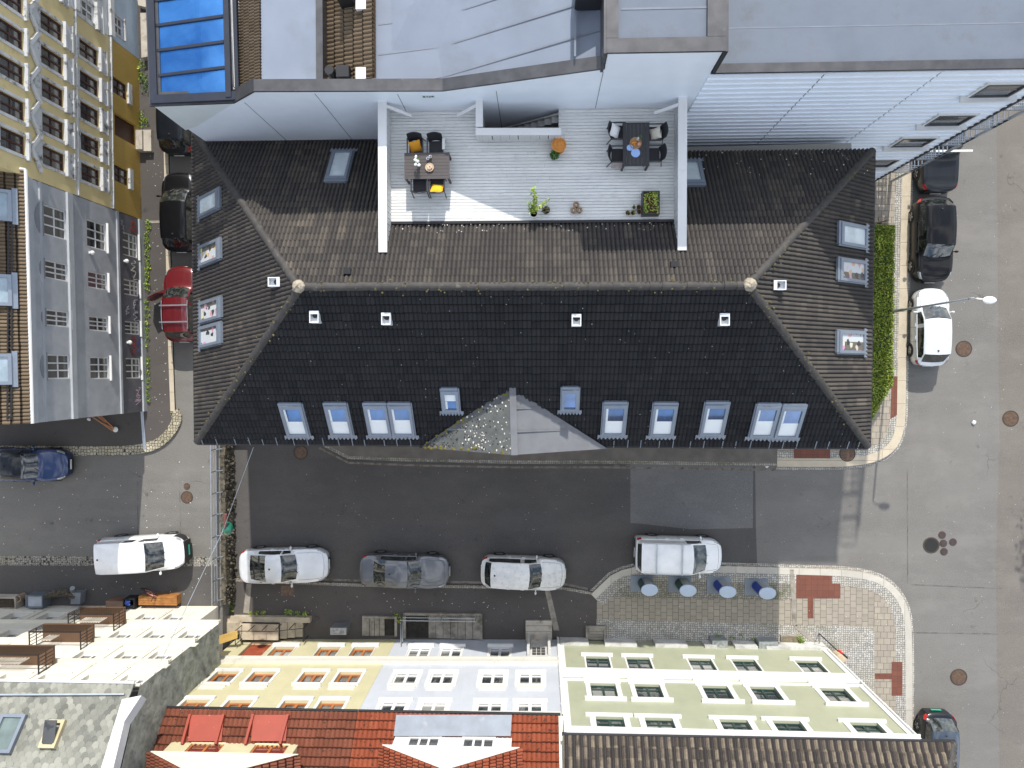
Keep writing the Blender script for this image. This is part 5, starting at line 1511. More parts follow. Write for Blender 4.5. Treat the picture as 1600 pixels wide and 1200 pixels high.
for k in (2, 3, 4):
    windows(YL, f, [(u, zr[k][0]) for u in cu], h=zr[k][1] - zr[k][0], cas=.13, sill=(.17, .1, .16), crown=(.04, .05, .08), panel=.5 if k < 4 else None, pediment=.55 if k == 3 else None, **kw)
windows(YL, f, [(u, zr[1][0]) for u in g1u], h=zr[1][1] - zr[1][0], cas=.0, sill=(.12, .3, .12), **kw)
g = MB()
for z, d in ((f.uv(118, 150)[1], .07), (zf1, .09)): f.box(g, lo, hi, z - .1, z, 0, d); f.box(g, lo, hi, z, z + .05, 0, d + .05)
g.build('cornice', OLDW, YL)
g = MB(); f.box(g, dor - .5, dor + .5, ZL + .4, zf1 - .4, -.2, -.16); g.build('door', BRF, YL)
g = MB(); dq = f.uv(222, 224)[0]; f.box(g, dq - .55, dq + .55, ZL + .1, ZL + .4, .01, .75); f.box(g, dq - .5, dq + .5, ZL + .4, ZL + .55, .01, .35); g.build('doorstep', CONC, YL)
g = MB(); a_ = [f.pt(lo - .1, ze, .35), f.pt(hi + .1, ze, .35), f.pt(hi + .1, ze + 3, -4.5), f.pt(lo - .1, ze + 3, -4.5)]; g.poly(*a_); g.poly(a_[3], a_[2], f.pt(hi + .1, ze, -9.3), f.pt(lo - .1, ze, -9.3)); g.build('roof', TILE_BR, YL)
# ---- pale blue house beyond
bA, bB = P(219, 94, ZL), P(210, -150, ZL)
f = Fac(bA, bB, (1, 0, 0))
BL_ = thing('pale_blue_house', 'pale grey and blue boarded house at the top left corner behind the ochre one', 'house', f.pt(f.uv(216, 0)[0], ZL))
u0, u1 = f.uv(219, 94)[0], f.uv(209, -160)[0]; lo, hi = lo_hi(u0, u1); lo += .02
hs = []; zz = {k: (f.uv(a_, 30)[1], f.uv(b_, 30)[1]) for k, (a_, b_) in {1: (192, 173), 2: (147, 121), 3: (92, 62)}.items()}
us1 = [f.uv(182, y)[0] for y in (38, -60)]; us2 = [f.uv(134, y)[0] for y in (14, -40, -95)]
PBL = clap('pale_blue_vertical', (.42, .52, .62), .2, vert='Y', amt=.1); PGR = mat('pale_grey_render', (.62, .63, .62), .7, var=.06, dirt=(.4, .4, .38), dirt_at=(.6, .8))
g = MB(); f.wall(g, lo, hi, ZL, zf1, [hole(u, zz[1][0], wd + .1, zz[1][1] - zz[1][0]) for u in us1], .16); sidewalls(g, f, lo, hi, ZL, zf1, 9); g.build('boarded_ground_floor', PBL, BL_)
g = MB(); f.wall(g, lo, hi, zf1, ze + .2, [hole(u, zz[k][0], wd, zz[k][1] - zz[k][0]) for k in (2, 3) for u in us2], .16); sidewalls(g, f, lo, hi, zf1, ze + .2, 9); g.build('wall', PGR, BL_)
kw = dict(frame=WHITE, casing=OLDW, cols=2, rows=3, fw=.07, mull=.07, rec=.12, glass=GLASS_D)
windows(BL_, f, [(u, zz[1][0]) for u in us1], w=wd + .1, h=zz[1][1] - zz[1][0], cas=.1, sill=(.1, .1, .1), **kw)
for k in (2, 3): windows(BL_, f, [(u, zz[k][0]) for u in us2], w=wd, h=zz[k][1] - zz[k][0], cas=.2, sill=(.24, .12, .18), panel=.5, crown=(.1, .08, .12), **kw)
g = MB()
for z, d in ((f.uv(118, 40)[1], .14), (zf1, .2)): f.box(g, lo, hi, z - .2, z + .1, 0, d)
f.box(g, lo - .02, lo + .12, ZL, ze, 0, .1); g.build('trim_band', OLDW, BL_)
g = MB(); a_ = [f.pt(lo, ze + .2, .35), f.pt(hi, ze + .2, .35), f.pt(hi, ze + 3.4, -4.5), f.pt(lo, ze + 3.4, -4.5)]; g.poly(*a_); g.poly(a_[3], a_[2], f.pt(hi, ze + .2, -9.3), f.pt(lo, ze + .2, -9.3)); g.build('roof', TILE_BR, BL_)
# ------------------------------------------------------------------ cars
RUB = mat('tyre_rubber', (.018, .018, .018), .85)
RIM = mat('alloy_rim', (.42, .43, .45), .3, .8)
CGL = None
m, t, p = nodes('car_glass')
tc = nd(t, 'TexCoord').outputs['Object']
ns = ramp(t, noise(t, tc, 5, 3), .45, .65)
lnk(t, mix(t, ns, (.008, .011, .012), (.06, .065, .06)), p.inputs['Base Color']); p.inputs['Roughness'].default_value = .04
p.inputs['Coat Weight'].default_value = 1; p.inputs['Coat Roughness'].default_value = .01; p.inputs['Coat IOR'].default_value = 1.6
CGL = m
TRIM = mat('car_trim', (.02, .02, .022), .6)
LENS = mat('headlight_lens', (.42, .45, .47), .1, .4, coat=1)
TAIL = mat('taillight_lens', (.4, .012, .012), .2, coat=1)
def paint(name, col, metal=.0, dirt=None, coat=1):
    m, t, p = nodes(name); v = pos(t, obj=True)
    c = mix(t, ramp(t, noise(t, v, 1.3, 6, .7), .45, .8), col, sc(col, .82))
    if dirt: c = mix(t, math_(t, 'MULTIPLY', ramp(t, noise(t, v, 4, 9, .8), .5, .75), .7), c, dirt)
    lnk(t, c, p.inputs['Base Color']); p.inputs['Roughness'].default_value = .32; p.inputs['Metallic'].default_value = metal
    p.inputs['Coat Weight'].default_value = coat; p.inputs['Coat Roughness'].default_value = .04; p.inputs['Specular IOR Level'].default_value = .5 * coat
    return m

KINDS = {  # x fractions from the front: windscreen base/top, rear glass top/base, trunk height, hood nose height
    'sedan': (.29, .45, .69, .84, .70, .46), 'coupe': (.32, .49, .66, .87, .64, .44), 'wagon': (.27, .43, .88, .955, .62, .46),
    'hatch': (.22, .40, .86, .955, .60, .48), 'suv': (.27, .42, .87, .96, .62, .52), 'van': (.17, .36, .955, .985, .62, .50), 'pickup': (.26, .39, .60, .64, .60, .55)}

def car(px, py, gz, hd, L, W, Ht, kind, pm, label, cat='car', group='parked cars', bars=None, front_low=None, plate=(.75, .75, .72), door_open=False, roofm=None, side_front_only=False):
    c = P(px, py, gz + .7); root = thing('parked_' + ('van' if kind == 'van' else 'pickup' if kind == 'pickup' else 'car'), label, cat, (c.x, c.y, gz), math.radians(hd), group)
    a0, a1, b0, b1, zr, zn = KINDS[kind]
    def seg(a, b, n): return [a + (b - a) * i / n for i in range(n)]
    xs = [0, .004, .012, .028, .05, .08, .12] + seg(.16, a0, 3) + seg(a0, a1, 8) + seg(a1, b0, 9) + seg(b0, b1, 6) + seg(b1, .965, max(2, int((.97 - b1) * 30))) + [.965, .985, .995, 1.0]
    xs = sorted(set(round(x, 4) for x in xs))
    roofp = [(0, zn), (.012, zn + .05), (.05, zn + .10), (.14, zn + .15), (a0, .665), (a0 + .012, .68), (a1 - .02, .955), (a1, .972), ((a1 * 2 + b0) / 3, 1.0), ((a1 + b0) / 2, 1.0), (b0, .965), (b1, zr), (.985, zr * .97), (1.0, zr * .9)]
    roofp = sorted(roofp)
    def lin(tb, x):
        for (x0, y0), (x1, y1) in zip(tb, tb[1:]):
            if x <= x1: return y0 + (y1 - y0) * (0 if x1 == x0 else (x - x0) / (x1 - x0))
        return tb[-1][1]
    def top(x): return Ht * (lin(roofp, x) * .6 + .2 * (lin(roofp, max(0, x - .012)) + lin(roofp, min(1, x + .012))))
    wid = [(0, .60), (.006, .70), (.02, .80), (.05, .90), (.1, .965), (.2, 1), (.75, 1), (.9, .975), (.95, .94), (.98, .86), (1, .68)]
    if kind == 'van': wid = wid[:7] + [(.9, 1), (.97, .985), (.99, .95), (1, .9)]
    def half(x): return W / 2 * lin(wid, x)
    def belt(x): return min(Ht * (.60 + .05 * x), top(x) - .03)
    hood = lambda x: Ht * lin([(0, zn), (.05, zn + .10), (a0, .67), (1, zr)], x)
    tum = .10 if kind == 'van' else .17
    def sect(x):
        w, b, tp = half(x), belt(x), top(x)
        hb = min(tp, belt(x) + .06)
        g = max(0, min(1, (tp - hb) / (Ht - hb - .02)))
        g1 = min(1, g * 4)
        mixf = lambda p, q, k: (p[0] + (q[0] - p[0]) * k, p[1] + (q[1] - p[1]) * k)
        r = [(w * .9, .2), (w * .975, .3), (w, b * .55), (w * .99, b * .86), (w * .95, b)]
        dz = tp - b
        r.append(mixf((w * .89, b + dz * .45), (w * .915, b + .015), g1))
        r.append(mixf((w * .78, b + dz * .78), (w * (1 - tum) * .97, tp - .075), g))
        r.append(mixf((w * .70, b + dz * .86), (w * (1 - tum) * .90, tp - .035), g))
        r.append(mixf((w * .4, b + dz * .96), (w * .45, tp - .008), g))
        r.append((0, tp + .004))
        return r
    SE = [sect(x) for x in xs]; nr = len(SE[0])
    def X(x, y=None):
        if y is None: return L / 2 - x * L
        q = min(1, abs(y) / (W / 2)) ** 2
        bow = lin([(0, .20), (.1, .2), (a0, .2), (a1, .13), ((a1 + b0) / 2, 0), (b0, -.07), (1, -.13)], x)
        if kind == 'van': bow *= .75 if x < .5 else .3
        return L / 2 - x * L + bow * (.55 - q)
    def in_(i, a, b): return xs[i] >= a - 1e-4 and xs[i + 1] <= b + 1e-4
    P_ = {k: MB() for k in ('body', 'windscreen', 'rear_window', 'sl', 'sr', 'roof')}
    bp = (a0 + a1) / 2 + (b0 - a1) * .38
    se = (b0 + b1) / 2
    if side_front_only: se = a1 + .13
    if kind == 'van' and not side_front_only: se = a1 + .33
    for i in range(len(xs) - 1):
        for j in range(nr - 1):
            for s in (1, -1):
                q = [V((X(xs[a], SE[a][b][0]), s * SE[a][b][0], SE[a][b][1])) for a, b in ((i, j), (i + 1, j), (i + 1, j + 1), (i, j + 1))]
                if s < 0: q = q[::-1]
                k = 'body'
                if j >= 7 and in_(i, a0 + .004, a1): k = 'windscreen'
                elif j >= 7 and in_(i, b0, b1): k = 'rear_window'
                elif j == 5 and in_(i, a0 + (a1 - a0) * .3, se) and not (xs[i] < bp < xs[i + 1]): k = 'sl' if s > 0 else 'sr'
                elif roofm and j >= 5 and in_(i, a1, b0): k = 'roof'
                P_[k].poly(*q)
    for e, rev in ((0, False), (-1, True)):
        pts = [V((X(xs[e], a), a, b)) for a, b in SE[e]] + [V((X(xs[e], a), -a, b)) for a, b in SE[e][-2::-1]]
        P_['body'].poly(*(pts if rev else pts[::-1]))
    body = P_['body'].build('body', pm, root, smooth=True, local=True, merge=True, auto=38)
    for k, nm in (('windscreen', 'windscreen'), ('rear_window', 'rear_window'), ('sl', 'side_window'), ('sr', 'side_window')):
        if P_[k].f: P_[k].build(nm, CGL, root, smooth=True, local=True, merge=True)
    if P_['roof'].f: P_['roof'].build('roof', roofm, root, smooth=True, local=True, merge=True)
    def surf(x, j, s, off=.012):
        r = sect(x); j0 = int(min(j, nr - 1.001)); k = j - j0
        a = (r[j0][0] * (1 - k) + r[j0 + 1][0] * k, r[j0][1] * (1 - k) + r[j0 + 1][1] * k)
        d = V((r[j0 + 1][0] - r[j0][0], r[j0 + 1][1] - r[j0][1])).normalized()
        return V((X(x, a[0]) + (off if x < .1 else -off if x > .9 else 0), s * (a[0] + d.y * off), a[1] - d.x * off))
    def patch(nm, mt, x0, x1, j0, j1, s, n=4, off=.012):
        g = MB(); vs = [[surf(x0 + (x1 - x0) * a / n, j0 + (j1 - j0) * b / 2, s, off) for b in range(3)] for a in range(n + 1)]
        for a in range(n):
            for b in range(2):
                q = [vs[a][b], vs[a + 1][b], vs[a + 1][b + 1], vs[a][b + 1]]
                g.poly(*(q if s > 0 else q[::-1]))
        return g.build(nm, mt, root, smooth=True, local=True, merge=True)
    for s in (1, -1):
        patch('headlight', LENS, .014, .085, 3.5, 5.4, s, 6, .01)
        patch('taillight', TAIL, .945, .993, 3.0, 4.8, s)
        patch('sill', TRIM, .16, .86, .0, .55, s, 8, .006)
    # bumper and grille
    g = MB(); w0 = half(.01) * .6; g.box(X(0) + .02, X(0) + .11, -w0 * .75, w0 * .75, .22, Ht * zn * .62); g.build('grille', TRIM, root, local=True)
    g = MB(); w0 = half(.99); g.box(X(1) - .02, X(1) + .03, -w0 * .8, w0 * .8, .22, Ht * .3); g.build('rear_bumper', TRIM, root, local=True)
    if front_low:
        for s in (1, -1): patch('bumper', front_low, .0, .085, 1.0, 3.2, s, 5, .008)
        g = MB(); g.box(X(0) - .01, X(0) + .09, -half(.01) * .8, half(.01) * .8, .2, Ht * zn * .99); g.build('bumper', front_low, root, local=True)
    for x, sg in ((0, 1), (1, -1)):
        g = MB(); xx = X(x, 0) + sg * (.055 if front_low and sg > 0 else .02); g.box(min(xx, xx - sg * .02), max(xx, xx - sg * .02), -.26, .26, .42, .53); g.build('number_plate', mat('plate_%d' % int(plate[1] * 100 + plate[0] * 10), plate, .5, var=0), root, local=True)
    rad = .33 if kind in ('suv', 'pickup') else .305
    for x in (.185, .80):
        for s in (1, -1):
            w = half(x); yc = s * (w - .085); g = MB(); n = 20; cx = X(x)
            prof = [(rad * .68, -.1), (rad * .95, -.105), (rad, -.07), (rad, .07), (rad * .95, .105), (rad * .68, .1)]
            vs = []; 
            for r_, y_ in prof:
                for k in range(n): a_ = 2 * math.pi * k / n; vs.append((cx + math.cos(a_) * r_, yc + y_ * s, rad + math.sin(a_) * r_))
            fs = [(i * n + k, i * n + (k + 1) % n, (i + 1) * n + (k + 1) % n, (i + 1) * n + k) for i in range(5) for k in range(n)]
            g.add(vs, fs); wh = g.build('wheel', RUB, root, smooth=True, local=True)
            g = MB(); yo = yc + s * .085
            for k in range(5):
                a_ = 2 * math.pi * k / 5; d = V((math.cos(a_), 0, math.sin(a_))); g.bar(V((cx, yo, rad)), V((cx, yo, rad)) + d * rad * .68, .07, .02, V((0, 1, 0)))
            vs = [(cx + math.cos(2 * math.pi * k / n) * rad * r_, yo - s * dy, rad + math.sin(2 * math.pi * k / n) * rad * r_) for r_, dy in ((.7, .0), (.62, .0), (.6, .05)) for k in range(n)]
            g.add(vs, [(i * n + k, i * n + (k + 1) % n, (i + 1) * n + (k + 1) % n, (i + 1) * n + k) for i in range(2) for k in range(n)])
            g.build('rim', RIM, wh, local=True)
            # arch
            g = MB(); pts = [V((cx + math.cos(math.pi * k / 12) * rad * 1.14, s * (w + .004), rad + math.sin(math.pi * k / 12) * rad * 1.14)) for k in range(13)]
            for a_, b_ in zip(pts, pts[1:]): g.bar(a_, b_, .07, .012, V((0, 1, 0)))
            g.build('wheel_arch', TRIM, root, local=True)
    for s in (1, -1):
        x = a0 + (a1 - a0) * .42; r = sect(x); g = MB(); b_ = V((X(x), s * r[5][0], belt(x) + .04)); g.blob(b_ + V((0, s * .16, .04)), .1, 10, 6, .8); g.bar(b_, b_ + V((0, s * .12, .02)), .05, .04)
        for i in range(len(g.v) - 8): g.v[i].x = b_.x + (g.v[i].x - b_.x) * .6
        g.build('mirror', pm if kind != 'pickup' else TRIM, root, smooth=False, local=True)
        for x in (bp - .03, bp + .15):
            if x > b0: continue
            q = surf(x, 3.5, s, .02); g = MB(); g.bar(q - V((.09, 0, 0)), q + V((.09, 0, 0)), .03, .03); g.build('door_handle', pm, root, local=True)
    # shut lines: hood, doors
    g = MB()
    def line(pts, w=.012):
        for a_, b_ in zip(pts, pts[1:]): g.bar(a_, b_, w, .004)
    for s in (1, -1):
        line([surf(.05 + (a0 - .05) * k / 6, 6.2, s, .003) for k in range(7)])
        for x in (a0 + .04, bp, min(b0 - .03, bp + (b0 - a1) * .45)): line([surf(x, 1 + 3.6 * k / 5, s, .003) for k in range(6)])
    line([surf(.045, 6.2 + 2.79 * k / 4, 1, .003) for k in range(5)] + [surf(.045, 8.99 - 2.79 * k / 4, -1, .003) for k in range(5)])
    g.build('shut_line', TRIM, root, local=True)['kind'] = 'stuff'
    g = MB(); q = surf((a0 + a1 * .2) / 1.2, 8.9, 1, .02)
    for s in (.62, -.12): g.bar(surf(a0 + .012, 8.2, 1, .02) * 1 + V((0, -W * .3 * (1 - s), 0)), surf(a0 + .05, 8.9, 1, .03) + V((0, W * .28 * s - .1, .0)), .02, .02)
    g.build('wiper', TRIM, root, local=True)
    if bars:
        for s in (1, -1):
            if bars != 'white':
                g = MB(); pts = [surf(a1 + .03 + (b0 - a1 - .06) * k / 8, 6.9, s, .05) for k in range(9)]; g.tube(pts, .022, 8); g.build('roof_rail', STEEL, root, local=True)
        for x in ((.0,) if bars == 'white' else (a1 + (b0 - a1) * .22, a1 + (b0 - a1) * .72)):
            g = MB(); zz = Ht + .09; w = half(.5) * .86
            if bars == 'white': g.box(X(.66) - .05, X(.66) + .05, -W * .56, W * .56, Ht + .05, Ht + .13)
            else: g.box(X(x) - .035, X(x) + .035, -w, w, zz - .02, zz + .015)
            g.build('roof_bar', WHITE if bars == 'white' else STEEL, root, local=True)
    else:
        g = MB(); q = surf(b0 - .05, 8.999, 1, 0); g.blob(V((q.x, 0, q.z + .02)), .05, 8, 5, .7); g.build('antenna', TRIM, root, local=True)
    if door_open:
        g = MB(); hx = X(a0 + .05); s = 1; w = half(.4); d = V((-.45, .9, 0)).normalized() * 1.0
        o = V((hx, w * .97, .3)); g.extr([o, o + d, o + d + V((0, 0, belt(.4) - .3)), o + V((0, 0, belt(.4) - .3))], d.cross(UPZ).normalized() * .09)
        g.extr([o + V((0, 0, belt(.4) - .28)), o + d + V((0, 0, belt(.4) - .28)), o + d * .8 + V((0, -.1, Ht - .42)), o + d * .35 + V((0, -.1, Ht - .42))], d.cross(UPZ).normalized() * .03)
        g.build('open_door', pm, root, local=True)['label'] = 'front door standing open over the pavement'
    return root, dict(X=X, sect=sect, Ht=Ht, W=W)

BLK = paint('black_paint', (.004, .004, .005), coat=.35); BLK2 = paint('navy_black_paint', (.006, .008, .012), coat=.5)
RDP = paint('red_paint', (.13, .004, .007), .2); BLP = paint('dark_blue_paint', (.012, .035, .12), .35)
WHP = paint('white_car_paint', (.84, .85, .86)); SIL = paint('silver_paint', (.68, .7, .73), .25); SIL2 = paint('pale_silver_paint', (.68, .7, .71), .2)
GRP = paint('grey_paint', (.12, .127, .14), .4); DSIL = paint('dusty_silver_paint', (.66, .66, .65), .15, dirt=(.25, .21, .16))
car(276, 172, ZL, 90, 4.4, 1.76, 1.5, 'wagon', BLK2, 'black estate car tucked under the white building corner, red tail lights showing')
car(280, 332, ZL, 90.5, 3.9, 1.72, 1.45, 'hatch', BLK, 'glossy black car in the narrow left lane, just above the red car')
car(284, 476, ZL, 91, 3.75, 1.7, 1.5, 'wagon', RDP, 'dark red estate car with silver roof bars and its front door open', bars='steel', door_open=True)
car(40, 726, ZL, 0, 4.35, 1.74, 1.45, 'sedan', BLP, 'dark blue car cut off by the left edge, bonnet pointing right', roofm=BLK2)
car(224, 864, ZL, 3.5, 4.45, 1.82, 1.8, 'van', WHP, 'white delivery van with black front bumper on the upper left street', 'van', front_low=TRIM, plate=(.02, .35, .25))
car(443, 884, 0, 1.5, 4.6, 1.88, 1.38, 'coupe', SIL, 'silver sporty car beside the mossy retaining wall')
car(632, 892, 0, -1.2, 4.55, 1.8, 1.45, 'sedan', GRP, 'dark grey saloon car parked between the two silver cars')
car(817, 895, 0, -2, 4.3, 1.74, 1.5, 'wagon', DSIL, 'silver estate car with a dirty white roof near the blue house')
car(1058, 866, 0, -1, 4.35, 1.84, 1.8, 'van', WHP, 'white van with two roof bars next to the waste containers', 'van', bars='steel', side_front_only=True)
car(1457, 374, 0, -90, 4.15, 1.85, 1.6, 'suv', BLK, 'black off-road car on the right street beside the top of the hedge')
car(1454, 512, 0, 90, 3.8, 1.72, 1.48, 'hatch', SIL2, 'small pale silver hatchback under the street lamp')
car(1466, 222, 0, 90, 5.0, 1.85, 1.75, 'pickup', BLK2, 'black pickup with a white bar across it below the fire escape', 'pickup', bars='white')
car(1464, 1177, 0, -91, 4.2, 1.74, 1.55, 'hatch', BLK2, 'black hatchback at the bottom right with a green number plate', plate=(.02, .4, .25), roofm=paint('blue_grey_roof', (.03, .045, .07)))
# pickup load cover
# ------------------------------------------------------------------ street things
# waste columns
LID = mat('waste_lid', (.42, .5, .6), .4, .3, var=.06)
def waste(pb, pp_, side, label):
    b = P(*pb, ZP); r = thing('waste_container', label, 'container', b, 0, 'underground waste containers by the kerb')
    x0, x1, y0, y1 = pp_
    q = [P(x0, y0, ZP), P(x1, y0, ZP), P(x1, y1, ZP), P(x0, y1, ZP)]
    g = MB(); g.extr([p + V((0, 0, .045)) for p in q], (0, 0, -.05)); g.build('base_plate', mat('waste_plate', (.2, .235, .28), .55, .4, var=.15), r)
    g = MB(); g.lathe(b + V((0, 0, .03)), [(.41, 0), (.41, 1.2), (.4, 1.24)], 32, 1, .72); g.build('column', mat('waste_grey', (.3, .32, .34), .45, .3), r, smooth=True, auto=40)
    g = MB(); n = 10
    for i in range(n):
        a, c = math.pi * (.68 + .62 * i / n), math.pi * (.68 + .62 * (i + 1) / n)
        q = [b + V((math.cos(k) * .425, math.sin(k) * .425 * .72, z)) for k, z in ((a, .08), (c, .08), (c, 1.18), (a, 1.18))]; g.extr(q, (q[0] - b).normalized() * -.01 if False else V((math.cos(a), math.sin(a), 0)) * .012)
    g.build('side_panel', side, r)
    g = MB(); g.lathe(b + V((0, 0, 1.26)), [(.43, 0), (.44, .03), (.42, .06), (.2, .075)], 32, 1, .72); g.build('lid', LID, r, smooth=True, auto=40)
WG, WB = mat('waste_green', (.015, .05, .04), .5), mat('waste_blue', (.01, .04, .28), .5)
waste((1009, 910), (985, 1021, 899, 923), WG, 'grey waste column with dark green side, leftmost of the four behind the white van')
waste((1067, 911), (1044, 1080, 900, 925), WG, 'grey waste column with dark green side, second from the left in the row')
waste((1127, 913), (1104, 1141, 901, 927), WB, 'grey waste column with blue side, standing wholly in shade')
waste((1187, 915), (1163, 1200, 904, 929), WB, 'grey waste column with blue side, half in sunlight at the right end')
# manholes
def manhole(px, py, r_px, z, label, m=IRON, ring=True):
    c = P(px, py, z); r = r_px * (H - z) / F
    o = thing('manhole_cover', label, 'manhole cover', c, 0, 'manhole covers in the street')
    g = MB(); g.lathe(c, [(r * .86, 0), (r * .86, .012), (r * .82, .014), (r * .35, .012)], 28)
    for k in range(12): a = k * math.pi / 6; d = V((math.cos(a), math.sin(a), 0)); g.bar(c + d * r * .35 + V((0, 0, .015)), c + d * r * .75 + V((0, 0, .015)), .035, .01)
    g.build('cover', m, o)
    g = MB(); n = 28; vs = [c + V((math.cos(2 * math.pi * k / n) * q, math.sin(2 * math.pi * k / n) * q, zz)) for q, zz in ((r * .88, .01), (r, .016), (r * 1.05, .0)) for k in range(n)]
    g.add(vs, [(i * n + k, i * n + (k + 1) % n, (i + 1) * n + (k + 1) % n, (i + 1) * n + k) for i in range(2) for k in range(n)]); g.build('rim', mat('iron_ring', (.06, .045, .035), .7, .2), o)
DKI = mat('dark_iron', (.02, .02, .018), .6, .2); PUR = mat('small_cover_iron', (.07, .05, .05), .6, .3)
manhole(1506, 545, 12, .006, 'round rusty manhole cover beside the small silver hatchback')
manhole(1579, 654, 12, .006, 'round manhole cover with a dark ring near the right edge')
manhole(1455, 852, 12, .006, 'round nearly black manhole cover in the junction', DKI)
for (x, y), l in zip(((1472, 836), (1474, 849), (1489, 847), (1475, 862)), ('topmost', 'middle', 'rightmost', 'lowest')): manhole(x, y, 5.5, .006, 'small round valve cover, %s of the four by the black manhole' % l, PUR)
manhole(1498, 1058, 12.5, .006, 'round brown manhole cover in the road above the bottom right hatchback')
manhole(1324, 709, 12, ZP + .006, 'round brown manhole cover in the pavement at the building corner')
manhole(292, 777, 9.5, ZL + .006, 'reddish manhole cover on the sunlit strip of the left street')
manhole(292, 760, 5, ZL + .006, 'small reddish valve cover just above the manhole on the left street')
manhole(470, 707, 11, .012, 'worn manhole cover below the eaves of the dark roof')
# scraps
for px, py, l in ((1198, 728, 'crumpled white paper cup by the kerb setts'), (1521, 660, 'white scrap of paper on the right road')):
    c = P(px, py, .01); g = MB(); g.blob(c + V((0, 0, .05)), .11, 8, 5, .5, .25); tag(g.build('paper_scrap', WHITE), l, 'litter')
# street lamp
lb = P(1393, 487, ZP); ltop = V((lb.x, lb.y, 7.1)); hd = P(1546, 469, 7.25)
SL = thing('street_lamp', 'tall grey street lamp behind the hedge with a white head over the road', 'street lamp', lb)
g = MB(); g.tube([lb, lb + V((0, 0, 1.2)), lb + V((0, 0, 1.25)), ltop], [.085, .085, .06, .045], 12); g.build('pole', STEEL, SL, smooth=True)
g = MB(); d = (hd - ltop); g.tube([ltop + V((0, 0, -.3)), ltop + V((0, 0, .02)), ltop + d * .15 + V((0, 0, .1)), hd - d * .2], [.05, .045, .035, .03], 10); g.build('arm', WHITE, SL, smooth=True)
g = MB(); g.blob(hd, .3, 16, 8, .3)
for v in g.v: v.y = hd.y + (v.y - hd.y) * .55
g.build('lamp_head', mat('lamp_white', (.82, .82, .8), .35), SL, smooth=True)
# hedge
hx0, hx1 = P(1350, 500, 1.3).x, P(1397, 500, 1.3).x; hy0, hy1 = P(1375, 668, 1.3).y, P(1375, 353, 1.3).y
HG = thing('hedge', 'long clipped bright green hedge along the right wall of the dark roofed building', 'hedge', ((hx0 + hx1) / 2, (hy0 + hy1) / 2, ZP))
def hw(y): return 1.0 if y > hy0 + 2.2 else max(.12, (y - hy0 + .35) / 2.55)
g = MB(); n = 24
ys = [hy0 + (hy1 - hy0) * i / n for i in range(n + 1)]
for a, b in zip(ys, ys[1:]): g.prism([(hx0, a), (hx0 + (hx1 - hx0) * hw(a) - .1, a), (hx0 + (hx1 - hx0) * hw(b) - .1, b), (hx0, b)], ZP, 1.22)
g.build('branches', mat('hedge_core', (.03, .045, .012), .9, var=.4, scale=6), HG)
g = MB(); rr = random.Random(3)
for _ in range(19000):
    y = rr.uniform(hy0, hy1); w = (hx1 - hx0) * hw(y); k = rr.random()
    if k < .62: p_ = V((hx0 + rr.uniform(-.05, w), y, 1.26 + rr.gauss(0, .045) + .05 * math.sin(y * 3.1) * math.sin(y * 1.3)))
    elif k < .9: p_ = V((hx0 + w + rr.gauss(-.05, .05), y, rr.uniform(ZP, 1.3)))
    else: e_ = rr.random() < .75; p_ = V((hx0 + rr.uniform(0, (hx1 - hx0) * (1 if e_ else .14)), hy1 + rr.gauss(0, .04) if e_ else hy0 + rr.gauss(0, .05), rr.uniform(ZP, 1.3)))
    g.leaf(p_, .11, rr)
g.build('foliage', HEDGE, HG)
g = MB(); q = P(1372, 349, .6)
for _ in range(26): a = rr.uniform(0, 6.28); g.tube([q, q + V((math.cos(a) * rr.uniform(.2, .5), math.sin(a) * rr.uniform(.15, .4), rr.uniform(.2, .6)))], [.012, .005], 4)
tag(g.build('dry_shrub', mat('twigs', (.14, .1, .07), .9)), 'bare brown twiggy shrub at the top end of the hedge', 'shrub')
# retaining wall with railing and wire
y0_, y1_ = -12.5, -2.95
RWL = thing('retaining_wall', 'dark mossy retaining wall between the upper left street and the lower street', 'wall', (XW, -8, 0))
g = MB(); n = 30; rr = random.Random(8)
for i in range(n):
    ya = y0_ + (y1_ - y0_) * i / n; yb = y0_ + (y1_ - y0_) * (i + 1) / n; g.box(XW - .25, XW + rr.uniform(-.03, .05), ya, yb - .006, -.02, ZL + .1 + rr.uniform(-.03, .04))
g.build('masonry', MOSSW, RWL)
g = MB(); rr = random.Random(9)
for _ in range(260): p_ = V((XW + rr.uniform(-.02, .1), rr.uniform(y0_, y1_), rr.uniform(.05, 1.05))); g.blob(p_, rr.uniform(.03, .1), 6, 4, .7, .3)
g.build('rubble_face', MOSSW, RWL)['kind'] = 'stuff'
RL = thing('wall_railing', 'thin grey wire railing on top of the mossy retaining wall', 'railing', (XW - .35, -8, ZL))
for i in range(9):
    y = y0_ + .3 + (y1_ - y0_ - .4) * i / 8; g = MB(); g.bar((XW - .36, y, ZL), (XW - .36, y, ZL + .95), .05, .05); g.bar((XW - .36, y, ZL + .4), (XW - .12, y, ZL + .12), .035, .035); g.build('post', STEEL, RL)
for z in (.35, .65, .95): g = MB(); g.tube([(XW - .36, y0_ + .2, ZL + z), (XW - .36, y1_ - .05, ZL + z)], .022 if z < .9 else .035, 6); g.build('rail', STEEL, RL)
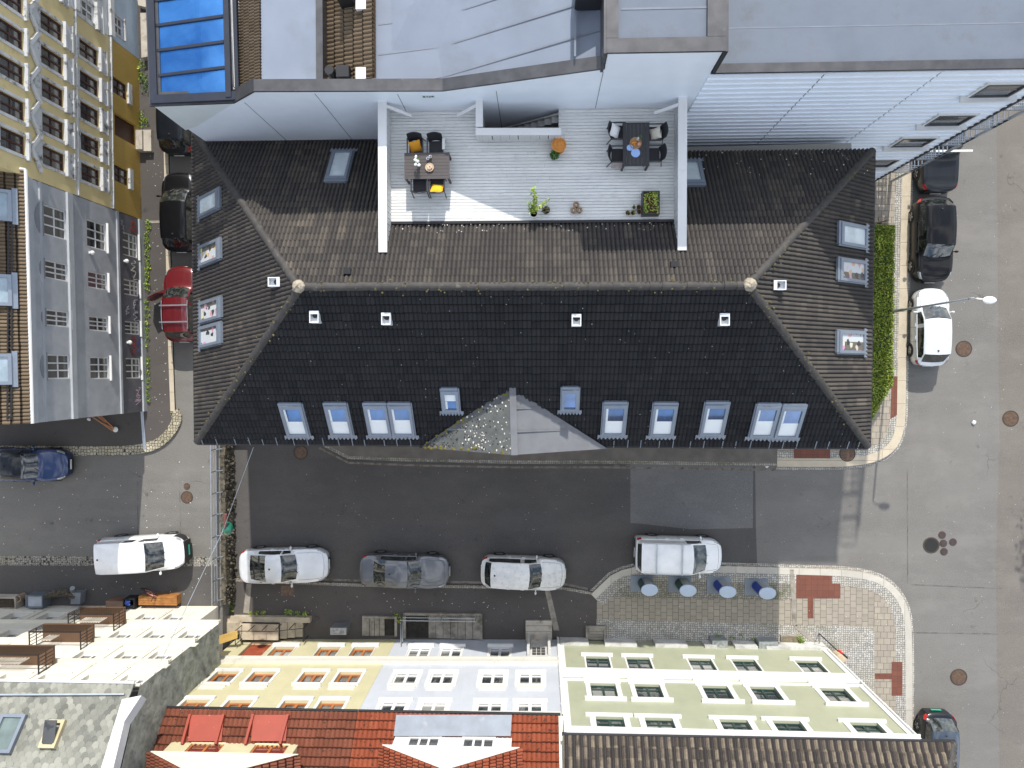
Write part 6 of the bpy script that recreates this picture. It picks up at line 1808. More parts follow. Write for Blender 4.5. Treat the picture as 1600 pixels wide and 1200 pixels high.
# pendant lamp on its wire
wa, wl, wb = P(396, 699, 7.9), P(355, 826, 6.2), V((0, 0, 0)); wb = onplane(232, 1076, fc_pt, V((0, 1, 0))) if False else P(233, 1072, 9.6)
PL = thing('pendant_lamp', 'green shaded street lamp hanging from a wire above the retaining wall', 'street lamp', wl)
g = MB(); g.tube([wa, wl + V((0, 0, .45))], .013, 5); g.build('wire', STEEL, PL); g = MB(); g.tube([wl + V((0, 0, .45)), wb], .013, 5); g.build('wire', STEEL, PL)
g = MB(); g.lathe(wl, [(.3, -.1), (.31, -.06), (.27, .08), (.15, .2), (.06, .26)], 18, .8, 1.0); g.build('lamp_shade', mat('green_enamel', (.01, .14, .09), .3, coat=.6), PL, smooth=True, auto=50)
g = MB(); g.lathe(wl + V((0, 0, -.3)), [(.05, 0), (.13, .06), (.13, .2)], 14); g.build('bulb_glass', mat('lamp_glass', (.7, .7, .66), .2), PL, smooth=True)
g = MB(); g.tube([wl + V((0, .1, .25)), wl + V((0.12, .75, .42))], .07, 8); g.build('ballast', mat('rust_red', (.16, .06, .05), .7), PL)
# weeds
def weed(pts, label, z, rad, n, size=.12, m=WEED, name='weed', cat='plant'):
    g = MB(); rr = random.Random(len(label))
    for px, py in pts:
        c = P(px, py, z); g.leaves(c + V((0, 0, rad * .45)), rad, n, size, rr, (1, 1, .6))
        for k in range(5): a = rr.uniform(0, 6.28); g.tube([c, c + V((math.cos(a) * rad * .5, math.sin(a) * rad * .5, rad * .7))], [.012, .005], 4)
    return tag(g.build(name, m), label, cat)
weed([(361, 946), (362, 936), (360, 955)], 'bright green weeds at the foot of the retaining wall', 0, .26, 90)
weed([(361, 915), (360, 905), (361, 892), (362, 925)], 'yellowish weeds growing along the retaining wall behind the silver sporty car', 0, .16, 40, .09)
for i, (y0, y1, l) in enumerate(((348, 395, 'row of weeds under the dark grey wall nearest the ochre house'), (405, 450, 'row of weeds along the grey wall beside the black car'), (470, 540, 'weeds along the grey wall beside the red car'), (560, 625, 'weeds at the lower end of the grey wall'))):
    weed([(231 + R.uniform(-1, 1.5), y0 + (y1 - y0) * k / 6) for k in range(7)], l, ZL + .12, .17, 26, .1)
weed([(222, 103), (224, 112), (226, 124)], 'green bush by the ochre house top corner', ZL, .3, 60)
weed([(225, 182), (229, 192), (222, 196)], 'green weeds beside the stone step of the ochre house', ZL, .3, 55)
weed([(231, 130), (233, 142)], 'dark tangle of ivy on the low wall', ZL, .35, 80, .1, LEAF)
# low wall and steps near the ochre house
for q, l in ((((219, 20), (230, 20), (232, 88), (221, 90)), 'sandy stone block by the pale blue house wall'), (((214, -6), (231, -6), (232, 12), (216, 8)), 'weathered stone step at the very top of the lane')):
    g = MB(); g.extr([P(a, b, ZL + .5) for a, b in q], (0, 0, -.5)); tag(g.build('stone_step', CONC), l, 'step')
# bottom-left: broken lamp stand on the pavement by the grey house
c = P(180, 671, ZL + .2); FL = thing('broken_parasol', 'broken orange wooden clothes rack with a white disc lying by the grey house', 'rack', c)
WOODO = mat('orange_wood_stick', (.38, .16, .06), .6)
for a, b in (((137, 648), (179, 671)), ((147, 640), (178, 669)), ((146, 652), (176, 673)), ((150, 648), (166, 660))):
    g = MB(); g.bar(P(*a, ZL + .5), P(*b, ZL + .25), .05, .05); g.build('stick', WOODO, FL)
g = MB(); g.lathe(P(181, 671, ZL + .2), [(.12, 0), (.15, .04), (.1, .07)], 14); g.build('disc', WHITE, FL)
g = MB(); g.blob(P(139, 655, ZL + .2), .1, 8, 5, .7, .2); g.build('knob', WHITE, FL)
# things along the cream house
def crate(px0, px1, py0, py1, z, h, m, name, label, cat, n=4):
    q = [P(px0, py0, z + h), P(px1, py0, z + h), P(px1, py1, z + h), P(px0, py1, z + h)]; o = thing(name, label, cat, P((px0 + px1) / 2, (py0 + py1) / 2, z))
    a, b = q[3], q[1]; x0, x1, y0, y1 = a.x, b.x, a.y, b.y
    g = MB(); t_ = .05; g.box(x0, x1, y0, y0 + t_, z, z + h); g.box(x0, x1, y1 - t_, y1, z, z + h); g.box(x0, x0 + t_, y0 + t_, y1 - t_, z, z + h); g.box(x1 - t_, x1, y0 + t_, y1 - t_, z, z + h); g.build('side', m, o)
    return o, x0, x1, y0, y1
WOODB = mat('stained_wood', (.3, .13, .035), .55, var=.3, scale=5)
o, x0, x1, y0, y1 = crate(218, 276, 931, 945, ZL, .5, WOODB, 'wooden_chest', 'long orange-brown slatted wooden chest against the cream house', 'chest')
for k in range(4): g = MB(); w_ = (y1 - y0 - .02) / 4; g.box(x0 - .03, x1 + .03, y0 + w_ * k, y0 + w_ * (k + 1) - .012, .502 + ZL, .54 + ZL); g.build('slat', WOODB, o)
# bicycle beside it
BK_ = thing('bicycle', 'small pinkish bicycle leaning on the wooden chest', 'bicycle', P(243, 924, ZL), math.radians(-22))
g = MB()
for x in (-.42, .42):
    n = 18; pts = [(x + math.cos(2 * math.pi * k / n) * .25, .0 + math.sin(2 * math.pi * k / n) * .06, .26 + math.sin(2 * math.pi * k / n) * .25) for k in range(n + 1)]
    g2 = MB(); g2.tube(pts, .025, 6, False); g2.tube([(x - .24, 0, .26), (x + .24, 0, .26)], .006, 4); g2.tube([(x, -.05, .03), (x, .05, .5)], .006, 4); g2.build('wheel', RUB, BK_, local=True)
for a, b in (((-.42, 0, .26), (-.1, .03, .3)), ((-.1, .03, .3), (.3, .06, .62)), ((-.1, .03, .3), (-.2, .06, .62)), ((-.2, .06, .62), (.3, .06, .66)), ((.3, .06, .66), (.42, 0, .26)), ((-.42, 0, .26), (-.2, .06, .62))): g.tube([a, b], .028, 6)
g.build('frame', mat('pink_frame', (.5, .22, .2), .4), BK_, local=True)
g = MB(); g.tube([(.28, -.2, .8), (.3, .06, .74), (.28, .3, .8)], .02, 6); g.tube([(.3, .06, .64), (.3, .06, .76)], .02, 6); g.build('handlebar', BLACK, BK_, local=True)
g = MB(); g.blob((-.22, .07, .7), .1, 8, 5, .4); g.build('saddle', BLACK, BK_, local=True)
# clear cold frame, pipe, junk
o, x0, x1, y0, y1 = crate(40, 66, 931, 950, ZL, .7, ALU, 'cold_frame', 'clear plastic cold frame by the cream house', 'box')
g = MB(); g.box(x0 + .06, x1 - .06, y0 + .06, y1 - .06, ZL + .6, ZL + .63); g.build('lid', mat('clear_plastic', (.4, .43, .46), .15, var=.2, coat=.8), o)
o, x0, x1, y0, y1 = crate(-20, 24, 934, 952, ZL, .6, CONC, 'planter_box', 'pale open planter box at the left edge by the cream house', 'planter'); g = MB(); g.box(x0 + .05, x1 - .05, y0 + .05, y1 - .05, ZL + .3, ZL + .42); g.build('soil', mat('soil', (.06, .045, .03), .95, var=.4, scale=9), o)
g = MB(); c = P(29, 935, ZL + .45); n = 16; g.lathe(c + V((0, 0, -.4)), [(.19, 0), (.2, .5), (.15, .5), (.14, .1)], 18); tag(g.build('clay_pipe', mat('clay', (.3, .22, .16), .8)), 'round clay pipe standing beside the planter box', 'pipe')
g = MB(); rr = random.Random(2)
for k in range(40): t_ = k / 39; p_ = P(70 + 45 * t_, 931 - 4 * math.sin(t_ * 3) + rr.uniform(-2, 2), ZL + .4); g.blob(p_, rr.uniform(.08, .2), 7, 4, .7, .3)
tag(g.build('brushwood', mat('brushwood', (.09, .075, .055), .95, var=.5, scale=8, bmp=.8)), 'dark heap of brushwood beside the cold frame', 'brushwood')
g = MB(); g.extr([P(112, 926, ZL + .5), P(126, 926, ZL + .5), P(125, 944, ZL + .5), P(110, 944, ZL + .5)], (0, 0, -.45)); g.tube([P(113, 923, ZL + .5), P(113, 919, ZL + .9)], .12, 8); tag(g.build('metal_cabinet', mat('cabinet_grey', (.2, .22, .24), .5, .3)), 'grey metal cabinet next to the brushwood heap', 'cabinet')
o, x0, x1, y0, y1 = crate(165, 192, 939, 950, ZL, .7, mat('brown_box', (.16, .09, .06), .7, var=.3), 'storage_box', 'low brown storage box below the upper balcony', 'box'); g = MB(); g.box(x0 + .02, x1 - .02, y0 + .02, y1 - .02, ZL + .66, ZL + .705); g.build('lid', mat('brown_lid', (.2, .13, .09), .7), o)
o, x0, x1, y0, y1 = crate(192, 210, 936, 949, ZL, .7, BLACK, 'recycling_box', 'black box holding blue and white rubbish near the chest', 'box')
g = MB(); rr = random.Random(4)
for k in range(14): g.blob(V((rr.uniform(x0 + .1, x0 + .3), rr.uniform(y0 + .1, y0 + .32), ZL + .62)), .07, 6, 4, .8, .3)
g.build('rubbish', mat('blue_rubbish', (.06, .12, .45), .5, var=.6, scale=9), o)
# front stairs of the yellow house
ST = thing('front_stairs', 'sandy stone front stairs with black railings at the yellow house door', 'stairs', P(425, 980, ZP))
SAND = mat('sandy_stone', (.42, .36, .27), .85, var=.2, scale=2, bmp=.3, dirt=(.16, .13, .08), dirt_at=(.55, .75), dscale=2.5)
sx = [P(x, 975, .6).x for x in (377, 436, 447, 458, 470, 481)]; ya, yb = P(400, 963, .5).y, P(400, 996, .4).y
for i in range(6):
    g = MB(); x0 = sx[i - 1] if i else sx[0] - 0; h = .75 - .12 * i
    if i == 0: g.box(sx[0] - .05, sx[1], yb, ya - .35, 0, .75)
    else: g.box(sx[i - 1] + .002, sx[i], yb, ya - .35, 0, .75 - .125 * i)
    g.build('step', SAND, ST)
g = MB(); g.box(sx[0] - .9, sx[5] + .05, ya - .35, ya - .06, 0, .42); g.box(sx[0] - .95, sx[0] - .06, yb + .2, ya - .35, 0, .5); g.build('low_wall', SAND, ST)
for i in range(6):
    g = MB(); z = .75 if i < 2 else .75 - .125 * (i - 1); x = sx[0] + .1 + (sx[5] - sx[0] - .2) * i / 5
    g.tube([(x, ya - .4, z), (x, ya - .4, z + .85)], .022, 6)
    if i in (0, 5): g.tube([(x, yb + .06, z), (x, yb + .06, z + .85)], .022, 6); g.tube([(x, ya - .4, z + .85), (x, yb + .06, z + .85)], .022, 6)
    g.build('railing', BLACK, ST)
g = MB(); g.tube([(sx[0] + .1, ya - .4, 1.6), (sx[1], ya - .4, 1.6), (sx[5] - .1, ya - .4, 1.1)], .022, 6); g.build('railing', BLACK, ST)
weed([(392, 957), (402, 958), (412, 957)], 'yellow flowering weeds on the low wall of the yellow house stairs', .35, .16, 30, .09)
weed([(455, 956), (466, 958), (478, 959), (448, 955)], 'green and yellow weeds at the right end of the low stair wall', .35, .17, 34, .1)
# yellow slatted gate
g0 = thing('slatted_gate', 'ochre yellow slatted gate between the cream and yellow houses', 'gate', P(358, 992, .6))
for i in range(5):
    g = MB(); g.bar(P(342, 995 + i * 2.6, 1.6), P(371, 986 + i * 2.4, 1.6), .09, .05); g.build('slat', mat('ochre_slat', (.5, .33, .1), .6, var=.2), g0)
g = MB(); g.bar(P(372, 985, .1), P(372, 985, 1.7), .08, .08); g.build('post', STONE, g0)
# light wells, hatches and cellar stairs
def cellar(px0, px1, py0, py1, label, steps=5, railm=None, along='x'):
    o = thing('cellar_stairs', label, 'stairs', P((px0 + px1) / 2, (py0 + py1) / 2, ZP)); a, b = P(px0, py1, ZP), P(px1, py0, ZP); x0, x1, y0, y1 = a.x, b.x, a.y, b.y; t_ = .13
    g = MB(); g.box(x0, x1, y1 - t_, y1, ZP - .1, ZP + .16); g.box(x0, x0 + t_, y0, y1 - t_, ZP - .1, ZP + .16); g.box(x1 - t_, x1, y0, y1 - t_, ZP - .1, ZP + .16); g.build('coping', STONE, o)
    g = MB(); g.poly((x0 + t_, y0, ZP + .012), (x1 - t_, y0, ZP + .012), (x1 - t_, y1 - t_, ZP + .012), (x0 + t_, y1 - t_, ZP + .012)); g.build('pit_floor', mat('pit_dark', (.025, .022, .018), .95, var=.4, scale=4), o)
    n = steps
    for i in range(n):
        g = MB(); h = ZP + .012 + .02 * (i + 1)
        if along == 'x': xa = x0 + t_ + (x1 - x0 - 2 * t_) * i / (n + 2); xb = x0 + t_ + (x1 - x0 - 2 * t_) * (i + 1) / (n + 2) - .02; g.box(xa, xb, y0, y1 - t_ - .02, ZP, ZP + .15 - .02 * i)
        elif along == '-x': xb = x1 - t_ - (x1 - x0 - 2 * t_) * i / (n + 2); xa = x1 - t_ - (x1 - x0 - 2 * t_) * (i + 1) / (n + 2) + .02; g.box(xa, xb, y0, y1 - t_ - .02, ZP, ZP + .15 - .02 * i)
        else: yb = y1 - t_ - (y1 - y0 - t_) * i / (n + 1); g.box(x0 + t_ + .01, x1 - t_ - .01, yb - (y1 - y0 - t_) / (n + 1) + .02, yb - .005, ZP, ZP + .15 - .024 * i)
        g.build('step', STONE, o)
    if railm:
        g = MB(); z = ZP + .16
        for k in (.5, .95): g.tube([(x0 + .06, y0 + .02, z + k), (x0 + .06, y1 - .06, z + k), (x1 - .3, y1 - .06, z + k)], .028, 6)
        for x in (x0 + .06, (x0 + x1) / 2, x1 - .3): g.tube([(x, y1 - .06, z), (x, y1 - .06, z + .95)], .024, 6)
        for k in range(40): x = x0 + .1 + (x1 - .4 - x0) * k / 40; g.bar((x, y1 - .06, z + .05), (x, y1 - .06, z + .5), .012, .012, V((1, 0, 0)))
        g.build('railing', railm, o)
    return o
cellar(567, 621, 962, 992, 'dim cellar stairs in front of the yellow house right part', 4, None, 'x')
cellar(631, 754, 958, 996, 'long cellar stairs with grey metal railing in front of the blue house', 8, STEEL, '-x')
cellar(915, 947, 977, 1004, 'narrow cellar stairs by the left corner of the green house', 4, None, 'y')
weed([(621, 961), (623, 968)], 'green weed between the two cellar stairs', ZP, .2, 40, .1)
def boxy(px0, px1, py0, py1, z0, h, label, m=STEEL, name='roof_hatch', cat='hatch'):
    q = [P(px0, py0, z0 + h), P(px1, py0, z0 + h), P(px1, py1, z0 + h), P(px0, py1, z0 + h)]; o = thing(name, label, cat, P((px0 + px1) / 2, (py0 + py1) / 2, z0))
    g = MB(); g.extr(q, (0, 0, -h)); g.build('casing', m, o)
    c = sum(q, V()) / 4; g = MB(); g.extr([c + (p - c) * .7 + V((0, 0, .025)) for p in q], (0, 0, -.024)); g.build('lid', mat('scratched_steel', (.4, .42, .44), .3, .7, var=.4, scale=7), o)
boxy(516, 541, 981, 992, ZP, .8, 'grey steel hood against the yellow house wall')
boxy(1113, 1137, 1001, 1016, ZP, .7, 'grey metal air unit, the left of two at the green house foot')
boxy(1186, 1216, 1003, 1018, ZP, .7, 'wide grey metal air unit near the right end of the green house')
PB = thing('planting_bed', 'small stone-edged planting bed in the cobbles by the green house', 'planter', P(1238, 1003, ZP))
q = [P(1220, 993, ZP + .12), P(1252, 993, ZP + .12), P(1256, 1011, ZP + .12), P(1220, 1011, ZP + .12)]; g = MB(); g.extr(q, (0, 0, -.12)); g.build('edge', STONE, PB)
c = sum(q, V()) / 4; g = MB(); g.extr([c + (p - c) * .85 + V((0, 0, .02)) for p in q], (0, 0, -.019)); g.build('soil', mat('bed_soil', (.17, .14, .09), .95, var=.4, scale=9, bmp=.6), PB)
weed([(1253, 1003), (1250, 998), (1258, 1009)], 'tuft of green weeds at the corner of the stone planting bed', ZP + .1, .22, 50, .12)
weed([(1119, 996), (1123, 994)], 'patch of grass growing in the cobbles above the left air unit', ZP, .18, 40, .08)
for k, (x, y) in enumerate(((1142, 995), (1156, 992), (1175, 998))): weed([(x, y), (x + 5, y + 2)], ('thin moss patch in the cobbles right of the left air unit', 'thin moss patch in the middle between the two air units', 'thin moss patch close to the wide air unit')[k], ZP, .1, 20, .05)
# handrail with red and white barrier end
HR = thing('handrail', 'dark handrail with a red and white tip beside the green house corner', 'handrail', P(1300, 1005, ZP))
g = MB(); g.tube([P(1280, 990, ZP), P(1280, 990, ZP + .9), P(1310, 1018, ZP + .9)], .03, 6); g.tube([P(1280, 1010, ZP), P(1280, 990, ZP + .9)], .02, 6); g.build('rail', BLACK, HR)
g = MB(); g.tube([P(1310, 1016, ZP + .9), P(1316, 1021, ZP + .9)], .06, 8); g.build('red_tip', mat('red_tip', (.5, .02, .02), .5), HR); g = MB(); g.tube([P(1316, 1021, ZP + .9), P(1324, 1028, ZP + .9)], .05, 8); g.build('black_tip', BLACK, HR)
g = MB(); g.lathe(P(1309, 1024, ZP), [(.3, 0), (.27, .45), (.2, .5), (.06, .52)], 16); tag(g.build('stone_bollard', mat('buff_stone', (.48, .38, .26), .85)), 'round buff stone bollard under the handrail', 'bollard')
# tree beyond the right edge whose shadow falls on the road
TR_ = thing('street_tree', 'leafy street tree beyond the right edge that shades the road', 'tree', (27.6, 2.0, 0)); rr = random.Random(12)
g = MB(); g.tube([(27.6, 2, 0), (27.5, 2, 2.5), (27.7, 2.1, 5), (27.6, 2.2, 8)], [.22, .18, .13, .04], 10)
for k in range(9): a = rr.uniform(0, 6.28); z = rr.uniform(3, 6.5); g.tube([(27.6, 2, z), (27.6 + math.cos(a) * 1.6, 2 + math.sin(a) * 1.6, z + 1.2)], [.07, .02], 6)
g.build('trunk', mat('bark', (.1, .075, .055), .9, var=.4, bmp=.7), TR_)
g = MB()
for k in range(24):
    a = rr.uniform(0, 6.28); q = rr.uniform(.4, 2.1); g.leaves(V((27.6 + math.cos(a) * q, 2 + math.sin(a) * q * 1.3, rr.uniform(4, 8.4))), rr.uniform(.6, 1.0), 90, .24, rr)
g.build('crown', LEAF, TR_)

# ------------------------------------------------------------------ terrace furniture
CHB = mat('black_wicker', (.014, .014, .018), .65, var=.3, scale=20, bmp=.5, bscale=80); FRB = mat('black_frame', (.02, .02, .024), .4)
def chair(px, py, ang, label):
    c = P(px, py, ZD + .45); r = thing('garden_chair', label, 'chair', (c.x, c.y, ZD), math.radians(ang), 'black chairs around the terrace tables')
    g = MB(); vs = []; n = 6     # curved back
    for i in range(n + 1):
        t_ = -1 + 2 * i / n; x = t_ * .27; y = -.24 - .07 * (1 - t_ * t_); vs += [(x, y + .03, .44), (x * 1.02, y - .1, .92), (x * 1.02, y - .13, .92), (x, y - .0, .44)]
    g.add(vs, [(4 * i + a, 4 * i + 4 + a, 4 * i + 4 + (a + 1) % 4, 4 * i + (a + 1) % 4) for i in range(n) for a in range(4)] + [(0, 1, 2, 3), (4 * n + 3, 4 * n + 2, 4 * n + 1, 4 * n)]); g.build('backrest', CHB, r, local=True)
    g = MB(); g.box(-.25, .25, -.25, .27, .40, .45); g.build('seat', CHB, r, local=True)
    for s in (1, -1):
        g = MB(); g.bar((s * .29, -.3, .65), (s * .29, .25, .65), .045, .025); g.bar((s * .29, .24, .64), (s * .29, .27, 0), .03, .03); g.bar((s * .29, -.27, .64), (s * .29, -.38, 0), .03, .03); g.build('arm_frame', FRB, r, local=True)
    return r
def cushion(px, py, z, s, rz, tilt, m, label, th=.13):
    c = P(px, py, z); g = MB(); n = 8; vs = []; fs = []
    for sg in (1, -1):
        for i in range(n + 1):
            for j in range(n + 1):
                u, v = -1 + 2 * i / n, -1 + 2 * j / n; k = (1 - u ** 4) * (1 - v ** 4); q = 1 - .09 * (1 - abs(u)) * abs(v) ** 3 - .09 * (1 - abs(v)) * abs(u) ** 3
                vs.append((u * s / 2 * (1 - .08 * (1 - abs(v)) * 1), v * s / 2 * (1 - .08 * (1 - abs(u))), sg * th / 2 * k + R.uniform(-.004, .004)))
    w = n + 1
    for o in (0, 1):
        for i in range(n):
            for j in range(n):
                q = [o * w * w + a for a in (i * w + j, (i + 1) * w + j, (i + 1) * w + j + 1, i * w + j + 1)]; fs.append(q if o == 0 else q[::-1])
    mx_ = Matrix.Rotation(math.radians(rz), 3, 'Z') @ Matrix.Rotation(math.radians(tilt), 3, 'X')
    g.add([c + mx_ @ V(p) for p in vs], fs); o = tag(g.build('cushion', m, smooth=True, merge=True), label, 'cushion', 'scatter cushions on the terrace chairs'); return o
def table(px0, px1, py0, py1, slats, along, m, label):
    zt_ = ZD + .73; a, b = P(px0, py1, zt_), P(px1, py0, zt_); x0, x1, y0, y1 = a.x, b.x, a.y, b.y
    r = thing('garden_table', label, 'table', ((x0 + x1) / 2, (y0 + y1) / 2, ZD)); 
    g = MB()
    if along == 'x':
        for k in range(slats): w = (y1 - y0) / slats; g.box(x0 + .04, x1 - .04, y0 + w * k + .004, y0 + w * (k + 1) - .004, zt_ - .03, zt_)
        g.box(x0, x0 + .04, y0, y1, zt_ - .05, zt_ + .002); g.box(x1 - .04, x1, y0, y1, zt_ - .05, zt_ + .002)
    else:
        for k in range(slats): w = (x1 - x0) / slats; g.box(x0 + w * k + .004, x0 + w * (k + 1) - .004, y0 + .04, y1 - .04, zt_ - .03, zt_)
        g.box(x0, x1, y0, y0 + .04, zt_ - .05, zt_ + .002); g.box(x0, x1, y1 - .04, y1, zt_ - .05, zt_ + .002)
    g.build('tabletop', m, r)
    for x in (x0 + .04, x1 - .04):
        for y in (y0 + .04, y1 - .04): g = MB(); g.box(x - .035, x + .035, y - .035, y + .035, ZD, zt_ - .051); g.build('leg', m, r)
    return zt_
TB1 = mat('brown_grey_table', (.062, .052, .05), .55, var=.15); TB2 = mat('black_table', (.02, .02, .023), .5, var=.2)
zt1 = table(632, 702, 238, 280, 8, 'x', TB1, 'dark brown slatted table in the left half of the roof terrace')
zt2 = table(973, 1015, 191, 259, 7, 'y', TB2, 'black slatted table at the right end of the roof terrace')
chair(650, 231, 180, 'black chair with a mustard cushion, upper side of the brown table')
chair(681, 231, 180, 'empty black chair on the upper side of the brown table')
chair(656, 289, 0, 'empty black chair on the lower side of the brown table')
chair(683, 289, 0, 'black chair with a bright yellow cushion, lower side of the brown table')
chair(966, 207, 270, 'black chair holding a white cushion left of the black table')
chair(966, 243, 270, 'black chair with a grey blanket left of the black table')
chair(1022, 209, 90, 'black chair with a cream cushion right of the black table')
chair(1020, 242, 90, 'bare black chair right of the black table')
MUS = mat('mustard_cloth', (.5, .22, .01), .9, var=.1); 
cushion(649, 229, ZD + .56, .44, 14, 38, MUS, 'mustard yellow cushion on the upper chair of the brown table')
cushion(683, 294, ZD + .57, .46, -5, -38, mat('yellow_cloth', (.7, .36, .01), .9, var=.1), 'bright yellow cushion on the sunlit lower chair')
cushion(961, 205, ZD + .58, .46, 75, 40, mat('white_cloth', (.72, .72, .72), .9), 'white cushion on the left chair of the black table')
cushion(1024, 209, ZD + .54, .42, -80, 30, mat('cream_cloth', (.6, .55, .46), .9), 'cream cushion on the right chair of the black table')
g = MB(); c = P(964, 258, ZD + .5); 
for i in range(6): g.box(c.x - .2 + .002 * i, c.x + .2 - .006 * i, c.y - .1 + .02 * i, c.y - .05 + .035 * i, ZD + .42 + .025 * i, ZD + .44 + .025 * i)
tag(g.build('blanket', mat('grey_pink_blanket', (.36, .31, .3), .95, var=.25, scale=12)), 'folded grey-pink blanket over the chair edge by the black table', 'blanket')
g = MB(); a = P(693, 225, ZD + .66); g.tube([a + V((0, -.2, 0)), a + V((0, .2, 0))], .055, 10); tag(g.build('rolled_towel', mat('towel', (.6, .6, .6), .9)), 'rolled pale towel on the arm of the empty upper chair', 'towel')
# things on the brown table
def vase(px, py, z, label):
    c = P(px, py, z); o = thing('flower_vase', label, 'flowers', c); g = MB(); g.lathe(c, [(.05, 0), (.06, .08), (.04, .18), (.05, .22)], 14); g.build('vase', mat('vase_glass', (.25, .28, .3), .15, coat=1), o, smooth=True)
    g = MB(); g.leaves(c + V((-.03, .03, .34)), .15, 70, .08); g.build('leaves', LEAF, o)
    rr = random.Random(1)
    for k in range(7): g = MB(); q = c + V((rr.uniform(-.08, .1), rr.uniform(-.16, .16), .4 + rr.uniform(-.06, .06))); g.blob(q, rr.uniform(.045, .07), 8, 5, .8, .2); g.build('flower', mat('white_flower', (.8, .8, .76), .8), o)
vase(655, 256, zt1, 'vase of white flowers with green leaves on the brown table')
for px, py, l in ((669, 249, 'clear drinking glass on the brown table, the lower one'), (673, 246, 'clear drinking glass on the brown table, the upper one')):
    c = P(px, py, zt1); g = MB(); g.lathe(c, [(.045, 0), (.055, .13), (.048, .13), (.038, .01)], 16); tag(g.build('drinking_glass', mat('tumbler', (.55, .56, .6), .1, coat=1), smooth=True), l, 'glass', 'drinking glasses')
c = P(671.5, 262, zt1); o = thing('bowl', 'wooden bowl of bread on the brown table', 'bowl', c); g = MB(); g.lathe(c, [(.1, 0), (.16, .06), (.15, .06), (.1, .02)], 20); g.build('dish', mat('pale_wood', (.5, .38, .26), .6), o, smooth=True)
g = MB(); [g.blob(c + V((math.cos(k) * .06, math.sin(k) * .06, .07)), .05, 7, 4, .7, .2) for k in range(6)]; g.build('bread', mat('bread', (.55, .42, .3), .8, var=.3, scale=15), o)
# on the black table
c = P(993, 224, zt2); o = thing('serving_tray', 'round wooden tray with fruit on the black table', 'tray', c); g = MB(); g.lathe(c, [(.2, 0), (.22, .03), (.2, .03), (.19, .012)], 24); g.build('tray', mat('tray_wood', (.34, .19, .08), .6, var=.25), o)
rr = random.Random(6)
for k in range(6): g = MB(); g.blob(c + V((-.04 + rr.uniform(-.07, .07), -.03 + rr.uniform(-.07, .07), .05)), .035, 8, 5); g.build('fruit', mat('orange_fruit', (.7, .25, .02), .5), o)
g = MB(); g.blob(c + V((.12, -.04, .05)), .07, 9, 5, .7, .2); g.build('pink_flower', mat('pink', (.6, .3, .22), .8), o)
c2 = P(996, 219, zt2 + .012); g = MB(); g.lathe(c2, [(.05, 0), (.06, .16), (.03, .22), (.035, .26)], 14); b_ = tag(g.build('glass_bottle', mat('clear_bottle', (.5, .5, .45), .1, coat=1), smooth=True), 'clear glass bottle with sprigs on the wooden tray', 'bottle')
g = MB(); g.leaves(c2 + V((.05, 0, .27)), .09, 22, .06); g.build('sprig', LEAF, b_)
for px, py, r_, l in ((984, 231, .115, 'small blue plate on the black table'), (993, 239, .165, 'large blue plate on the black table')):
    c = P(px, py, zt2); g = MB(); g.lathe(c, [(r_ * .6, 0), (r_, .02), (r_ * .96, .024), (r_ * .6, .008)], 26); tag(g.build('plate', mat('blue_plate', (.25, .4, .72), .3, coat=.6), smooth=True), l, 'plate', 'blue plates')
# pots and plants
c = P(873, 232, ZD); o = thing('side_table', 'round orange wooden stool with a rim near the stair parapet', 'stool', c); g = MB(); g.lathe(c, [(.22, 0), (.24, .36), (.26, .42), (.27, .44), (.22, .44), (.21, .4)], 26); g.build('tub', mat('orange_basket', (.55, .22, .04), .7, var=.2, scale=14), o)
def pot(px, py, r_, h, m, label, leafn=0, lsz=.1, lm=LEAF, tall=None, name='potted_plant', cat='plant', group=None, lean=(0, 0)):
    c = P(px, py, ZD); o = thing(name, label, cat, c, 0, group); g = MB(); g.lathe(c, [(r_ * .75, 0), (r_, h), (r_ * 1.05, h), (r_ * .9, h - .01), (r_ * .85, h - .03)], 18); g.build('pot', m, o, smooth=True, auto=40)
    g = MB(); g.lathe(c + V((0, 0, h - .05)), [(r_ * .86, 0), (r_ * .8, .02)], 14); g.build('soil', mat('pot_soil', (.05, .035, .025), .95), o)
    if leafn:
        g = MB()
        if tall:
            rr = random.Random(17)
            for dx, dy, hh, nn in tall:
                pts = [c + V((dx * t_, dy * t_, h + hh * t_)) for t_ in (0, .3, .6, 1)]; g.tube(pts, [.012, .01, .008, .004], 5)
                for k in range(nn): t_ = .2 + .8 * k / nn; q = c + V((dx * t_ + rr.gauss(0, .05), dy * t_ + rr.gauss(0, .05), h + hh * t_)); g.leaf(q, lsz * rr.uniform(.7, 1.2), rr)
        else: g.leaves(c + V((lean[0], lean[1], h + r_ * .5)), r_ * 1.25, leafn, lsz)
        g.build('leaves', lm, o)
    return o
WP = mat('white_pot', (.68, .67, .64), .5); BP = mat('bronze_pot', (.2, .12, .07), .5, .2); TERR = mat('terracotta', (.34, .18, .1), .8)
BRIGHT = leafmat('bright_leaf', (.16, .28, .03), (.4, .5, .1), (.6, .5, .1))
pot(866, 245, .15, .2, BLACK, 'dark green bushy plant spilling beside the orange stool', 150, .1, LEAF)
pot(834, 336, .16, .3, WP, 'tall bright green plant in a white pot at the terrace edge', 1, .15, BRIGHT, tall=[(.02, .75, .9, 40), (.1, .5, .7, 34), (.55, .42, .5, 26), (-.12, .3, .4, 26), (.15, .2, .35, 22), (-.2, .15, .25, 16)])
pot(853, 330, .14, .18, mat('dark_pot', (.04, .04, .04), .6), 'small succulent plant with orange heart next to the white pot', 60, .09, leafmat('succulent', (.1, .13, .07), (.3, .25, .12), (.5, .22, .05)))
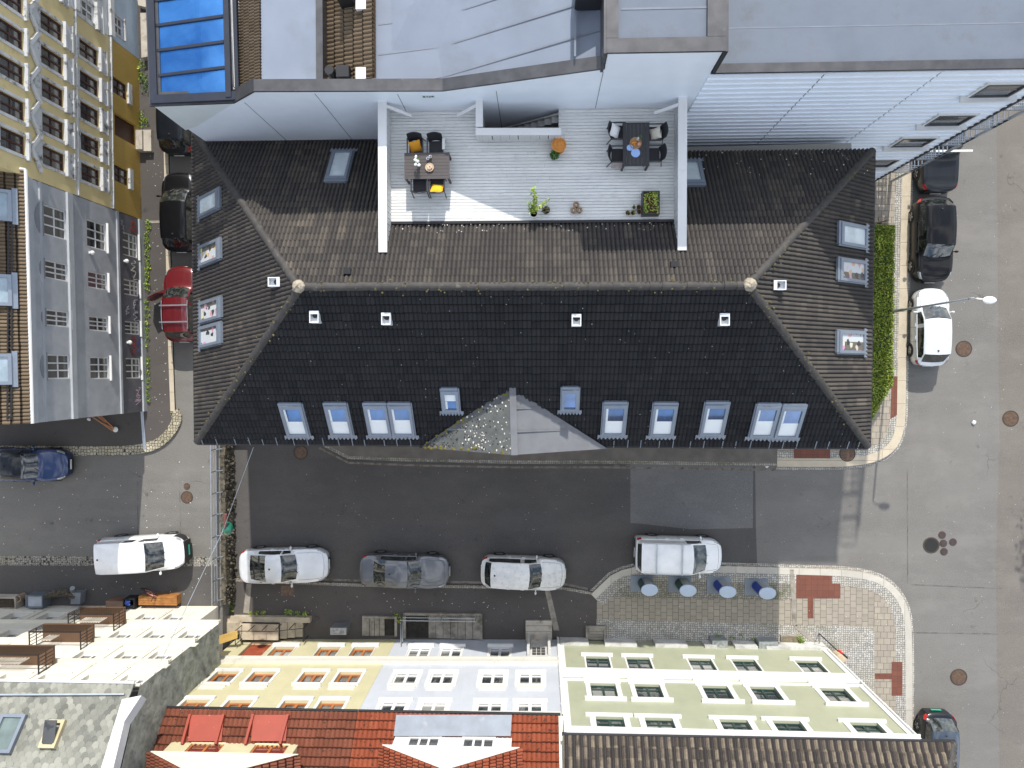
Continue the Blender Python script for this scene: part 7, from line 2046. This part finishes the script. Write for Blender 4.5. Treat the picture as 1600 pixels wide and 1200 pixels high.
for (x, y), l in zip(((900, 321), (896, 329.5), (905, 329.5)), ('upper', 'lower left', 'lower right')):
    c = P(x, y, ZD); o = thing('candle_lantern', 'round brown wooden lantern, the %s of three on the deck' % l, 'lantern', c, 0, 'wooden lanterns on the deck'); g = MB(); g.lathe(c, [(.1, 0), (.115, .16), (.1, .2), (.055, .2), (.05, .08)], 18); g.build('holder', mat('turned_wood', (.3, .19, .11), .6, var=.2), o, smooth=True, auto=40); g = MB(); g.lathe(c + V((0, 0, .06)), [(.035, 0), (.035, .09)], 12); g.build('candle', WHITE, o)
PX = thing('planter', 'black rectangular planter full of herbs at the terrace corner', 'planter', P(1017, 316, ZD))
a, b = P(1004, 335, ZD + .4), P(1031, 298, ZD + .4); g = MB(); t_ = .05
g.box(a.x, b.x, a.y, a.y + t_, ZD, ZD + .4); g.box(a.x, b.x, b.y - t_, b.y, ZD, ZD + .4); g.box(a.x, a.x + t_, a.y + t_, b.y - t_, ZD, ZD + .4); g.box(b.x - t_, b.x, a.y + t_, b.y - t_, ZD, ZD + .4); g.build('box', mat('black_plastic', (.015, .015, .016), .4), PX)
g = MB(); g.box(a.x + t_, b.x - t_, a.y + t_, b.y - t_, ZD + .02, ZD + .33); g.build('soil', mat('red_soil', (.075, .03, .018), .95, var=.4, scale=14), PX)
g = MB(); rr = random.Random(21)
for k in range(330):
    x, y = rr.random(), rr.random()
    if .3 < x + .3 * y < .85 and y < .75 and rr.random() < .8: continue
    g.leaf(V((a.x + t_ + (b.x - a.x - 2 * t_) * x, a.y + t_ + (b.y - a.y - 2 * t_) * y, ZD + .36 + rr.uniform(0, .08))), .09, rr)
g.build('herbs', BRIGHT, PX)
for (x, y, m_, lf), l in zip(((990, 325, WP, 14), (997.5, 325, BP, 0), (998, 332, BP, 4), (988.5, 333.5, BP, 12), (980.5, 334, BP, 10)), ('white herb pot, the highest of the five beside the planter', 'bronze pot touching the planter, nearest the table', 'bronze pot touching the planter at its lower corner', 'bronze herb pot in the middle of the lower row', 'bronze herb pot at the left end of the lower row')):
    pot(x, y, .085, .15, m_, 'small ' + l, lf, .06, BRIGHT, name='herb_pot', cat='pot', group='small pots beside the planter')
